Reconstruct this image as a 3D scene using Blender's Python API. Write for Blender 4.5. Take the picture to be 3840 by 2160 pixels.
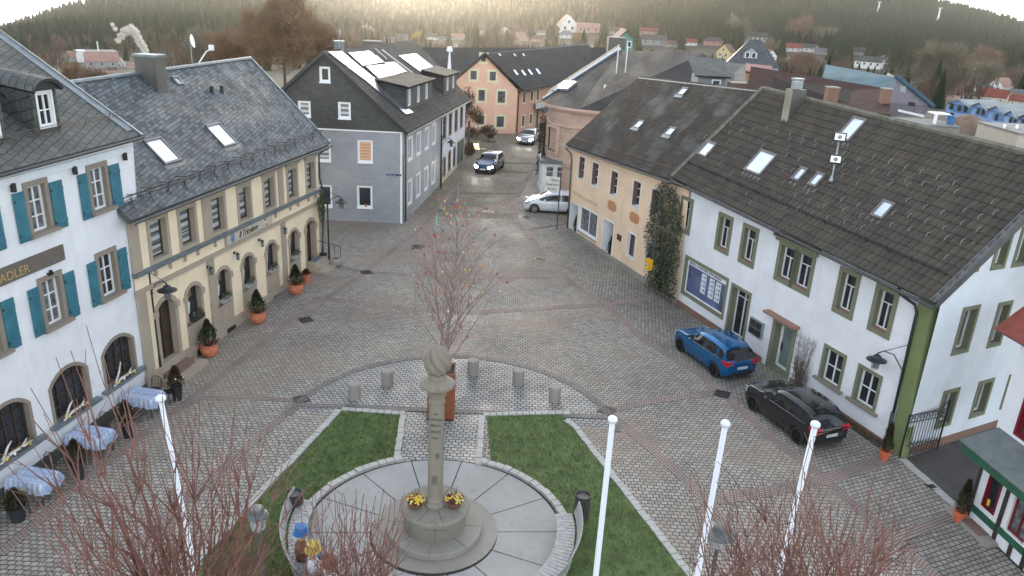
import bpy, math, random
import numpy as np
from mathutils import Vector, Matrix, geometry
for o in list(bpy.data.objects): bpy.data.objects.remove(o)
SC = bpy.context.scene
COL = SC.collection
R = math.radians
# ---------------------------------------------------------------- camera
CAM_H, FOC, PITCH, ROLL = 15.0, 2927.0, R(20.5), R(3.02)
cp, sp, cr, sr = math.cos(PITCH), math.sin(PITCH), math.cos(ROLL), math.sin(ROLL)
UP = Vector((sr*cp, cr*cp, sp))
RT = Vector((0, 0, -1)).cross(UP).normalized()
FW = UP.cross(RT)
M3 = Matrix((RT, FW, UP))                      # camera space -> world
CAM = Vector((0, 0, CAM_H))
cd = bpy.data.cameras.new('camera'); cam = bpy.data.objects.new('camera', cd); COL.objects.link(cam)
cd.sensor_width = 36; cd.lens = FOC/3840*36; cd.clip_start = 0.3; cd.clip_end = 9000
cam.matrix_world = Matrix.Translation(CAM) @ M3.to_4x4()
SC.camera = cam
# ---------------------------------------------------------------- light
SUN_EL, SUN_AZ = R(8.5), R(-5)                   # low morning sun beyond the hill, slightly left of the street
w = bpy.data.worlds.new('World'); SC.world = w; w.use_nodes = True
nt = w.node_tree; nt.nodes.clear()
out = nt.nodes.new('ShaderNodeOutputWorld'); bg = nt.nodes.new('ShaderNodeBackground')
sky = nt.nodes.new('ShaderNodeTexSky'); sky.sky_type = 'NISHITA'; sky.sun_disc = False
sky.sun_elevation = SUN_EL; sky.sun_rotation = SUN_AZ; sky.air_density = 1.0; sky.dust_density = 1.5; sky.ozone_density = 2.0
tcw = nt.nodes.new('ShaderNodeTexCoord'); sep = nt.nodes.new('ShaderNodeSeparateXYZ'); cmb = nt.nodes.new('ShaderNodeCombineXYZ')
mx = nt.nodes.new('ShaderNodeMath'); mx.operation = 'MAXIMUM'; mx.inputs[1].default_value = 0.03
nt.links.new(tcw.outputs['Generated'], sep.inputs[0]); nt.links.new(sep.outputs['X'], cmb.inputs['X']); nt.links.new(sep.outputs['Y'], cmb.inputs['Y'])
nt.links.new(sep.outputs['Z'], mx.inputs[0]); nt.links.new(mx.outputs[0], cmb.inputs['Z']); nt.links.new(cmb.outputs[0], sky.inputs['Vector'])
hsv = nt.nodes.new('ShaderNodeHueSaturation'); hsv.inputs['Saturation'].default_value = 0.36
cap = nt.nodes.new('ShaderNodeVectorMath'); cap.operation = 'MINIMUM'; cap.inputs[1].default_value = (5.0, 4.7, 4.4)   # clamps the brightest sky so the glow stays even
nt.links.new(sky.outputs[0], cap.inputs[0]); nt.links.new(cap.outputs[0], hsv.inputs['Color']); nt.links.new(hsv.outputs[0], bg.inputs['Color']); bg.inputs['Strength'].default_value = 0.15
nt.links.new(bg.outputs[0], out.inputs['Surface'])
sl = bpy.data.lights.new('sun', 'SUN'); sl.energy = 0.5; sl.angle = R(20); sl.color = (1.0, 0.86, 0.66)
sun = bpy.data.objects.new('sun', sl); COL.objects.link(sun)
sd = Vector((math.sin(SUN_AZ)*math.cos(SUN_EL), math.cos(SUN_AZ)*math.cos(SUN_EL), math.sin(SUN_EL)))   # towards the sun
sun.rotation_euler = sd.to_track_quat('Z', 'Y').to_euler(); sun.location = (0, 0, 60)
SC.view_settings.view_transform = 'Standard'; SC.view_settings.look = 'None'; SC.view_settings.gamma = 1.0
SC.view_settings.exposure = 2.5
SC.cycles.max_bounces = 6; SC.cycles.diffuse_bounces = 3; SC.cycles.volume_bounces = 0; SC.cycles.transparent_max_bounces = 8
SC.cycles.use_denoising = True

# ---------------------------------------------------------------- rays from the surveyed photograph points
CS = 1280/2576
def K(c, r, x, y): return (1280*c+x*CS, 720*r+y*CS)
def ray(x, y): return M3 @ Vector(((x-1920)/FOC, -(y-1080)/FOC, -1.0))
def G(x, y, z=0.0):
    d = ray(x, y); return CAM + d*((z-CAM_H)/d.z)
def AT(x, y, r):
    d = ray(x, y); return CAM + d*(r/math.hypot(d.x, d.y))
def V(*a): return Vector(a)
Z = V(0, 0, 1)
rnd = random.Random(7)

# ---------------------------------------------------------------- objects
ROOTM = {}
def tagset(o, label=None, cat=None, group=None, kind=None):
    if label: o['label'] = label
    if cat: o['category'] = cat
    if group: o['group'] = group
    if kind: o['kind'] = kind
    return o
def thing(name, label, cat, loc=(0, 0, 0), rz=0.0, group=None):
    o = bpy.data.objects.new(name, None); COL.objects.link(o); o.empty_display_size = .2
    o.location = loc; o.rotation_euler = (0, 0, rz)
    ROOTM[o.name] = (Matrix.Translation(Vector(loc)) @ Matrix.Rotation(rz, 4, 'Z')).inverted()
    return tagset(o, label, cat, group)
def copy_tree(o, parent=None, loc=None, rz=None, label=None):
    c = o.copy(); COL.objects.link(c); c.parent = parent
    if loc is not None: c.location = loc
    if rz is not None: c.rotation_euler = (0, 0, rz)
    if label: c['label'] = label
    for ch in list(o.children): copy_tree(ch, c)
    return c
class MB:
    def __init__(s): s.v = []; s.f = []; s.m = []; s.uv = []
    def face(s, pts, m=0, uv=None):
        i = len(s.v); s.v += [tuple(p) for p in pts]; s.f.append(tuple(range(i, i+len(pts)))); s.m.append(m)
        s.uv.append(uv if uv else [(0, 0)]*len(pts)); return s
    def par(s, o, a, b, c, m=0):
        o = Vector(o); a = Vector(a); b = Vector(b); c = Vector(c)
        P = [o, o+a, o+a+b, o+b, o+c, o+a+c, o+a+b+c, o+b+c]; i = len(s.v); s.v += [tuple(p) for p in P]
        q = [(0, 3, 2, 1), (4, 5, 6, 7), (0, 1, 5, 4), (1, 2, 6, 5), (2, 3, 7, 6), (3, 0, 4, 7)]
        if a.cross(b).dot(c) < 0: q = [tuple(reversed(t)) for t in q]
        for t in q: s.f.append(tuple(i+k for k in t)); s.m.append(m); s.uv.append([(0, 0)]*4)
        return s
    def box(s, x0, x1, y0, y1, z0, z1, m=0):
        return s.par((x0, y0, z0), (x1-x0, 0, 0), (0, y1-y0, 0), (0, 0, z1-z0), m)
    def tube(s, pts, rad, n=6, m=0, cap=True):
        pts = [Vector(p) for p in pts]
        if not hasattr(rad, '__len__'): rad = [rad]*len(pts)
        i0 = len(s.v); ref = None
        for k, p in enumerate(pts):
            t = (pts[min(k+1, len(pts)-1)]-pts[max(k-1, 0)])
            t = t.normalized() if t.length > 1e-9 else Z.copy()
            if ref is None: ref = t.orthogonal().normalized()
            ref = (ref-t*ref.dot(t)); ref = ref.normalized() if ref.length > 1e-6 else t.orthogonal().normalized()
            b = t.cross(ref)
            for j in range(n):
                a = 2*math.pi*j/n; s.v.append(tuple(p+(ref*math.cos(a)+b*math.sin(a))*rad[k]))
        for k in range(len(pts)-1):
            for j in range(n):
                a = i0+k*n+j; b = i0+k*n+(j+1) % n
                s.f.append((a, b, b+n, a+n)); s.m.append(m); s.uv.append([(0, 0)]*4)
        if cap and n > 3:
            s.f.append(tuple(i0+j for j in reversed(range(n)))); s.m.append(m); s.uv.append([(0, 0)]*n)
            s.f.append(tuple(i0+(len(pts)-1)*n+j for j in range(n))); s.m.append(m); s.uv.append([(0, 0)]*n)
        return s
    def lathe(s, prof, n=24, c=(0, 0, 0), m=0, lump=None):
        i0 = len(s.v); c = Vector(c)
        for (r, z) in prof:
            for j in range(n):
                a = 2*math.pi*j/n; rr = r*(lump(a, z) if lump else 1); s.v.append((c.x+rr*math.cos(a), c.y+rr*math.sin(a), c.z+z))
        for k in range(len(prof)-1):
            for j in range(n):
                a = i0+k*n+j; b = i0+k*n+(j+1) % n; s.f.append((a, b, b+n, a+n)); s.m.append(m); s.uv.append([(0, 0)]*4)
        s.f.append(tuple(i0+j for j in reversed(range(n)))); s.m.append(m); s.uv.append([(0, 0)]*n)
        s.f.append(tuple(i0+(len(prof)-1)*n+j for j in range(n))); s.m.append(m); s.uv.append([(0, 0)]*n)
        return s
    def slab(s, a, b, c, d, th, m=0, ms=None, u0=0.0):
        # a,b eave edge; c,d ridge edge (a->b->c->d ccw from above); uv in metres; thickness downwards
        a, b, c, d = map(Vector, (a, b, c, d)); e = (b-a).normalized(); n = (b-a).cross(d-a).normalized()
        if n.z < 0: n = -n
        up = n.cross(e).normalized()
        if up.z < 0: up = -up
        uv = [((p-a).dot(e)+u0, (p-a).dot(up)) for p in (a, b, c, d)]
        s.face((a, b, c, d), m, uv); ms = m if ms is None else ms
        L = [p-n*th for p in (a, b, c, d)]
        s.face((L[3], L[2], L[1], L[0]), ms)
        T = (a, b, c, d)
        for k in range(4): s.face((T[k], L[k], L[(k+1) % 4], T[(k+1) % 4]), ms)
        return s
    def build(s, name, mats, parent=None, root=None, smooth=False, loc=None, local=False):
        me = bpy.data.meshes.new(name); V_ = s.v
        o = bpy.data.objects.new(name, me); COL.objects.link(o)
        if parent is not None:
            o.parent = parent; rt = parent
            while rt.parent: rt = rt.parent
            if not local and rt.name in ROOTM:
                Mi = ROOTM[rt.name]; V_ = [tuple(Mi @ Vector(p)) for p in V_]
        elif loc is not None:
            o.location = loc
            if not local: V_ = [(p[0]-loc[0], p[1]-loc[1], p[2]-loc[2]) for p in V_]
        me.from_pydata(V_, [], s.f)
        for x in (mats if isinstance(mats, (list, tuple)) else [mats]): me.materials.append(x)
        me.polygons.foreach_set('material_index', s.m)
        ul = me.uv_layers.new(name='UVMap'); flat = []
        for t in s.uv:
            for q in t: flat += [q[0], q[1]]
        ul.data.foreach_set('uv', flat)
        if smooth: me.polygons.foreach_set('use_smooth', [True]*len(me.polygons))
        me.validate(); me.update()
        return o
def meshify(o, Mw):
    me = bpy.data.meshes.new_from_object(o); n_, par, cv = o.name.split('.')[0], o.parent, o.data
    bpy.data.objects.remove(o); bpy.data.curves.remove(cv); q = bpy.data.objects.new(n_, me); COL.objects.link(q); q.parent = par; q.matrix_basis = Mw
    return q
def text(body, name, m, size, P, ux, uy, parent=None, ext=.012, align='LEFT', font=None, shear=0.0, sp=1.0):
    c = bpy.data.curves.new(name, 'FONT'); c.body = body; c.size = size; c.extrude = ext; c.align_x = align; c.shear = shear; c.space_character = sp
    c.resolution_u = 3; c.materials.append(m)
    o = bpy.data.objects.new(name, c); COL.objects.link(o)
    ux = Vector(ux).normalized(); uy = Vector(uy); uy = (uy-ux*uy.dot(ux)).normalized(); n = ux.cross(uy)
    Mw = Matrix.Translation(Vector(P)) @ Matrix((ux, uy, n)).transposed().to_4x4()
    if parent is not None:
        o.parent = parent; rt = parent
        while rt.parent: rt = rt.parent
        Mw = ROOTM[rt.name] @ Mw
    return meshify(o, Mw)

# ---------------------------------------------------------------- materials
def nodes(name):
    m = bpy.data.materials.new(name); m.use_nodes = True; nt = m.node_tree
    b = nt.nodes['Principled BSDF']; return m, nt, b
def lk(nt, a, b): nt.links.new(a, b)
def tex(nt, kind='Object', scale=None):
    t = nt.nodes.new('ShaderNodeTexCoord'); o = t.outputs[kind]
    if scale is not None:
        mp = nt.nodes.new('ShaderNodeMapping'); lk(nt, o, mp.inputs[0])
        mp.inputs['Scale'].default_value = scale if hasattr(scale, '__len__') else (scale,)*3; o = mp.outputs[0]
    return o
def noise(nt, vec, scale, detail=4, rough=.55):
    n = nt.nodes.new('ShaderNodeTexNoise'); n.inputs['Scale'].default_value = scale; n.inputs['Detail'].default_value = detail
    n.inputs['Roughness'].default_value = rough; lk(nt, vec, n.inputs['Vector']); return n.outputs['Fac']
def ramp(nt, fac, stops):
    r = nt.nodes.new('ShaderNodeValToRGB'); el = r.color_ramp.elements
    while len(el) < len(stops): el.new(.5)
    for e, (p, c) in zip(el, stops): e.position = p; e.color = (*c, 1) if len(c) == 3 else c
    lk(nt, fac, r.inputs[0]); return r.outputs[0]
def mixc(nt, fac, a, b, mode='MIX'):
    n = nt.nodes.new('ShaderNodeMix'); n.data_type = 'RGBA'; n.blend_type = mode
    if hasattr(fac, 'is_linked') or hasattr(fac, 'node'): lk(nt, fac, n.inputs[0])
    else: n.inputs[0].default_value = fac
    for v, i in ((a, 6), (b, 7)):
        if hasattr(v, 'node'): lk(nt, v, n.inputs[i])
        else: n.inputs[i].default_value = (*v, 1)
    return n.outputs[2]
def bump(nt, b, h, strength=.4, dist=.02):
    n = nt.nodes.new('ShaderNodeBump'); n.inputs['Strength'].default_value = strength; n.inputs['Distance'].default_value = dist
    lk(nt, h, n.inputs['Height']); lk(nt, n.outputs[0], b.inputs['Normal'])
def sc_(c, k): return tuple(min(1, x*k) for x in c)
def plain(name, c, rough=.7, var=.12, scale=3.0, metal=0.0, bmp=0.0, spec=.5, emit=None):
    m, nt, b = nodes(name); v = tex(nt)
    f = noise(nt, v, scale, 5); lk(nt, ramp(nt, f, [(.3, sc_(c, 1-var)), (.7, sc_(c, 1+var))]), b.inputs['Base Color'])
    b.inputs['Roughness'].default_value = rough; b.inputs['Metallic'].default_value = metal; b.inputs['Specular IOR Level'].default_value = spec
    if bmp: bump(nt, b, noise(nt, v, scale*9, 3), bmp, .01)
    if emit: b.inputs['Emission Color'].default_value = (*emit[0], 1); b.inputs['Emission Strength'].default_value = emit[1]
    return m
def plaster(name, c, dirt=(.35, .33, .3), amt=.25, bmp=.35):
    m, nt, b = nodes(name); v = tex(nt)
    a = ramp(nt, noise(nt, v, .9, 6, .6), [(.35, sc_(c, .93)), (.65, sc_(c, 1.04))])
    g = ramp(nt, noise(nt, v, .35, 8, .7), [(.52, (0, 0, 0)), (.8, (1, 1, 1))])
    st = tex(nt, 'Object', (3.0, 3.0, .25)); g2 = ramp(nt, noise(nt, st, 1.3, 4, .6), [(.55, (0, 0, 0)), (.85, (1, 1, 1))])
    mm = nt.nodes.new('ShaderNodeMath'); mm.operation = 'MULTIPLY'; mm.inputs[1].default_value = amt
    ad = nt.nodes.new('ShaderNodeMath'); ad.operation = 'ADD'; lk(nt, g, ad.inputs[0]); lk(nt, g2, ad.inputs[1]); lk(nt, ad.outputs[0], mm.inputs[0]); mm.use_clamp = True
    lk(nt, mixc(nt, mm.outputs[0], a, tuple(x*y*1.6 for x, y in zip(c, dirt))), b.inputs['Base Color'])
    b.inputs['Roughness'].default_value = .88; bump(nt, b, noise(nt, v, 22, 5, .7), bmp, .012); return m
def bricky(name, c1, c2, mortar, bw, bh, ms, coord='Object', rot=0.0, rough=(.35, .65), bmp=.7, dist=.02, patch=None, patchscale=.25, warp=0.0, squash=1, bias=0.0, off=.5, spec=.5):
    m, nt, b = nodes(name); v = tex(nt, coord)
    mp = nt.nodes.new('ShaderNodeMapping'); lk(nt, v, mp.inputs[0]); mp.inputs['Rotation'].default_value = (0, 0, rot); vv = mp.outputs[0]
    if warp:
        nz = nt.nodes.new('ShaderNodeTexNoise'); nz.inputs['Scale'].default_value = 2.2; nz.inputs['Detail'].default_value = 3; lk(nt, v, nz.inputs['Vector'])
        sb = nt.nodes.new('ShaderNodeVectorMath'); sb.operation = 'SUBTRACT'; sb.inputs[1].default_value = (.5, .5, .5); lk(nt, nz.outputs['Color'], sb.inputs[0])
        sc = nt.nodes.new('ShaderNodeVectorMath'); sc.operation = 'SCALE'; sc.inputs['Scale'].default_value = warp; lk(nt, sb.outputs[0], sc.inputs[0])
        ad = nt.nodes.new('ShaderNodeVectorMath'); ad.operation = 'ADD'; lk(nt, vv, ad.inputs[0]); lk(nt, sc.outputs[0], ad.inputs[1]); vv = ad.outputs[0]
    br = nt.nodes.new('ShaderNodeTexBrick'); lk(nt, vv, br.inputs['Vector'])
    for k, val in (('Scale', 1.0), ('Mortar Size', ms), ('Mortar Smooth', .25), ('Bias', bias), ('Brick Width', bw), ('Row Height', bh)): br.inputs[k].default_value = val
    br.offset = off; br.inputs['Color1'].default_value = (*c1, 1); br.inputs['Color2'].default_value = (*c2, 1); br.inputs['Mortar'].default_value = (*mortar, 1)
    col = br.outputs['Color']
    big = noise(nt, v, patchscale, 6, .6)
    col = mixc(nt, 1.0, col, ramp(nt, big, [(.28, (.68, .68, .70)), (.5, (1, 1, 1)), (.72, (1.2, 1.17, 1.12))]), 'MULTIPLY')
    if patch:
        pf = ramp(nt, noise(nt, v, patchscale*1.7, 7, .65), [(patch[1], (0, 0, 0)), (patch[2], (1, 1, 1))]); col = mixc(nt, pf, col, patch[0])
    col = mixc(nt, .35, col, ramp(nt, noise(nt, v, 9, 4, .7), [(.3, (.72, .72, .72)), (.7, (1.25, 1.25, 1.25))]), 'MULTIPLY')
    lk(nt, col, b.inputs['Base Color']); b.inputs['Specular IOR Level'].default_value = spec
    rr = ramp(nt, noise(nt, v, patchscale*2.5, 5, .6), [(.35, (rough[0],)*3), (.65, (rough[1],)*3)]); lk(nt, rr, b.inputs['Roughness'])
    iv = nt.nodes.new('ShaderNodeMath'); iv.operation = 'SUBTRACT'; iv.inputs[0].default_value = 1; lk(nt, br.outputs['Fac'], iv.inputs[1])
    nm = nt.nodes.new('ShaderNodeMath'); nm.operation = 'MULTIPLY_ADD'; nm.inputs[1].default_value = .35; lk(nt, noise(nt, v, 14, 3), nm.inputs[0]); lk(nt, iv.outputs[0], nm.inputs[2])
    bump(nt, b, nm.outputs[0], bmp, dist); return m
def glass(name, c=(.03, .035, .045), rough=.06, metal=0.0, var=.4, sc=1.2):
    m, nt, b = nodes(name); v = tex(nt); lk(nt, ramp(nt, noise(nt, v, sc, 2), [(.35, sc_(c, 1-var)), (.7, sc_(c, 1+var))]), b.inputs['Base Color'])
    b.inputs['Roughness'].default_value = rough; b.inputs['Metallic'].default_value = metal; b.inputs['Specular IOR Level'].default_value = .6; return m
def blinds(name, c1, c2, h=.12):
    m, nt, b = nodes(name); wv = nt.nodes.new('ShaderNodeTexWave'); wv.wave_type = 'BANDS'; wv.bands_direction = 'Z'; wv.inputs['Scale'].default_value = .31/h*.5
    wv.inputs['Distortion'].default_value = 0; lk(nt, tex(nt), wv.inputs['Vector'])
    lk(nt, ramp(nt, wv.outputs['Fac'], [(.45, c1), (.55, c2)]), b.inputs['Base Color']); b.inputs['Roughness'].default_value = .25; return m
m_white = plaster('white_plaster', (.76, .77, .80), amt=.26)
m_white2 = plaster('cool_white_plaster', (.70, .74, .80), amt=.3)
m_cream = plaster('cream_plaster', (.84, .70, .50), amt=.2)
m_bak = plaster('apricot_plaster', (.80, .60, .42), amt=.3)
m_peach = plaster('peach_plaster', (.85, .52, .37), amt=.1)
m_pink = plaster('sandstone_pink', (.62, .44, .35), amt=.25)
m_lilac = plaster('pale_lilac_plaster', (.68, .68, .74), amt=.15)
m_stone = plaster('grey_stone_trim', (.38, .32, .25), amt=.3)
m_bstone = plaster('brown_stone_trim', (.26, .22, .18), amt=.3)
m_plinth = plaster('red_brown_plinth', (.22, .13, .10), amt=.4)
m_dplinth = plaster('dark_plinth', (.10, .095, .085), amt=.4)
m_gtrim = plaster('olive_trim', (.185, .19, .125), amt=.15)
m_green = plaster('olive_green_paint', (.18, .22, .09), amt=.12)
m_patch = plaster('rust_patch', (.50, .24, .12), amt=.2)
m_conc = plaster('weathered_concrete', (.285, .265, .235), dirt=(.3, .3, .26), amt=.5, bmp=.5)
m_mon = plaster('monument_sandstone', (.25, .218, .175), dirt=(.25, .25, .2), amt=.6, bmp=.6)
m_wpaint = plain('white_paint', (.80, .81, .82), .45, .03)
m_pole = plain('flagpole_white', (.76, .78, .84), .35, .04, .6)
m_dmetal = plain('dark_metal', (.035, .037, .042), .45, .2, metal=.3)
m_gutter = plain('zinc_gutter', (.10, .105, .11), .45, .2, metal=.4)
m_zinc = plain('zinc_sheet', (.30, .33, .36), .38, .15, metal=.7)
m_lead = plain('lead_flashing', (.17, .20, .22), .5, .2, metal=.3)
m_brownw = plain('dark_brown_wood', (.055, .035, .025), .55, .25, 8)
m_redwin = plain('red_brown_paint', (.20, .12, .105), .5, .15)
m_crimson = plain('crimson_paint', (.17, .010, .02), .4, .1)
m_teal = plain('turquoise_paint', (.035, .16, .21), .55, .22, 2.5)
m_plank = plain('grey_plank', (.33, .33, .33), .7, .2, 6)
m_terra = plain('terracotta', (.52, .17, .09), .75, .18, 5)
m_terra2 = plain('plastic_terracotta', (.55, .13, .06), .55, .1, 5)
m_soil = plain('soil', (.04, .03, .022), .95, .3, 20)
m_gold = plain('gold_letters', (.42, .30, .12), .45, .05)
m_black = plain('black_lacquer', (.02, .02, .022), .4, .1)
m_yellow = plain('post_yellow', (.80, .43, .02), .45, .05)
m_dgreen = plain('dark_green_paint', (.02, .10, .06), .5, .15)
m_timber = plain('black_brown_timber', (.035, .028, .022), .6, .25, 8)
m_glass = glass('dark_window_glass'); m_glass2 = glass('curtained_glass', (.15, .16, .17), .15, 0, .5, 5)
m_milk = glass('frosted_glass', (.17, .22, .21), .35, 0, .15)
m_skyl = glass('skylight_glass', (.56, .61, .68), .3, .6, .12)  # pale metallic base stands in for bright sky reflected in the panes
m_blind = blinds('slatted_blind', (.10, .09, .09), (.52, .48, .46), .2); m_blindw = blinds('pleated_blind', (.16, .165, .17), (.50, .53, .55), .16)
m_oblind = blinds('orange_blind', (.55, .30, .17), (.68, .42, .27), .1)
m_slate = bricky('slate_roof', (.045, .053, .058), (.135, .155, .17), (.026, .028, .031), .25, .16, .011, 'UV', rot=R(-12), rough=(.5, .75), spec=.3, bmp=1.0, patch=((.13, .15, .165), .55, .75), patchscale=.35, warp=.05)
m_slate2 = bricky('slate_roof_curved', (.085, .09, .085), (.12, .125, .118), (.035, .036, .036), .34, .24, .014, 'UV', rot=R(-20), rough=(.6, .8), spec=.3, bmp=.9, patchscale=.3, warp=.12)
m_brownroof = bricky('mossy_brown_roof', (.040, .034, .028), (.060, .050, .041), (.028, .024, .02), .3, .3, .014, 'UV', rough=(.75, .9), spec=.2, bmp=.6, patch=((.12, .12, .115), .50, .66), patchscale=.2, warp=.03)
m_darkroof = bricky('dark_tile_roof', (.045, .043, .042), (.066, .062, .06), (.022, .02, .02), .3, .34, .02, 'UV', rough=(.75, .9), spec=.2, bmp=.7, patchscale=.3)
m_redroof = bricky('red_brown_roof', (.050, .024, .019), (.072, .033, .026), (.02, .011, .01), .3, .34, .02, 'UV', rough=(.75, .9), spec=.2, bmp=.6, patchscale=.3)
m_striped = bricky('striped_slate_roof', (.018, .0185, .019), (.029, .0295, .031), (.022, .022, .023), .3, .2, .012, 'UV', rough=(.7, .85), spec=.2, bmp=.5, patchscale=.2)
m_gslate = bricky('slate_cladding', (.042, .045, .046), (.066, .07, .07), (.025, .026, .027), .24, .16, .008, 'UV', rough=(.45, .6), bmp=.4)
m_siding = bricky('grey_siding', (.285, .30, .325), (.305, .32, .345), (.235, .25, .275), .62, .3, .006, 'UV', rough=(.5, .7), bmp=.3, off=.5)
m_siding2 = bricky('pale_grey_siding', (.36, .38, .40), (.40, .42, .44), (.28, .3, .32), .62, .3, .006, 'UV', rough=(.5, .7), bmp=.3)
m_pant = plain('concrete_pantile', (.062, .050, .038), .7, .35, 1.6, bmp=.3)
m_rblue = plain('blue_render', (.20, .33, .58), .8, .1, .5); m_rblue2 = plain('deep_blue_boards', (.08, .18, .34), .7, .15, 2)
# ---------------------------------------------------------------- facades
class Fac:
    def __init__(s, A, B, slope=0.0, flip=None):
        s.A = Vector(A); B = Vector(B); s.U = (B-s.A); s.U.z = 0; s.L = s.U.length; s.U.normalize(); s.sl = slope
        s.N = V(s.U.y, -s.U.x, 0)
        if (CAM-s.A).dot(s.N) < 0: s.N = -s.N
        if flip: s.N = -s.N
    def P(s, u, z, d=0.0): return s.A + s.U*u + Z*(z+s.sl*u) + s.N*d
    def uz(s, x, y):
        d = ray(x, y); t = (s.A-CAM).dot(s.N)/d.dot(s.N); q = CAM+d*t; u = (q-s.A).dot(s.U); return u, q.z-s.sl*u
    def box(s, mb, u0, u1, z0, z1, d0, d1, m=0):
        return mb.par(s.P(u0, z0, d0), s.P(u1, z0, d0)-s.P(u0, z0, d0), Z*(z1-z0), s.N*(d1-d0), m)
    def side(s, u, d0=0.0, length=10, slope=0.0):   # facade perpendicular to this one, starting at u and running back
        A = s.P(u, 0, d0); A.z = 0; return Fac(A, A-s.N*length, slope)
def outline(u0, u1, z0, z1, a=0.0, off=0.0):
    n = 8 if a > 0 else 1; uc = (u0+u1)/2; h = (u1-u0)/2+off; pts = [(u0-off, z0-off), (u1+off, z0-off)]
    if a <= 0: return pts+[(u1+off, z1+off), (u0-off, z1+off)]
    hw = (u1-u0)/2; Rr = (hw*hw+a*a)/(2*a); zc = z1-Rr; Ro = Rr+off; th = math.asin(min(1, h/Ro))
    for k in range(n+1):
        t = th-2*th*k/n; pts.append((uc+Ro*math.sin(t), zc+Ro*math.cos(t)))
    return pts
def ring(F, mb, A, B, d0, d1, m=0):    # between outline A (inner) and B (outer), from depth d0 to front d1
    n = len(A)
    for k in range(n):
        j = (k+1) % n; a, b, c, e = A[k], A[j], B[j], B[k]
        mb.face([F.P(*a, d1), F.P(*b, d1), F.P(*c, d1), F.P(*e, d1)], m)
        mb.face([F.P(*a, d0), F.P(*b, d0), F.P(*b, d1), F.P(*a, d1)], m)
        mb.face([F.P(*e, d0), F.P(*c, d0), F.P(*c, d1), F.P(*e, d1)], m)
def clip(poly, a, b):     # keep the part of poly left of a->b
    out = []; n = len(poly); sd = lambda p: (b[0]-a[0])*(p[1]-a[1])-(b[1]-a[1])*(p[0]-a[0])
    for k in range(n):
        p, q = poly[k], poly[(k+1) % n]; sp_, sq = sd(p), sd(q)
        if sp_ >= 0: out.append(p)
        if (sp_ > 0 > sq) or (sp_ < 0 < sq): t = sp_/(sp_-sq); out.append((p[0]+(q[0]-p[0])*t, p[1]+(q[1]-p[1])*t))
    return out
def wallface(F, mb, outl, holes=(), m=0, d=0.0):
    # cells between the openings, clipped to the (convex) outline; arches get their spandrels
    us = sorted(set([p[0] for p in outl]+[p[0] for h in holes for p in h[:2]])); zs_ = sorted(set([p[1] for p in outl]+[h[0][1] for h in holes]+[max(p[1] for p in h) for h in holes]))
    us = [u for k, u in enumerate(us) if k == 0 or u-us[k-1] > 1e-5]; zs_ = [u for k, u in enumerate(zs_) if k == 0 or u-zs_[k-1] > 1e-5]
    bb = [(min(p[0] for p in h), max(p[0] for p in h), min(p[1] for p in h), max(p[1] for p in h)) for h in holes]
    ar = sum(outl[k][0]*outl[(k+1) % len(outl)][1]-outl[(k+1) % len(outl)][0]*outl[k][1] for k in range(len(outl))); ol = outl if ar > 0 else outl[::-1]
    def emit(q):
        for k in range(len(ol)):
            q = clip(q, ol[k], ol[(k+1) % len(ol)])
            if len(q) < 3: return
        mb.face([F.P(u, z, d) for u, z in q], m, list(q))
    for i in range(len(us)-1):
        for j in range(len(zs_)-1):
            uc, zc_ = (us[i]+us[i+1])/2, (zs_[j]+zs_[j+1])/2
            if any(b[0] < uc < b[1] and b[2] < zc_ < b[3] for b in bb): continue
            emit([(us[i], zs_[j]), (us[i+1], zs_[j]), (us[i+1], zs_[j+1]), (us[i], zs_[j+1])])
    for h, b in zip(holes, bb):
        if len(h) > 4:
            for k in range(2, len(h)-1): p, q = h[k], h[k+1]; emit([(q[0], q[1]), (p[0], p[1]), (p[0], b[3]), (q[0], b[3])])
def wall(name, F, outl, holes, mat, parent, back=None, mats=None):
    mb = MB(); wallface(F, mb, outl, holes)
    if back: back(mb)
    return mb.build(name, mats or mat, parent)
HOLES = {}
def window(F, root, u0, u1, z0, z1, sur=.15, smat=None, rec=.16, fmat=None, cols=2, rows=(.5,), pane=None, a=0.0, sill=None, fw=.07, proud=.03, key=None, name='window', rev=None, label=None, fullcross=True, bars=.035):
    fmat = fmat or m_wpaint; pane = pane or m_glass
    if key is not None: HOLES.setdefault(key, []).append(outline(u0, u1, z0, z1, a))
    o0 = outline(u0, u1, z0, z1, a); mb = MB()
    oi = outline(u0, u1, z0, z1, a, -fw); ring(F, mb, oi, o0, -rec, -rec+.05)
    for k in range(1, cols):
        uc = u0+(u1-u0)*k/cols; ht = z1-.02 if a == 0 else z1-.04
        F.box(mb, uc-bars/2-.008, uc+bars/2+.008, z0+.02, ht if fullcross is True else z0+(z1-z0)*fullcross, -rec, -rec+.055)
    for f in rows:
        zc = z0+(z1-z0)*f; F.box(mb, u0+.02, u1-.02, zc-bars/2, zc+bars/2, -rec, -rec+.053)
    w_ = mb.build(name, fmat, root)
    if label: w_['label'] = label
    mb = MB(); mb.face([F.P(u, z, -rec+.012) for u, z in outline(u0, u1, z0, z1, a, -.005)]); mb.build('pane', pane, w_)
    mb = MB()
    for k in range(len(o0)):
        j = (k+1) % len(o0); mb.face([F.P(*o0[k], 0), F.P(*o0[j], 0), F.P(*o0[j], -rec), F.P(*o0[k], -rec)])
    if sur > 0: ring(F, mb, o0, outline(u0, u1, z0, z1, a, sur), -.01, proud)
    mb.build('surround', smat or m_stone, w_)
    if sill:
        sm, ext, pr = sill; mb = MB(); F.box(mb, u0-ext, u1+ext, z0-sur-.07 if sur < .1 else z0-.09, z0-sur+.01 if sur < .1 else z0+.015, -.02, pr); mb.build('sill', sm, w_)
    return w_
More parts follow.
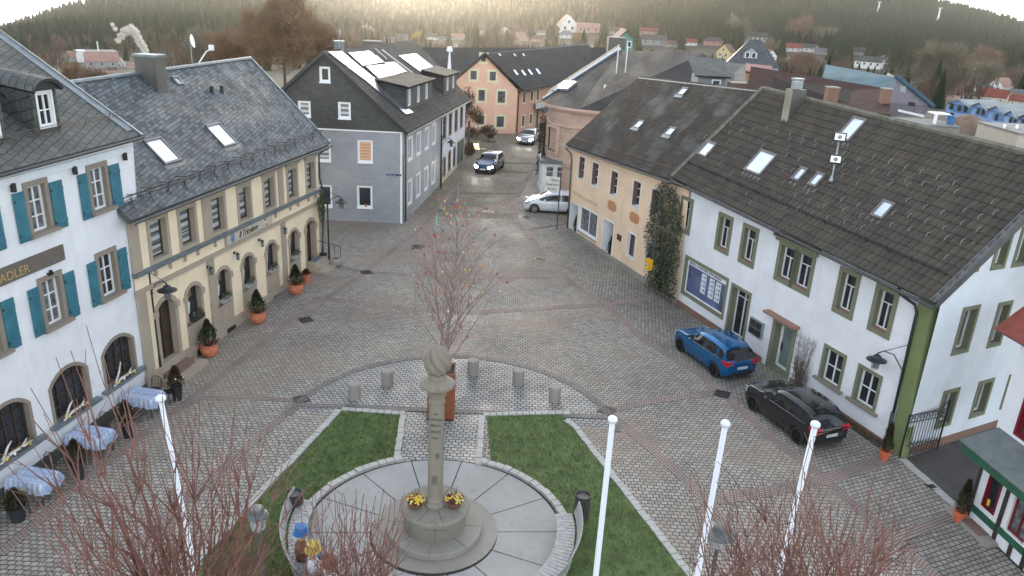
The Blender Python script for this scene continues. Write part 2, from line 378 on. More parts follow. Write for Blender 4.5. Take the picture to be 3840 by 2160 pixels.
def shutter(F, par, ua, ub, z0, z1, mat, tilt=0.10):
    # one leaf standing a little off the wall, with two cross battens
    mb = MB(); F.box(mb, ua, ub, z0, z1, .02, .06)
    for f in (.16, .84):
        zc = z0+(z1-z0)*f; F.box(mb, ua+.01, ub-.01, zc-.05, zc+.05, .058, .082)
    nb = 5
    for k in range(1, nb):
        uc = ua+(ub-ua)*k/nb; F.box(mb, uc-.006, uc+.006, z0+.01, z1-.01, .058, .064)
    for f in (.16, .84):
        zc = z0+(z1-z0)*f; F.box(mb, ua-.03 if ua < ub else ua, ua+.05, zc-.02, zc+.02, .08, .095, 1)
    mb.build('shutter', [mat, m_dmetal], par)
def pipe(name, pts, r, mat, parent, n=8):
    mb = MB(); mb.tube(pts, r, n); return mb.build(name, mat, parent, smooth=True)
def gutter(F_P0, F_P1, parent, mat=None, r=.08):
    a, b = Vector(F_P0), Vector(F_P1); t = (b-a).normalized(); s_ = t.cross(Z).normalized(); mb = MB(); n = 6
    for k in range(n):
        a0 = math.pi*k/n; a1 = math.pi*(k+1)/n
        o0 = s_*math.cos(a0)*r-Z*math.sin(a0)*r; o1 = s_*math.cos(a1)*r-Z*math.sin(a1)*r
        mb.face([a+o0, b+o0, b+o1, a+o1]); o0 *= .85; o1 *= .85; mb.face([a+o1, b+o1, b+o0, a+o0])
    for sg in (1, -1):
        mb.tube([a+s_*r*sg, b+s_*r*sg], .014, 5)
    return mb.build('gutter', mat or m_gutter, parent)
def skylight(Pfun, parent_label, u0, u1, v0, v1, group, gm=None, fm=None, th=.07, cat='skylight'):
    # Pfun(u, v, h) -> world on the roof plane; frame of four bars, glass and apron
    c = Pfun((u0+u1)/2, (v0+v1)/2, 0); rt = thing('skylight', parent_label, cat, c, 0, group)
    return rt
def roof_fn(P0, P1, P2, P3):
    # P0->P1 eave, P3 above P0 : returns P(u metres along eave, v metres up, h above)
    a = Vector(P0); e = (Vector(P1)-a); L = e.length; e.normalize(); n = e.cross(Vector(P3)-a).normalized()
    if n.z < 0: n = -n
    up = n.cross(e)
    if up.z < 0: up = -up
    off = (Vector(P2)-a).dot(n); HH = max(.1, (Vector(P3)-a).dot(up))
    def P(u, v, h=0.0): return a+e*u+up*v+n*(h+off*(u/L)*(v/HH))
    P.e, P.up, P.n, P.a = e, up, n, a
    def uv(x, y):
        d = ray(x, y); t = (a-CAM).dot(n)/d.dot(n); q = CAM+d*t-a; return q.dot(e), q.dot(up)
    P.uv = uv
    return P
def pxbox(uvf, pts):
    q = [uvf(*p) for p in pts]; us = [p[0] for p in q]; vs = [p[1] for p in q]
    return q
def roofwindow(P, root, u0, u1, v0, v1, gm=None, fm=None, apron=True, name='skylight', fw=.09, th=.09):
    fm = fm or m_gutter; gm = gm or m_skyl; mb = MB(); e, up, n = P.e, P.up, P.n
    def bar(a0, a1, b0, b1, h0, h1, m=0): mb.par(P(a0, b0, h0), e*(a1-a0), up*(b1-b0), n*(h1-h0), m)
    bar(u0, u1, v0, v0+fw, -.02, th); bar(u0, u1, v1-fw, v1, -.02, th+.03); bar(u0, u0+fw, v0+fw, v1-fw, -.02, th); bar(u1-fw, u1, v0+fw, v1-fw, -.02, th)
    if apron: bar(u0-.1, u1+.1, v0-.22, v0-.004, -.02, .035)
    o = mb.build(name, fm, root)
    mb = MB(); mb.par(P(u0+fw-.01, v0+fw-.01, th-.05), e*(u1-u0-2*fw+.02), up*(v1-v0-2*fw+.02), n*.02); mb.build('pane', gm, o)
    return o
def pantiles(Q, n, name, mat, parent, pitch_=.30, row=.36, amp=.04, step=.035):
    # Q = eave start, eave end, ridge end, ridge start ; rows of interlocking rolls as real relief
    q = [np.array(p) for p in Q]; n = np.array(n); L = np.linalg.norm(q[1]-q[0]); H = np.linalg.norm((q[3]+q[2]-q[0]-q[1])/2)
    nu = int(L/pitch_*6); nr = int(H/row); t = np.arange(nu+1)/nu; ph = t*L/pitch_*2*np.pi; wv = amp*(np.sin(ph)+.35*np.sin(2*ph)); vs = []; fs = []; base = 0
    for r_ in range(nr+1):
        v0 = r_*row-.02; v1 = min((r_+1)*row, H)
        if v1 <= v0: break
        for (v_, hh) in ((v0, -.02), (v0, step), (v1, 0.0)):
            a = q[0]+(q[3]-q[0])*v_/H; b = q[1]+(q[2]-q[1])*v_/H
            vs.append(a[None]+(b-a)[None]*t[:, None]+n[None]*(hh+wv+.03)[:, None])
        for k2 in range(2):
            a = base+k2*(nu+1)+np.arange(nu); fs.append(np.stack([a, a+1, a+nu+2, a+nu+1], 1))
        base += 3*(nu+1)
    A = np.array(ROOTM[parent.name]); vv = np.concatenate(vs)@A[:3, :3].T+A[:3, 3]
    me = bpy.data.meshes.new(name); me.from_pydata(vv.tolist(), [], np.concatenate(fs).tolist()); me.materials.append(mat); me.update()
    o = bpy.data.objects.new(name, me); COL.objects.link(o); o.parent = parent; return o
def flatpoly(name, pts, z, mat, label=None, kind='structure', th=None):
    mb = MB(); p2 = [V(p[0], p[1], 0) for p in pts]
    for t in geometry.tessellate_polygon([p2]):
        q = [p2[i] for i in t]
        if (q[1]-q[0]).cross(q[2]-q[0]).z < 0: q.reverse()
        mb.face([(p.x, p.y, z) for p in q], 0, [(p.x, p.y) for p in q])
    o = mb.build(name, mat); tagset(o, label=label, kind=kind); return o
def strip(mb, pts, w, z, m=0):
    P = [V(p[0], p[1], 0) for p in pts]; n = len(P); L = []; Rr = []; s_ = 0; S = [0]
    for k in range(n):
        t = (P[min(k+1, n-1)]-P[max(k-1, 0)]).normalized(); q = V(-t.y, t.x, 0); L.append(P[k]+q*w/2); Rr.append(P[k]-q*w/2)
        if k: s_ += (P[k]-P[k-1]).length; S.append(s_)
    for k in range(n-1):
        f = [Rr[k], Rr[k+1], L[k+1], L[k]]; mb.face([(p.x, p.y, z) for p in f], m, [(S[k], 0), (S[k+1], 0), (S[k+1], w), (S[k], w)])
    return mb
def arc(c, r, a0, a1, n=40):
    return [(c[0]+r*math.cos(a0+(a1-a0)*k/n), c[1]+r*math.sin(a0+(a1-a0)*k/n)) for k in range(n+1)]
# ---------------------------------------------------------------- ground
m_cob = bricky('plaza_setts', (.275, .252, .22), (.395, .366, .325), (.065, .06, .055), .21, .17, .016, 'Object', rot=0, rough=(.6, .88), spec=.18, bmp=.9, dist=.03, patch=((.27, .205, .16), .48, .75), patchscale=.13, warp=.05)
m_cob2 = bricky('pale_setts', (.27, .265, .255), (.37, .365, .35), (.065, .062, .06), .23, .18, .022, 'Object', rough=(.5, .8), spec=.4, bmp=.9, dist=.03, patchscale=.3, warp=.04)
m_cob3 = bricky('angled_setts', (.25, .23, .20), (.36, .333, .298), (.055, .052, .05), .21, .17, .015, 'Object', rot=R(-24), rough=(.6, .85), spec=.18, bmp=.9, dist=.03, patchscale=.2, warp=.05)
m_street = bricky('street_setts', (.21, .18, .135), (.31, .268, .205), (.05, .048, .045), .21, .17, .016, 'Object', rough=(.6, .85), spec=.16, bmp=.6, dist=.02, patchscale=.18, warp=.05)
m_band = bricky('red_granite_band', (.38, .275, .245), (.31, .265, .24), (.085, .07, .065), .12, .11, .014, 'UV', rough=(.7, .85), spec=.3, bmp=.8, patchscale=.5)
m_dband = bricky('dark_gutter_band', (.21, .195, .18), (.29, .26, .235), (.06, .055, .05), .14, .12, .014, 'UV', rough=(.7, .85), spec=.3, bmp=.8)
m_kerb = bricky('pale_kerb_stones', (.36, .36, .34), (.45, .44, .41), (.05, .05, .048), .26, .40, .022, 'UV', rough=(.5, .7), bmp=.8, patchscale=1.5)
m_asph = plain('alley_asphalt', (.075, .068, .063), .85, .2, 1.2, bmp=.5)
m_grass0 = plain('turf', (.085, .12, .038), .95, .35, 1.5, bmp=.6)
m_field = plain('valley_ground', (.075, .072, .045), .95, .35, .02)
flatpoly('plaza_paving', [(-30, 3), (30, 3), (30, 54), (-30, 54)], 0, m_cob, 'grey sett paving of the market square')
flatpoly('street_paving', [(-14, 54), (30, 54), (30, 110), (-14, 110)], 0, m_street, 'wet sett paving of the street leading away')
flatpoly('side_paving', [tuple(G(*p)[:2]) for p in ((1946, 725), (1925, 770), (1945, 834), (2025, 934), (2150, 1068), (2274, 1142), (2423, 1281), (2557, 1361), (2738, 1503), (2940, 1700), (3097, 1798), (3206, 1897), (3504, 2150), (3900, 2400), (4300, 2000), (3560, 1900), (3385, 1720), (2532, 1140), (2120, 862), (2010, 640))], .004, m_cob3, 'angled sett strip along the right hand houses')
AC, AR = (-1.93, 25.0), 6.14
seg = arc(AC, AR, R(6), R(174), 48)
flatpoly('terrace_paving', seg+[(-8.05, 25.9), (4.2, 25.9)][:0], .004, m_cob2, 'pale setts inside the stone arc')
pth = [tuple(G(*K(1, 2, *p))[:2]) for p in ((480, 225), (1050, 235), (1050, 640), (410, 610))]
flatpoly('garden_path', [pth[0], pth[1], (pth[2][0], 22.2), (pth[3][0], 22.2)], .005, m_cob2, 'pale sett path between the lawns')
mb = MB()
def bp(*p): return [tuple(G(*q)[:2]) for q in p]
for pts, wd in ((bp((640, 1555), (843, 1400), (1014, 1264), (1117, 1182), (1219, 1122), (1348, 1037), (1498, 919), (1578, 859), (1700, 715)), .40),
                (bp((1172, 1122), (1280, 1127), (1558, 1162), (1777, 1172), (2025, 1157), (2274, 1142), (2438, 1117)), .45),
                (bp((1060, 965), (1280, 1003), (1375, 1020), (1573, 1033), (1827, 1043), (2095, 1033), (2140, 1028)), .4),
                (bp((1946, 725), (1921, 770), (1941, 834), (2025, 934), (2150, 1068), (2274, 1142), (2423, 1281), (2557, 1361), (2621, 1400), (2738, 1503), (2905, 1651), (3097, 1798), (3206, 1897), (3405, 2071), (3504, 2160), (3640, 2290)), .42),
                (bp((3330, 1715), (3097, 1798), (2858, 1847), (2684, 1872), (2620, 1880)), .55),
                (bp((3600, 1925), (3504, 1962), (3300, 2040), (3080, 2100)), .45),
                (bp((2290, 1537), (2450, 1503), (2678, 1472)), .40), (bp((2274, 1539), (2423, 1664), (2560, 1788), (2634, 1868), (2700, 1950), (2790, 2050), (2900, 2180)), .40),
                (bp((1128, 1500), (900, 1700), (600, 1960), (350, 2200)), .35), (bp((0, 2080), (300, 1813), (616, 1569)), .35), (bp((616, 1569), (760, 1490), (1128, 1500)), .3)):
    strip(mb, pts, wd, .009+.0006*len(mb.f)/10)
o = mb.build('red_paving_bands', m_band); tagset(o, 'bands of small reddish setts dividing the square', kind='structure')
mb = MB(); strip(mb, arc(AC, AR, R(4), R(176), 60), .32, .021); strip(mb, [(-8.1, 26.15), (4.3, 26.5)], .3, .0235)
for pts, wd in ((bp((1860, 560), (1777, 656), (1722, 720), (1640, 800)), .3), (bp((2010, 600), (2000, 625), (1941, 735)), .35), (bp((1692, 722), (1946, 726)), .25), (bp((1880, 609), (2000, 615)), .25), (bp((1870, 640), (1995, 648)), .15), (bp((2130, 838), (1990, 860)), .12)):
    strip(mb, pts, wd, .026+.0007*len(mb.f)/10)
o = mb.build('dark_paving_bands', m_dband); tagset(o, 'dark channel bands in the paving', kind='structure')
# lawns
lR = [G(*K(1, 2, *p)) for p in ((1098, 250), (1670, 235))]; lR2 = [G(*K(1, 2, *p)) for p in ((1740, 330), (2560, 1400))]
DC, DR = (-1.93, 19.08), 3.9
def disc_arc(a0, a1, r=DR, n=24): return arc(DC, r, R(a0), R(a1), n)
far = lR2[1]+(lR2[1]-lR2[0]).normalized()*4
lawnR = [(lR[0].x, lR[0].y), (lR[1].x, lR[1].y), (lR2[0].x, lR2[0].y), (far.x, far.y), (4.0, 13.2)]+disc_arc(-52, 68, DR+.2)
lL = [G(*K(1, 2, *p)) for p in ((10, 210), (435, 240), (385, 575))]; p2 = G(1045, 1800); p3 = p2+(p2-lL[0]).normalized()*4
lawnL = [(lL[1].x, lL[1].y), (lL[0].x, lL[0].y), (p2.x, p2.y), (p3.x, p3.y), (-7.4, 14.2)]+list(reversed(disc_arc(114, 228, DR+.2)))
m_grass = plain('grass_blades', (.11, .165, .048), .8, .4, 3)
def lawn(name, pts, label, seed):
    o = flatpoly(name, pts, .03, m_grass0, label); r_ = random.Random(seed); xs = [p[0] for p in pts]; ys = [p[1] for p in pts]
    vs = []; fs = []; n = len(pts); N = 26000
    def inside(x, y):
        c = False; j = n-1
        for i in range(n):
            if (pts[i][1] > y) != (pts[j][1] > y) and x < (pts[j][0]-pts[i][0])*(y-pts[i][1])/(pts[j][1]-pts[i][1])+pts[i][0]: c = not c
            j = i
        return c
    for k in range(N):
        x = r_.uniform(min(xs), max(xs)); y = r_.uniform(min(ys), max(ys))
        if not inside(x, y): continue
        h = r_.uniform(.035, .08); a = r_.uniform(0, 6.28); w_ = .014; dx, dy = math.cos(a)*w_, math.sin(a)*w_; lx, ly = r_.uniform(-.03, .03), r_.uniform(-.03, .03)
        i = len(vs); vs += [(x-dx, y-dy, .028), (x+dx, y+dy, .028), (x+lx, y+ly, .03+h)]; fs.append((i, i+1, i+2))
    me = bpy.data.meshes.new('grass'); me.from_pydata(vs, [], fs); me.materials.append(m_grass); g = bpy.data.objects.new('grass', me); COL.objects.link(g)
    tagset(g, label.replace('lawn', 'grass blades of the lawn'), 'grass', kind='stuff')
lawn('lawn', lawnR, 'right lawn wedge beside the round terrace', 1); lawn('lawn', lawnL, 'left lawn wedge beside the round terrace', 2)
# kerb stones (individual setts in one kerb each)
def kerb(label, pts, w_=.24, l_=.27, h=.07, seed=3):
    r_ = random.Random(seed); mb = MB(); P = [V(p[0], p[1], 0) for p in pts]; d = 0
    for k in range(len(P)-1):
        e = P[k+1]-P[k]; L = e.length
        if L < 1e-4: continue
        t = e/L; q = V(-t.y, t.x, 0)
        while d < L:
            l2 = l_*r_.uniform(.85, 1.1); a = P[k]+t*d+q*r_.uniform(-.012, .012)
            hh = h*r_.uniform(.75, 1.15); mb.par(a-q*w_/2, t*(l2-.025), q*(w_-.01), Z*hh); d += l2
        d -= L
    o = mb.build('kerb', m_kerb1); tagset(o, label, kind='structure')
m_kerb1 = plaster('granite_kerb', (.42, .415, .39), amt=.4, bmp=.6)
kerb('pale kerb of stone blocks along the top and side of the right lawn', [(lR[0].x-.14, lR[0].y+.14), (lR[1].x+.05, lR[1].y+.14)])
kerb('pale kerb running down the outer side of the right lawn', [(lR2[0].x-.2, lR2[0].y+.45), (lR2[0].x+.14, lR2[0].y), (far.x+.14, far.y)], seed=5)
kerb('pale kerb of stone blocks along the top of the left lawn', [(lL[0].x-.05, lL[0].y+.14), (lL[1].x+.14, lL[1].y+.14)], seed=6)
kerb('pale kerb running down the outer side of the left lawn', [(lL[0].x-.14, lL[0].y+.05), (p3.x-.14, p3.y)], seed=7)
kerb('path edging stones beside the left lawn', [(lL[1].x+.16, lL[1].y), (lL[2].x+.16, lL[2].y-.1)], .22, .33, .10, seed=8)
kerb('path edging stones beside the right lawn', [(lR[0].x-.16, lR[0].y), (lR[0].x-.12, 22.75)], .22, .33, .10, seed=9)
kerb('curved kerb of stone blocks around the right of the round terrace', disc_arc(-38, 70, DR+.12, 40), .24, .30, .12, seed=10)
kerb('curved kerb of stone blocks around the left of the round terrace', disc_arc(112, 215, DR+.12, 40), .24, .30, .12, seed=11)
# round terrace
mb = MB(); nseg = 14; m_slab = plaster('terrace_slab', (.33, .33, .32), dirt=(.42, .36, .3), amt=.55, bmp=.25)
for k in range(nseg):
    a0 = R(5+k*360/nseg)+.0045; a1 = R(5+(k+1)*360/nseg)-.0045
    inn = arc(DC, 1.88, a0+.006, a1-.006, 6); ou = arc(DC, DR-.08, a0, a1, 8); q = ou+list(reversed(inn))
    mb.face([(x, y, .03) for x, y in q])
    for i in range(len(q)):
        a, b = q[i], q[(i+1) % len(q)]; mb.face([(a[0], a[1], .03), (a[0], a[1], .0), (b[0], b[1], 0), (b[0], b[1], .03)])
o = mb.build('round_terrace', m_slab); tagset(o, 'round terrace of pale concrete wedges around the monument', kind='structure')
mb = MB(); mb.face([(x, y, .012) for x, y in arc(DC, DR, 0, 2*math.pi, 64)[:-1]]); o = mb.build('terrace_joints', m_soil); tagset(o, 'dark joints under the terrace slabs', kind='structure')
# alley
al = [tuple(G(*p)[:2]) for p in ((3385, 1722), (3512, 1681), (3741, 1597), (4050, 1480), (4300, 1800), (3620, 1930))]
flatpoly('alley_asphalt', al, .016, m_asph, 'worn asphalt of the alley beside the white house')
kerb('flush stone edge across the mouth of the alley', [al[0], al[-1]], .3, .5, .025, seed=12)
# ================================================================ inn on the left
c1 = lambda x, y: K(0, 0, x, y)
c2 = lambda x, y: K(1, 0, x, y)
c3 = lambda x, y: K(2, 0, x, y)
c4 = lambda x, y: K(0, 1, x, y)
c6 = lambda x, y: K(2, 1, x, y)
c9 = lambda x, y: K(2, 2, x, y)
def ZM(ox, oy, sc): return lambda x, y: (ox+x*sc, oy+y*sc)
zg = ZM(1000, 150, 900/1863.); zr = ZM(2450, 1150, 800/2108.); zb = ZM(2090, 560, 670/1645.); zs = ZM(1050, 780, 300/1175.)
zc = ZM(1700, 150, 1000/2070.); ztall = ZM(3000, 1000, 840/1049.); zi = ZM(0, 1300, 720/1490.); z27 = ZM(2700, 0, 1140/2576.); z13 = ZM(1300, 60, 1200/2576.)

F = Fac(G(0, 1885), G(560, 1468)); inn = thing('inn', 'white inn with turquoise shutters and gold letters on a dark sign band', 'building', F.A)
S = 'inn'
ups = [(.62, 1.52), (3.16, 4.06), (5.66, 6.60)]; ups = [(.45, 1.2), (3.02, 3.70), (5.72, 6.44)]
mids = [(0.42, 1.15), (2.96, 3.68), (5.56, 6.32)]
for k, (a, b) in enumerate(ups):
    w_ = window(F, inn, a, b, 7.56, 8.98, .16, m_bstone, .17, m_wpaint, 2, (.33, .66), m_glass2, sill=(m_bstone, .22, .2), key=S)
    shutter(F, w_, a-.60, a-.18, 7.42, 8.92, m_teal); shutter(F, w_, b+.18, b+.70, 7.44, 8.94, m_teal)
for k, (a, b) in enumerate(mids):
    w_ = window(F, inn, a, b, 4.5, 6.0, .17, m_bstone, .17, m_wpaint, 2, (.33, .66), m_glass2 if k == 1 else m_glass, sill=(m_bstone, .22, .2), key=S)
    shutter(F, w_, a-.60, a-.19, 4.40, 5.95, m_teal); shutter(F, w_, b+.18, b+.64, 4.42, 5.97, m_teal)
m_bwin = plain('brown_window_bars', (.10, .07, .045), .5, .2, 6)
for (a, b) in ((-2.1, -.7), (.0, 1.62), (2.62, 4.2), (5.12, 6.68)):
    window(F, inn, a, b, 1.24, 2.86, .12, m_bstone, .2, m_brownw, 4, (.25, .5, .75), m_glass, a=.38, sill=(m_lead, .32, .25), key=S, bars=.03)
def innback(mb):
    for (ua, ub, da, db) in ((-5, -5, 0, -9),):
        mb.face([F.P(-5, 0, 0), F.P(-5, 9.4, 0), F.P(-5, 9.4, -9), F.P(-5, 0, -9)])
    mb.face([F.P(7.4, 0, 0), F.P(7.4, 0, -9), F.P(8.1, 9.5, -9), F.P(8.1, 12.5, -4.5), F.P(8.1, 9.5, 0)])
wall('wall', F, [(-5, 0.0), (7.30, 0.0), (8.08, 9.5), (-5, 9.4)], HOLES[S], m_white, inn, innback)
mb = MB(); mb.par(F.P(-5, 0, -.02), F.U*12.28, F.N*.07, Z*.42); mb.build('plinth', m_dplinth, inn)
mb = MB(); F.box(mb, -5, 8.0, 9.2, 9.42, -.02, .06); mb.build('eaves_moulding', m_white2, inn)
# sign band
mb = MB(); F.box(mb, -1.6, 4.05, 6.42, 6.93, 0, .05); sg = mb.build('sign_band', plain('brown_sign_board', (.13, .11, .095), .7, .1), inn)
text('ADLER', 'lettering', m_gold, .38, F.P(1.42, 6.51, .055), F.U, Z, sg, .014, sp=1.0)
for a in (2.42, 4.95, 7.42):
    mb = MB(); F.box(mb, a, a+.10, 8.98, 9.24, .02, .14); F.box(mb, a+.02, a+.08, 9.05, 9.17, .0, .03); mb.build('wall_light', m_black, inn)
mb = MB(); F.box(mb, 3.25, 3.42, 6.14, 6.22, .0, .10); F.box(mb, 3.3, 3.37, 6.2, 6.3, .04, .12); mb.build('bracket_lamp', m_black, inn)
# roof
Fs = F.side(8.2); dv, zv = Fs.uz(527, 507); dv2, zv2 = Fs.uz(268, 323); dv3, zv3 = Fs.uz(0, 118)
sl_ = (zv3-zv)/(dv3-dv); DR_ = 6.0; e0 = max(.2, -dv); print('inn eave', dv, zv); ze = zv+sl_*(-e0-dv); zr_ = zv+sl_*(DR_-dv)
mb = MB(); a, b, c, d = F.P(-6, ze-.15, e0), F.P(8.25, ze, e0), F.P(8.25, zr_, -DR_), F.P(-6, zr_-.15, -DR_)
mb.slab(a, b, c, d, .18, 0, 1); Pin = roof_fn(a, b, c, d)
mb.slab(F.P(8.25, ze, -2*DR_-e0), F.P(-6, ze, -2*DR_-e0), F.P(-6, zr_, -DR_-.01), F.P(8.25, zr_, -DR_-.01), .18, 0, 1)
rf = mb.build('roof', [m_slate2, m_gutter], inn)
mb = MB(); mb.par(Pin(13.85, .3, .0), Pin.e*.36, Pin.up*8.7, Pin.n*.03); mb.tube([Pin(14.22, -.05, .03), Pin(14.22, 9.0, .03)], .05, 6); mb.build('verge_flashing', m_lead, inn)
gutter(F.P(-6, ze-.2, e0+.07), F.P(8.25, ze-.05, e0+.07), inn)
mb = MB()
for h in (.1, .2, .3): mb.tube([Pin(0, 1.0, h), Pin(14.2, 1.0, h)], .012, 4)
for k in range(12): mb.tube([Pin(1+k*1.15, .95, 0), Pin(1+k*1.15, 1.0, .32)], .014, 4)
mb.build('snow_guard', plain('rusty_metal', (.13, .10, .09), .7, .2, 6), inn)
# dormers
def inn_dormer(uc, hw=.52, h=1.38):
    u_, v_ = Pin.uv(*uc); base = Pin(u_, v_, 0); o = base
    mb = MB(); pr = .02; back = 2.7
    def D(x, y, z): return o+F.U*x+F.N*(-y)+Z*z
    for s_ in (-1, 1): mb.face([D(s_*hw, 0, -.1), D(s_*hw, 0, h), D(s_*hw, back, h), D(s_*hw, back*.6, .3)][::s_], 0, [(0, 0), (0, h), (back, h), (back, .3)])
    ow, oh = .28, 1.0; F2 = Fac(D(-hw, 0, 0)-Z*0, D(hw, 0, 0)); F2.A = D(-hw, 0, 0); F2.U = F.U.copy(); F2.N = F.N.copy(); F2.sl = 0
    wallface(F2, mb, [(0, -.1), (2*hw, -.1), (2*hw, h), (0, h)], [outline(hw-ow, hw+ow, .22, .22+oh)])
    dm = mb.build('dormer', [m_slate2], inn)
    w_ = window(F2, inn, hw-ow, hw+ow, .22, .22+oh, .07, m_wpaint, .08, m_wpaint, 2, (.48,), m_glass, fw=.06, proud=.02)
    w_.parent = dm; 
    mb = MB(); n = 8
    for k in range(n):
        x0 = -hw*1.25+2.5*hw*k/n; x1 = -hw*1.25+2.5*hw*(k+1)/n; zz = lambda x: h+.34*(1-(x/(hw*1.25))**2)**.8-.05
        mb.slab(D(x0, -.22, zz(x0)), D(x1, -.22, zz(x1)), D(x1, back+.5, zz(x1)+.45), D(x0, back+.5, zz(x0)+.45), .1, 0, 0, x0)
    mb.face([D(-hw*1.2, -.14, h-.05)]+[D(-hw*1.25+2.5*hw*k/n, -.14, h+.34*max(0, 1-((-1+2*k/n))**2)**.8-.1) for k in range(1, n)]+[D(hw*1.2, -.14, h-.05)], 0)
    mb.build('dormer_roof', m_slate2, dm)
inn_dormer(c1(372, 1000)); inn_dormer(c1(-50, 1090))

# ================================================================ restaurant
F = Fac(G(580, 1457), G(1200, 979), slope=-.036); res = thing('restaurant', 'cream restaurant with stone trimmed arches and a slate roof', 'building', F.A); S = 'res'
zoff = 0
for a in (.86, 2.84, 5.16, 7.52, 9.98, 12.62, 14.92):
    window(F, res, a-.03, a+.98, 5.02, 6.50, .19, m_stone, .26, m_brownw, 1, (.32, .64), m_blindw, key=S)
    mb = MB(); F.box(mb, a-.28, a+1.2, 6.70, 6.78, 0, .07); F.box(mb, a-.34, a+1.26, 6.78, 6.93, 0, .17); F.box(mb, a-.24, a+1.16, 6.93, 6.99, 0, .12); mb.build('window_hood', m_stone, res)
    [F.box(MB(), x_-.05, x_+.05, 4.42, 4.72, 0, .09).build('corbel', m_stone, res) for x_ in (a, a+.95)]
def curtain(F, w_, a, b, z0, z1):
    mb = MB(); mb.face([F.P(a+.06, z0+.1, -.19), F.P(a+.42, z0+.25, -.19), F.P(a+.50, z0+.75, -.19), F.P(a+.06, z0+.7, -.19)]); mb.build('curtain', m_wpaint, w_)
    mb = MB(); mb.face([F.P(a+.08, z1-.5, -.188), F.P(b-.4, z1-.5, -.188), F.P(b-.4, z1-.2, -.188), F.P(a+.08, z1-.2, -.188)]); mb.build('paper_notice', plain('brown_paper', (.32, .22, .12), .8), w_)
for k, a in enumerate((2.72, 5.10, 7.38, 9.78, 12.42)):
    b = a+1.02; w_ = window(F, res, a, b, 1.78, 3.24, .17, m_stone, .24, m_brownw, 2, (), m_glass, a=.26, key=S); curtain(F, w_, a, b, 1.78, 3.22)
    mb = MB(); F.box(mb, a-.17, b+.17, .62, 1.78, -.01, .03); F.box(mb, a+.05, b-.05, .78, 1.62, .03, .05); F.box(mb, a+.2, b-.2, .95, 1.45, .05, .065); mb.build('apron_panel', m_stone, res)
    for s_ in (a-.24, b+.02): F.box(MB(), s_, s_+.22, 2.70, 2.96, 0, .09).build('impost_block', m_stone, res)
for k, (a, b, z0) in enumerate(((.72, 1.85, .75), (14.50, 15.62, .62))):
    w_ = window(F, res, a, b, z0, 3.28, .2, m_stone, .3, m_brownw, 2, (.3,), m_brownw, a=.28, key=S, name='door', label='dark brown arched door on the left' if k == 0 else 'dark glazed entrance door above the steps')
    for s_ in (a-.27, b+.03): F.box(MB(), s_, s_+.24, 2.76, 3.02, 0, .09).build('impost_block', m_stone, res)
def resback(mb):
    mb.face([F.P(16.25, 0.5, 0), F.P(16.25, .5, -8), F.P(16.45, 7.1, -8), F.P(16.45, 11, -3.75), F.P(16.45, 7.1, 0)])
wall('wall', F, [(-.4, .0), (16.2, .3), (16.45, 7.15), (-.4, 7.15)], HOLES[S], m_cream, res, resback)
for a in (-.38, 4.42, 11.45):
    mb = MB(); F.box(mb, a, a+.50, .7, 4.12, 0, .06); F.box(mb, a, a+.50, 4.85, 6.95, 0, .06); mb.build('pilaster', m_stone, res)
mb = MB(); F.box(mb, 15.98, 16.22, .7, 4.12, 0, .05); F.box(mb, 16.1, 16.35, 4.85, 6.95, 0, .05); mb.build('corner_quoin', m_cream, res)
mb = MB(); F.box(mb, -.45, 16.5, 4.76, 4.86, -.01, .2); F.box(mb, -.42, 16.45, 4.68, 4.76, -.01, .12); mb.build('cornice', m_lead, res)
mb = MB(); F.box(mb, -.45, 16.4, 4.02, 4.10, -.01, .12); F.box(mb, -.42, 16.38, 4.10, 4.18, -.01, .07); mb.build('string_course', m_stone, res)
mb = MB(); F.box(mb, -.45, 16.3, -.6, .72, -.01, .09); mb.build('plinth', m_stone, res)
for a in (2.95, 5.45, 10.1): mb = MB(); F.box(mb, a, a+.75, .12, .42, .08, .1); mb.build('cellar_hatch', m_black, res)
# sign
mb = MB(); F.box(mb, 5.98, 10.42, 4.20, 4.76, 0, .10); F.box(mb, 6.04, 10.36, 4.25, 4.71, .10, .115, 1); sg = mb.build('sign_board', [m_stone, plain('cream_sign', (.50, .45, .36), .7, .05)], res)
text('Il Tricolore', 'lettering', m_black, .42, F.P(7.05, 4.33, .12)+Z*0, (F.P(1, 0)-F.P(0, 0)), Z, sg, .01, shear=.45, sp=.95)
mb = MB(); cc = F.P(6.5, 4.48, .13); mb.v; 
for k in range(16):
    a0, a1 = 2*math.pi*k/16, 2*math.pi*(k+1)/16; mb.face([cc, cc+F.U*.17*math.cos(a0)+Z*.2*math.sin(a0), cc+F.U*.17*math.cos(a1)+Z*.2*math.sin(a1)])
mb.build('round_emblem', plain('blue_emblem', (.12, .22, .36), .6, .3, 9), sg)
for (du, dz, cc_) in ((9.62, 4.60, (.02, .10, .22)), (9.66, 4.48, (.75, .75, .75)), (9.72, 4.36, (.45, .03, .02))):
    mb = MB(); F.box(mb, du, du+.09, dz-.06, dz+.06, .11, .13); mb.build('figure_mark', plain('mark', cc_, .6), sg)
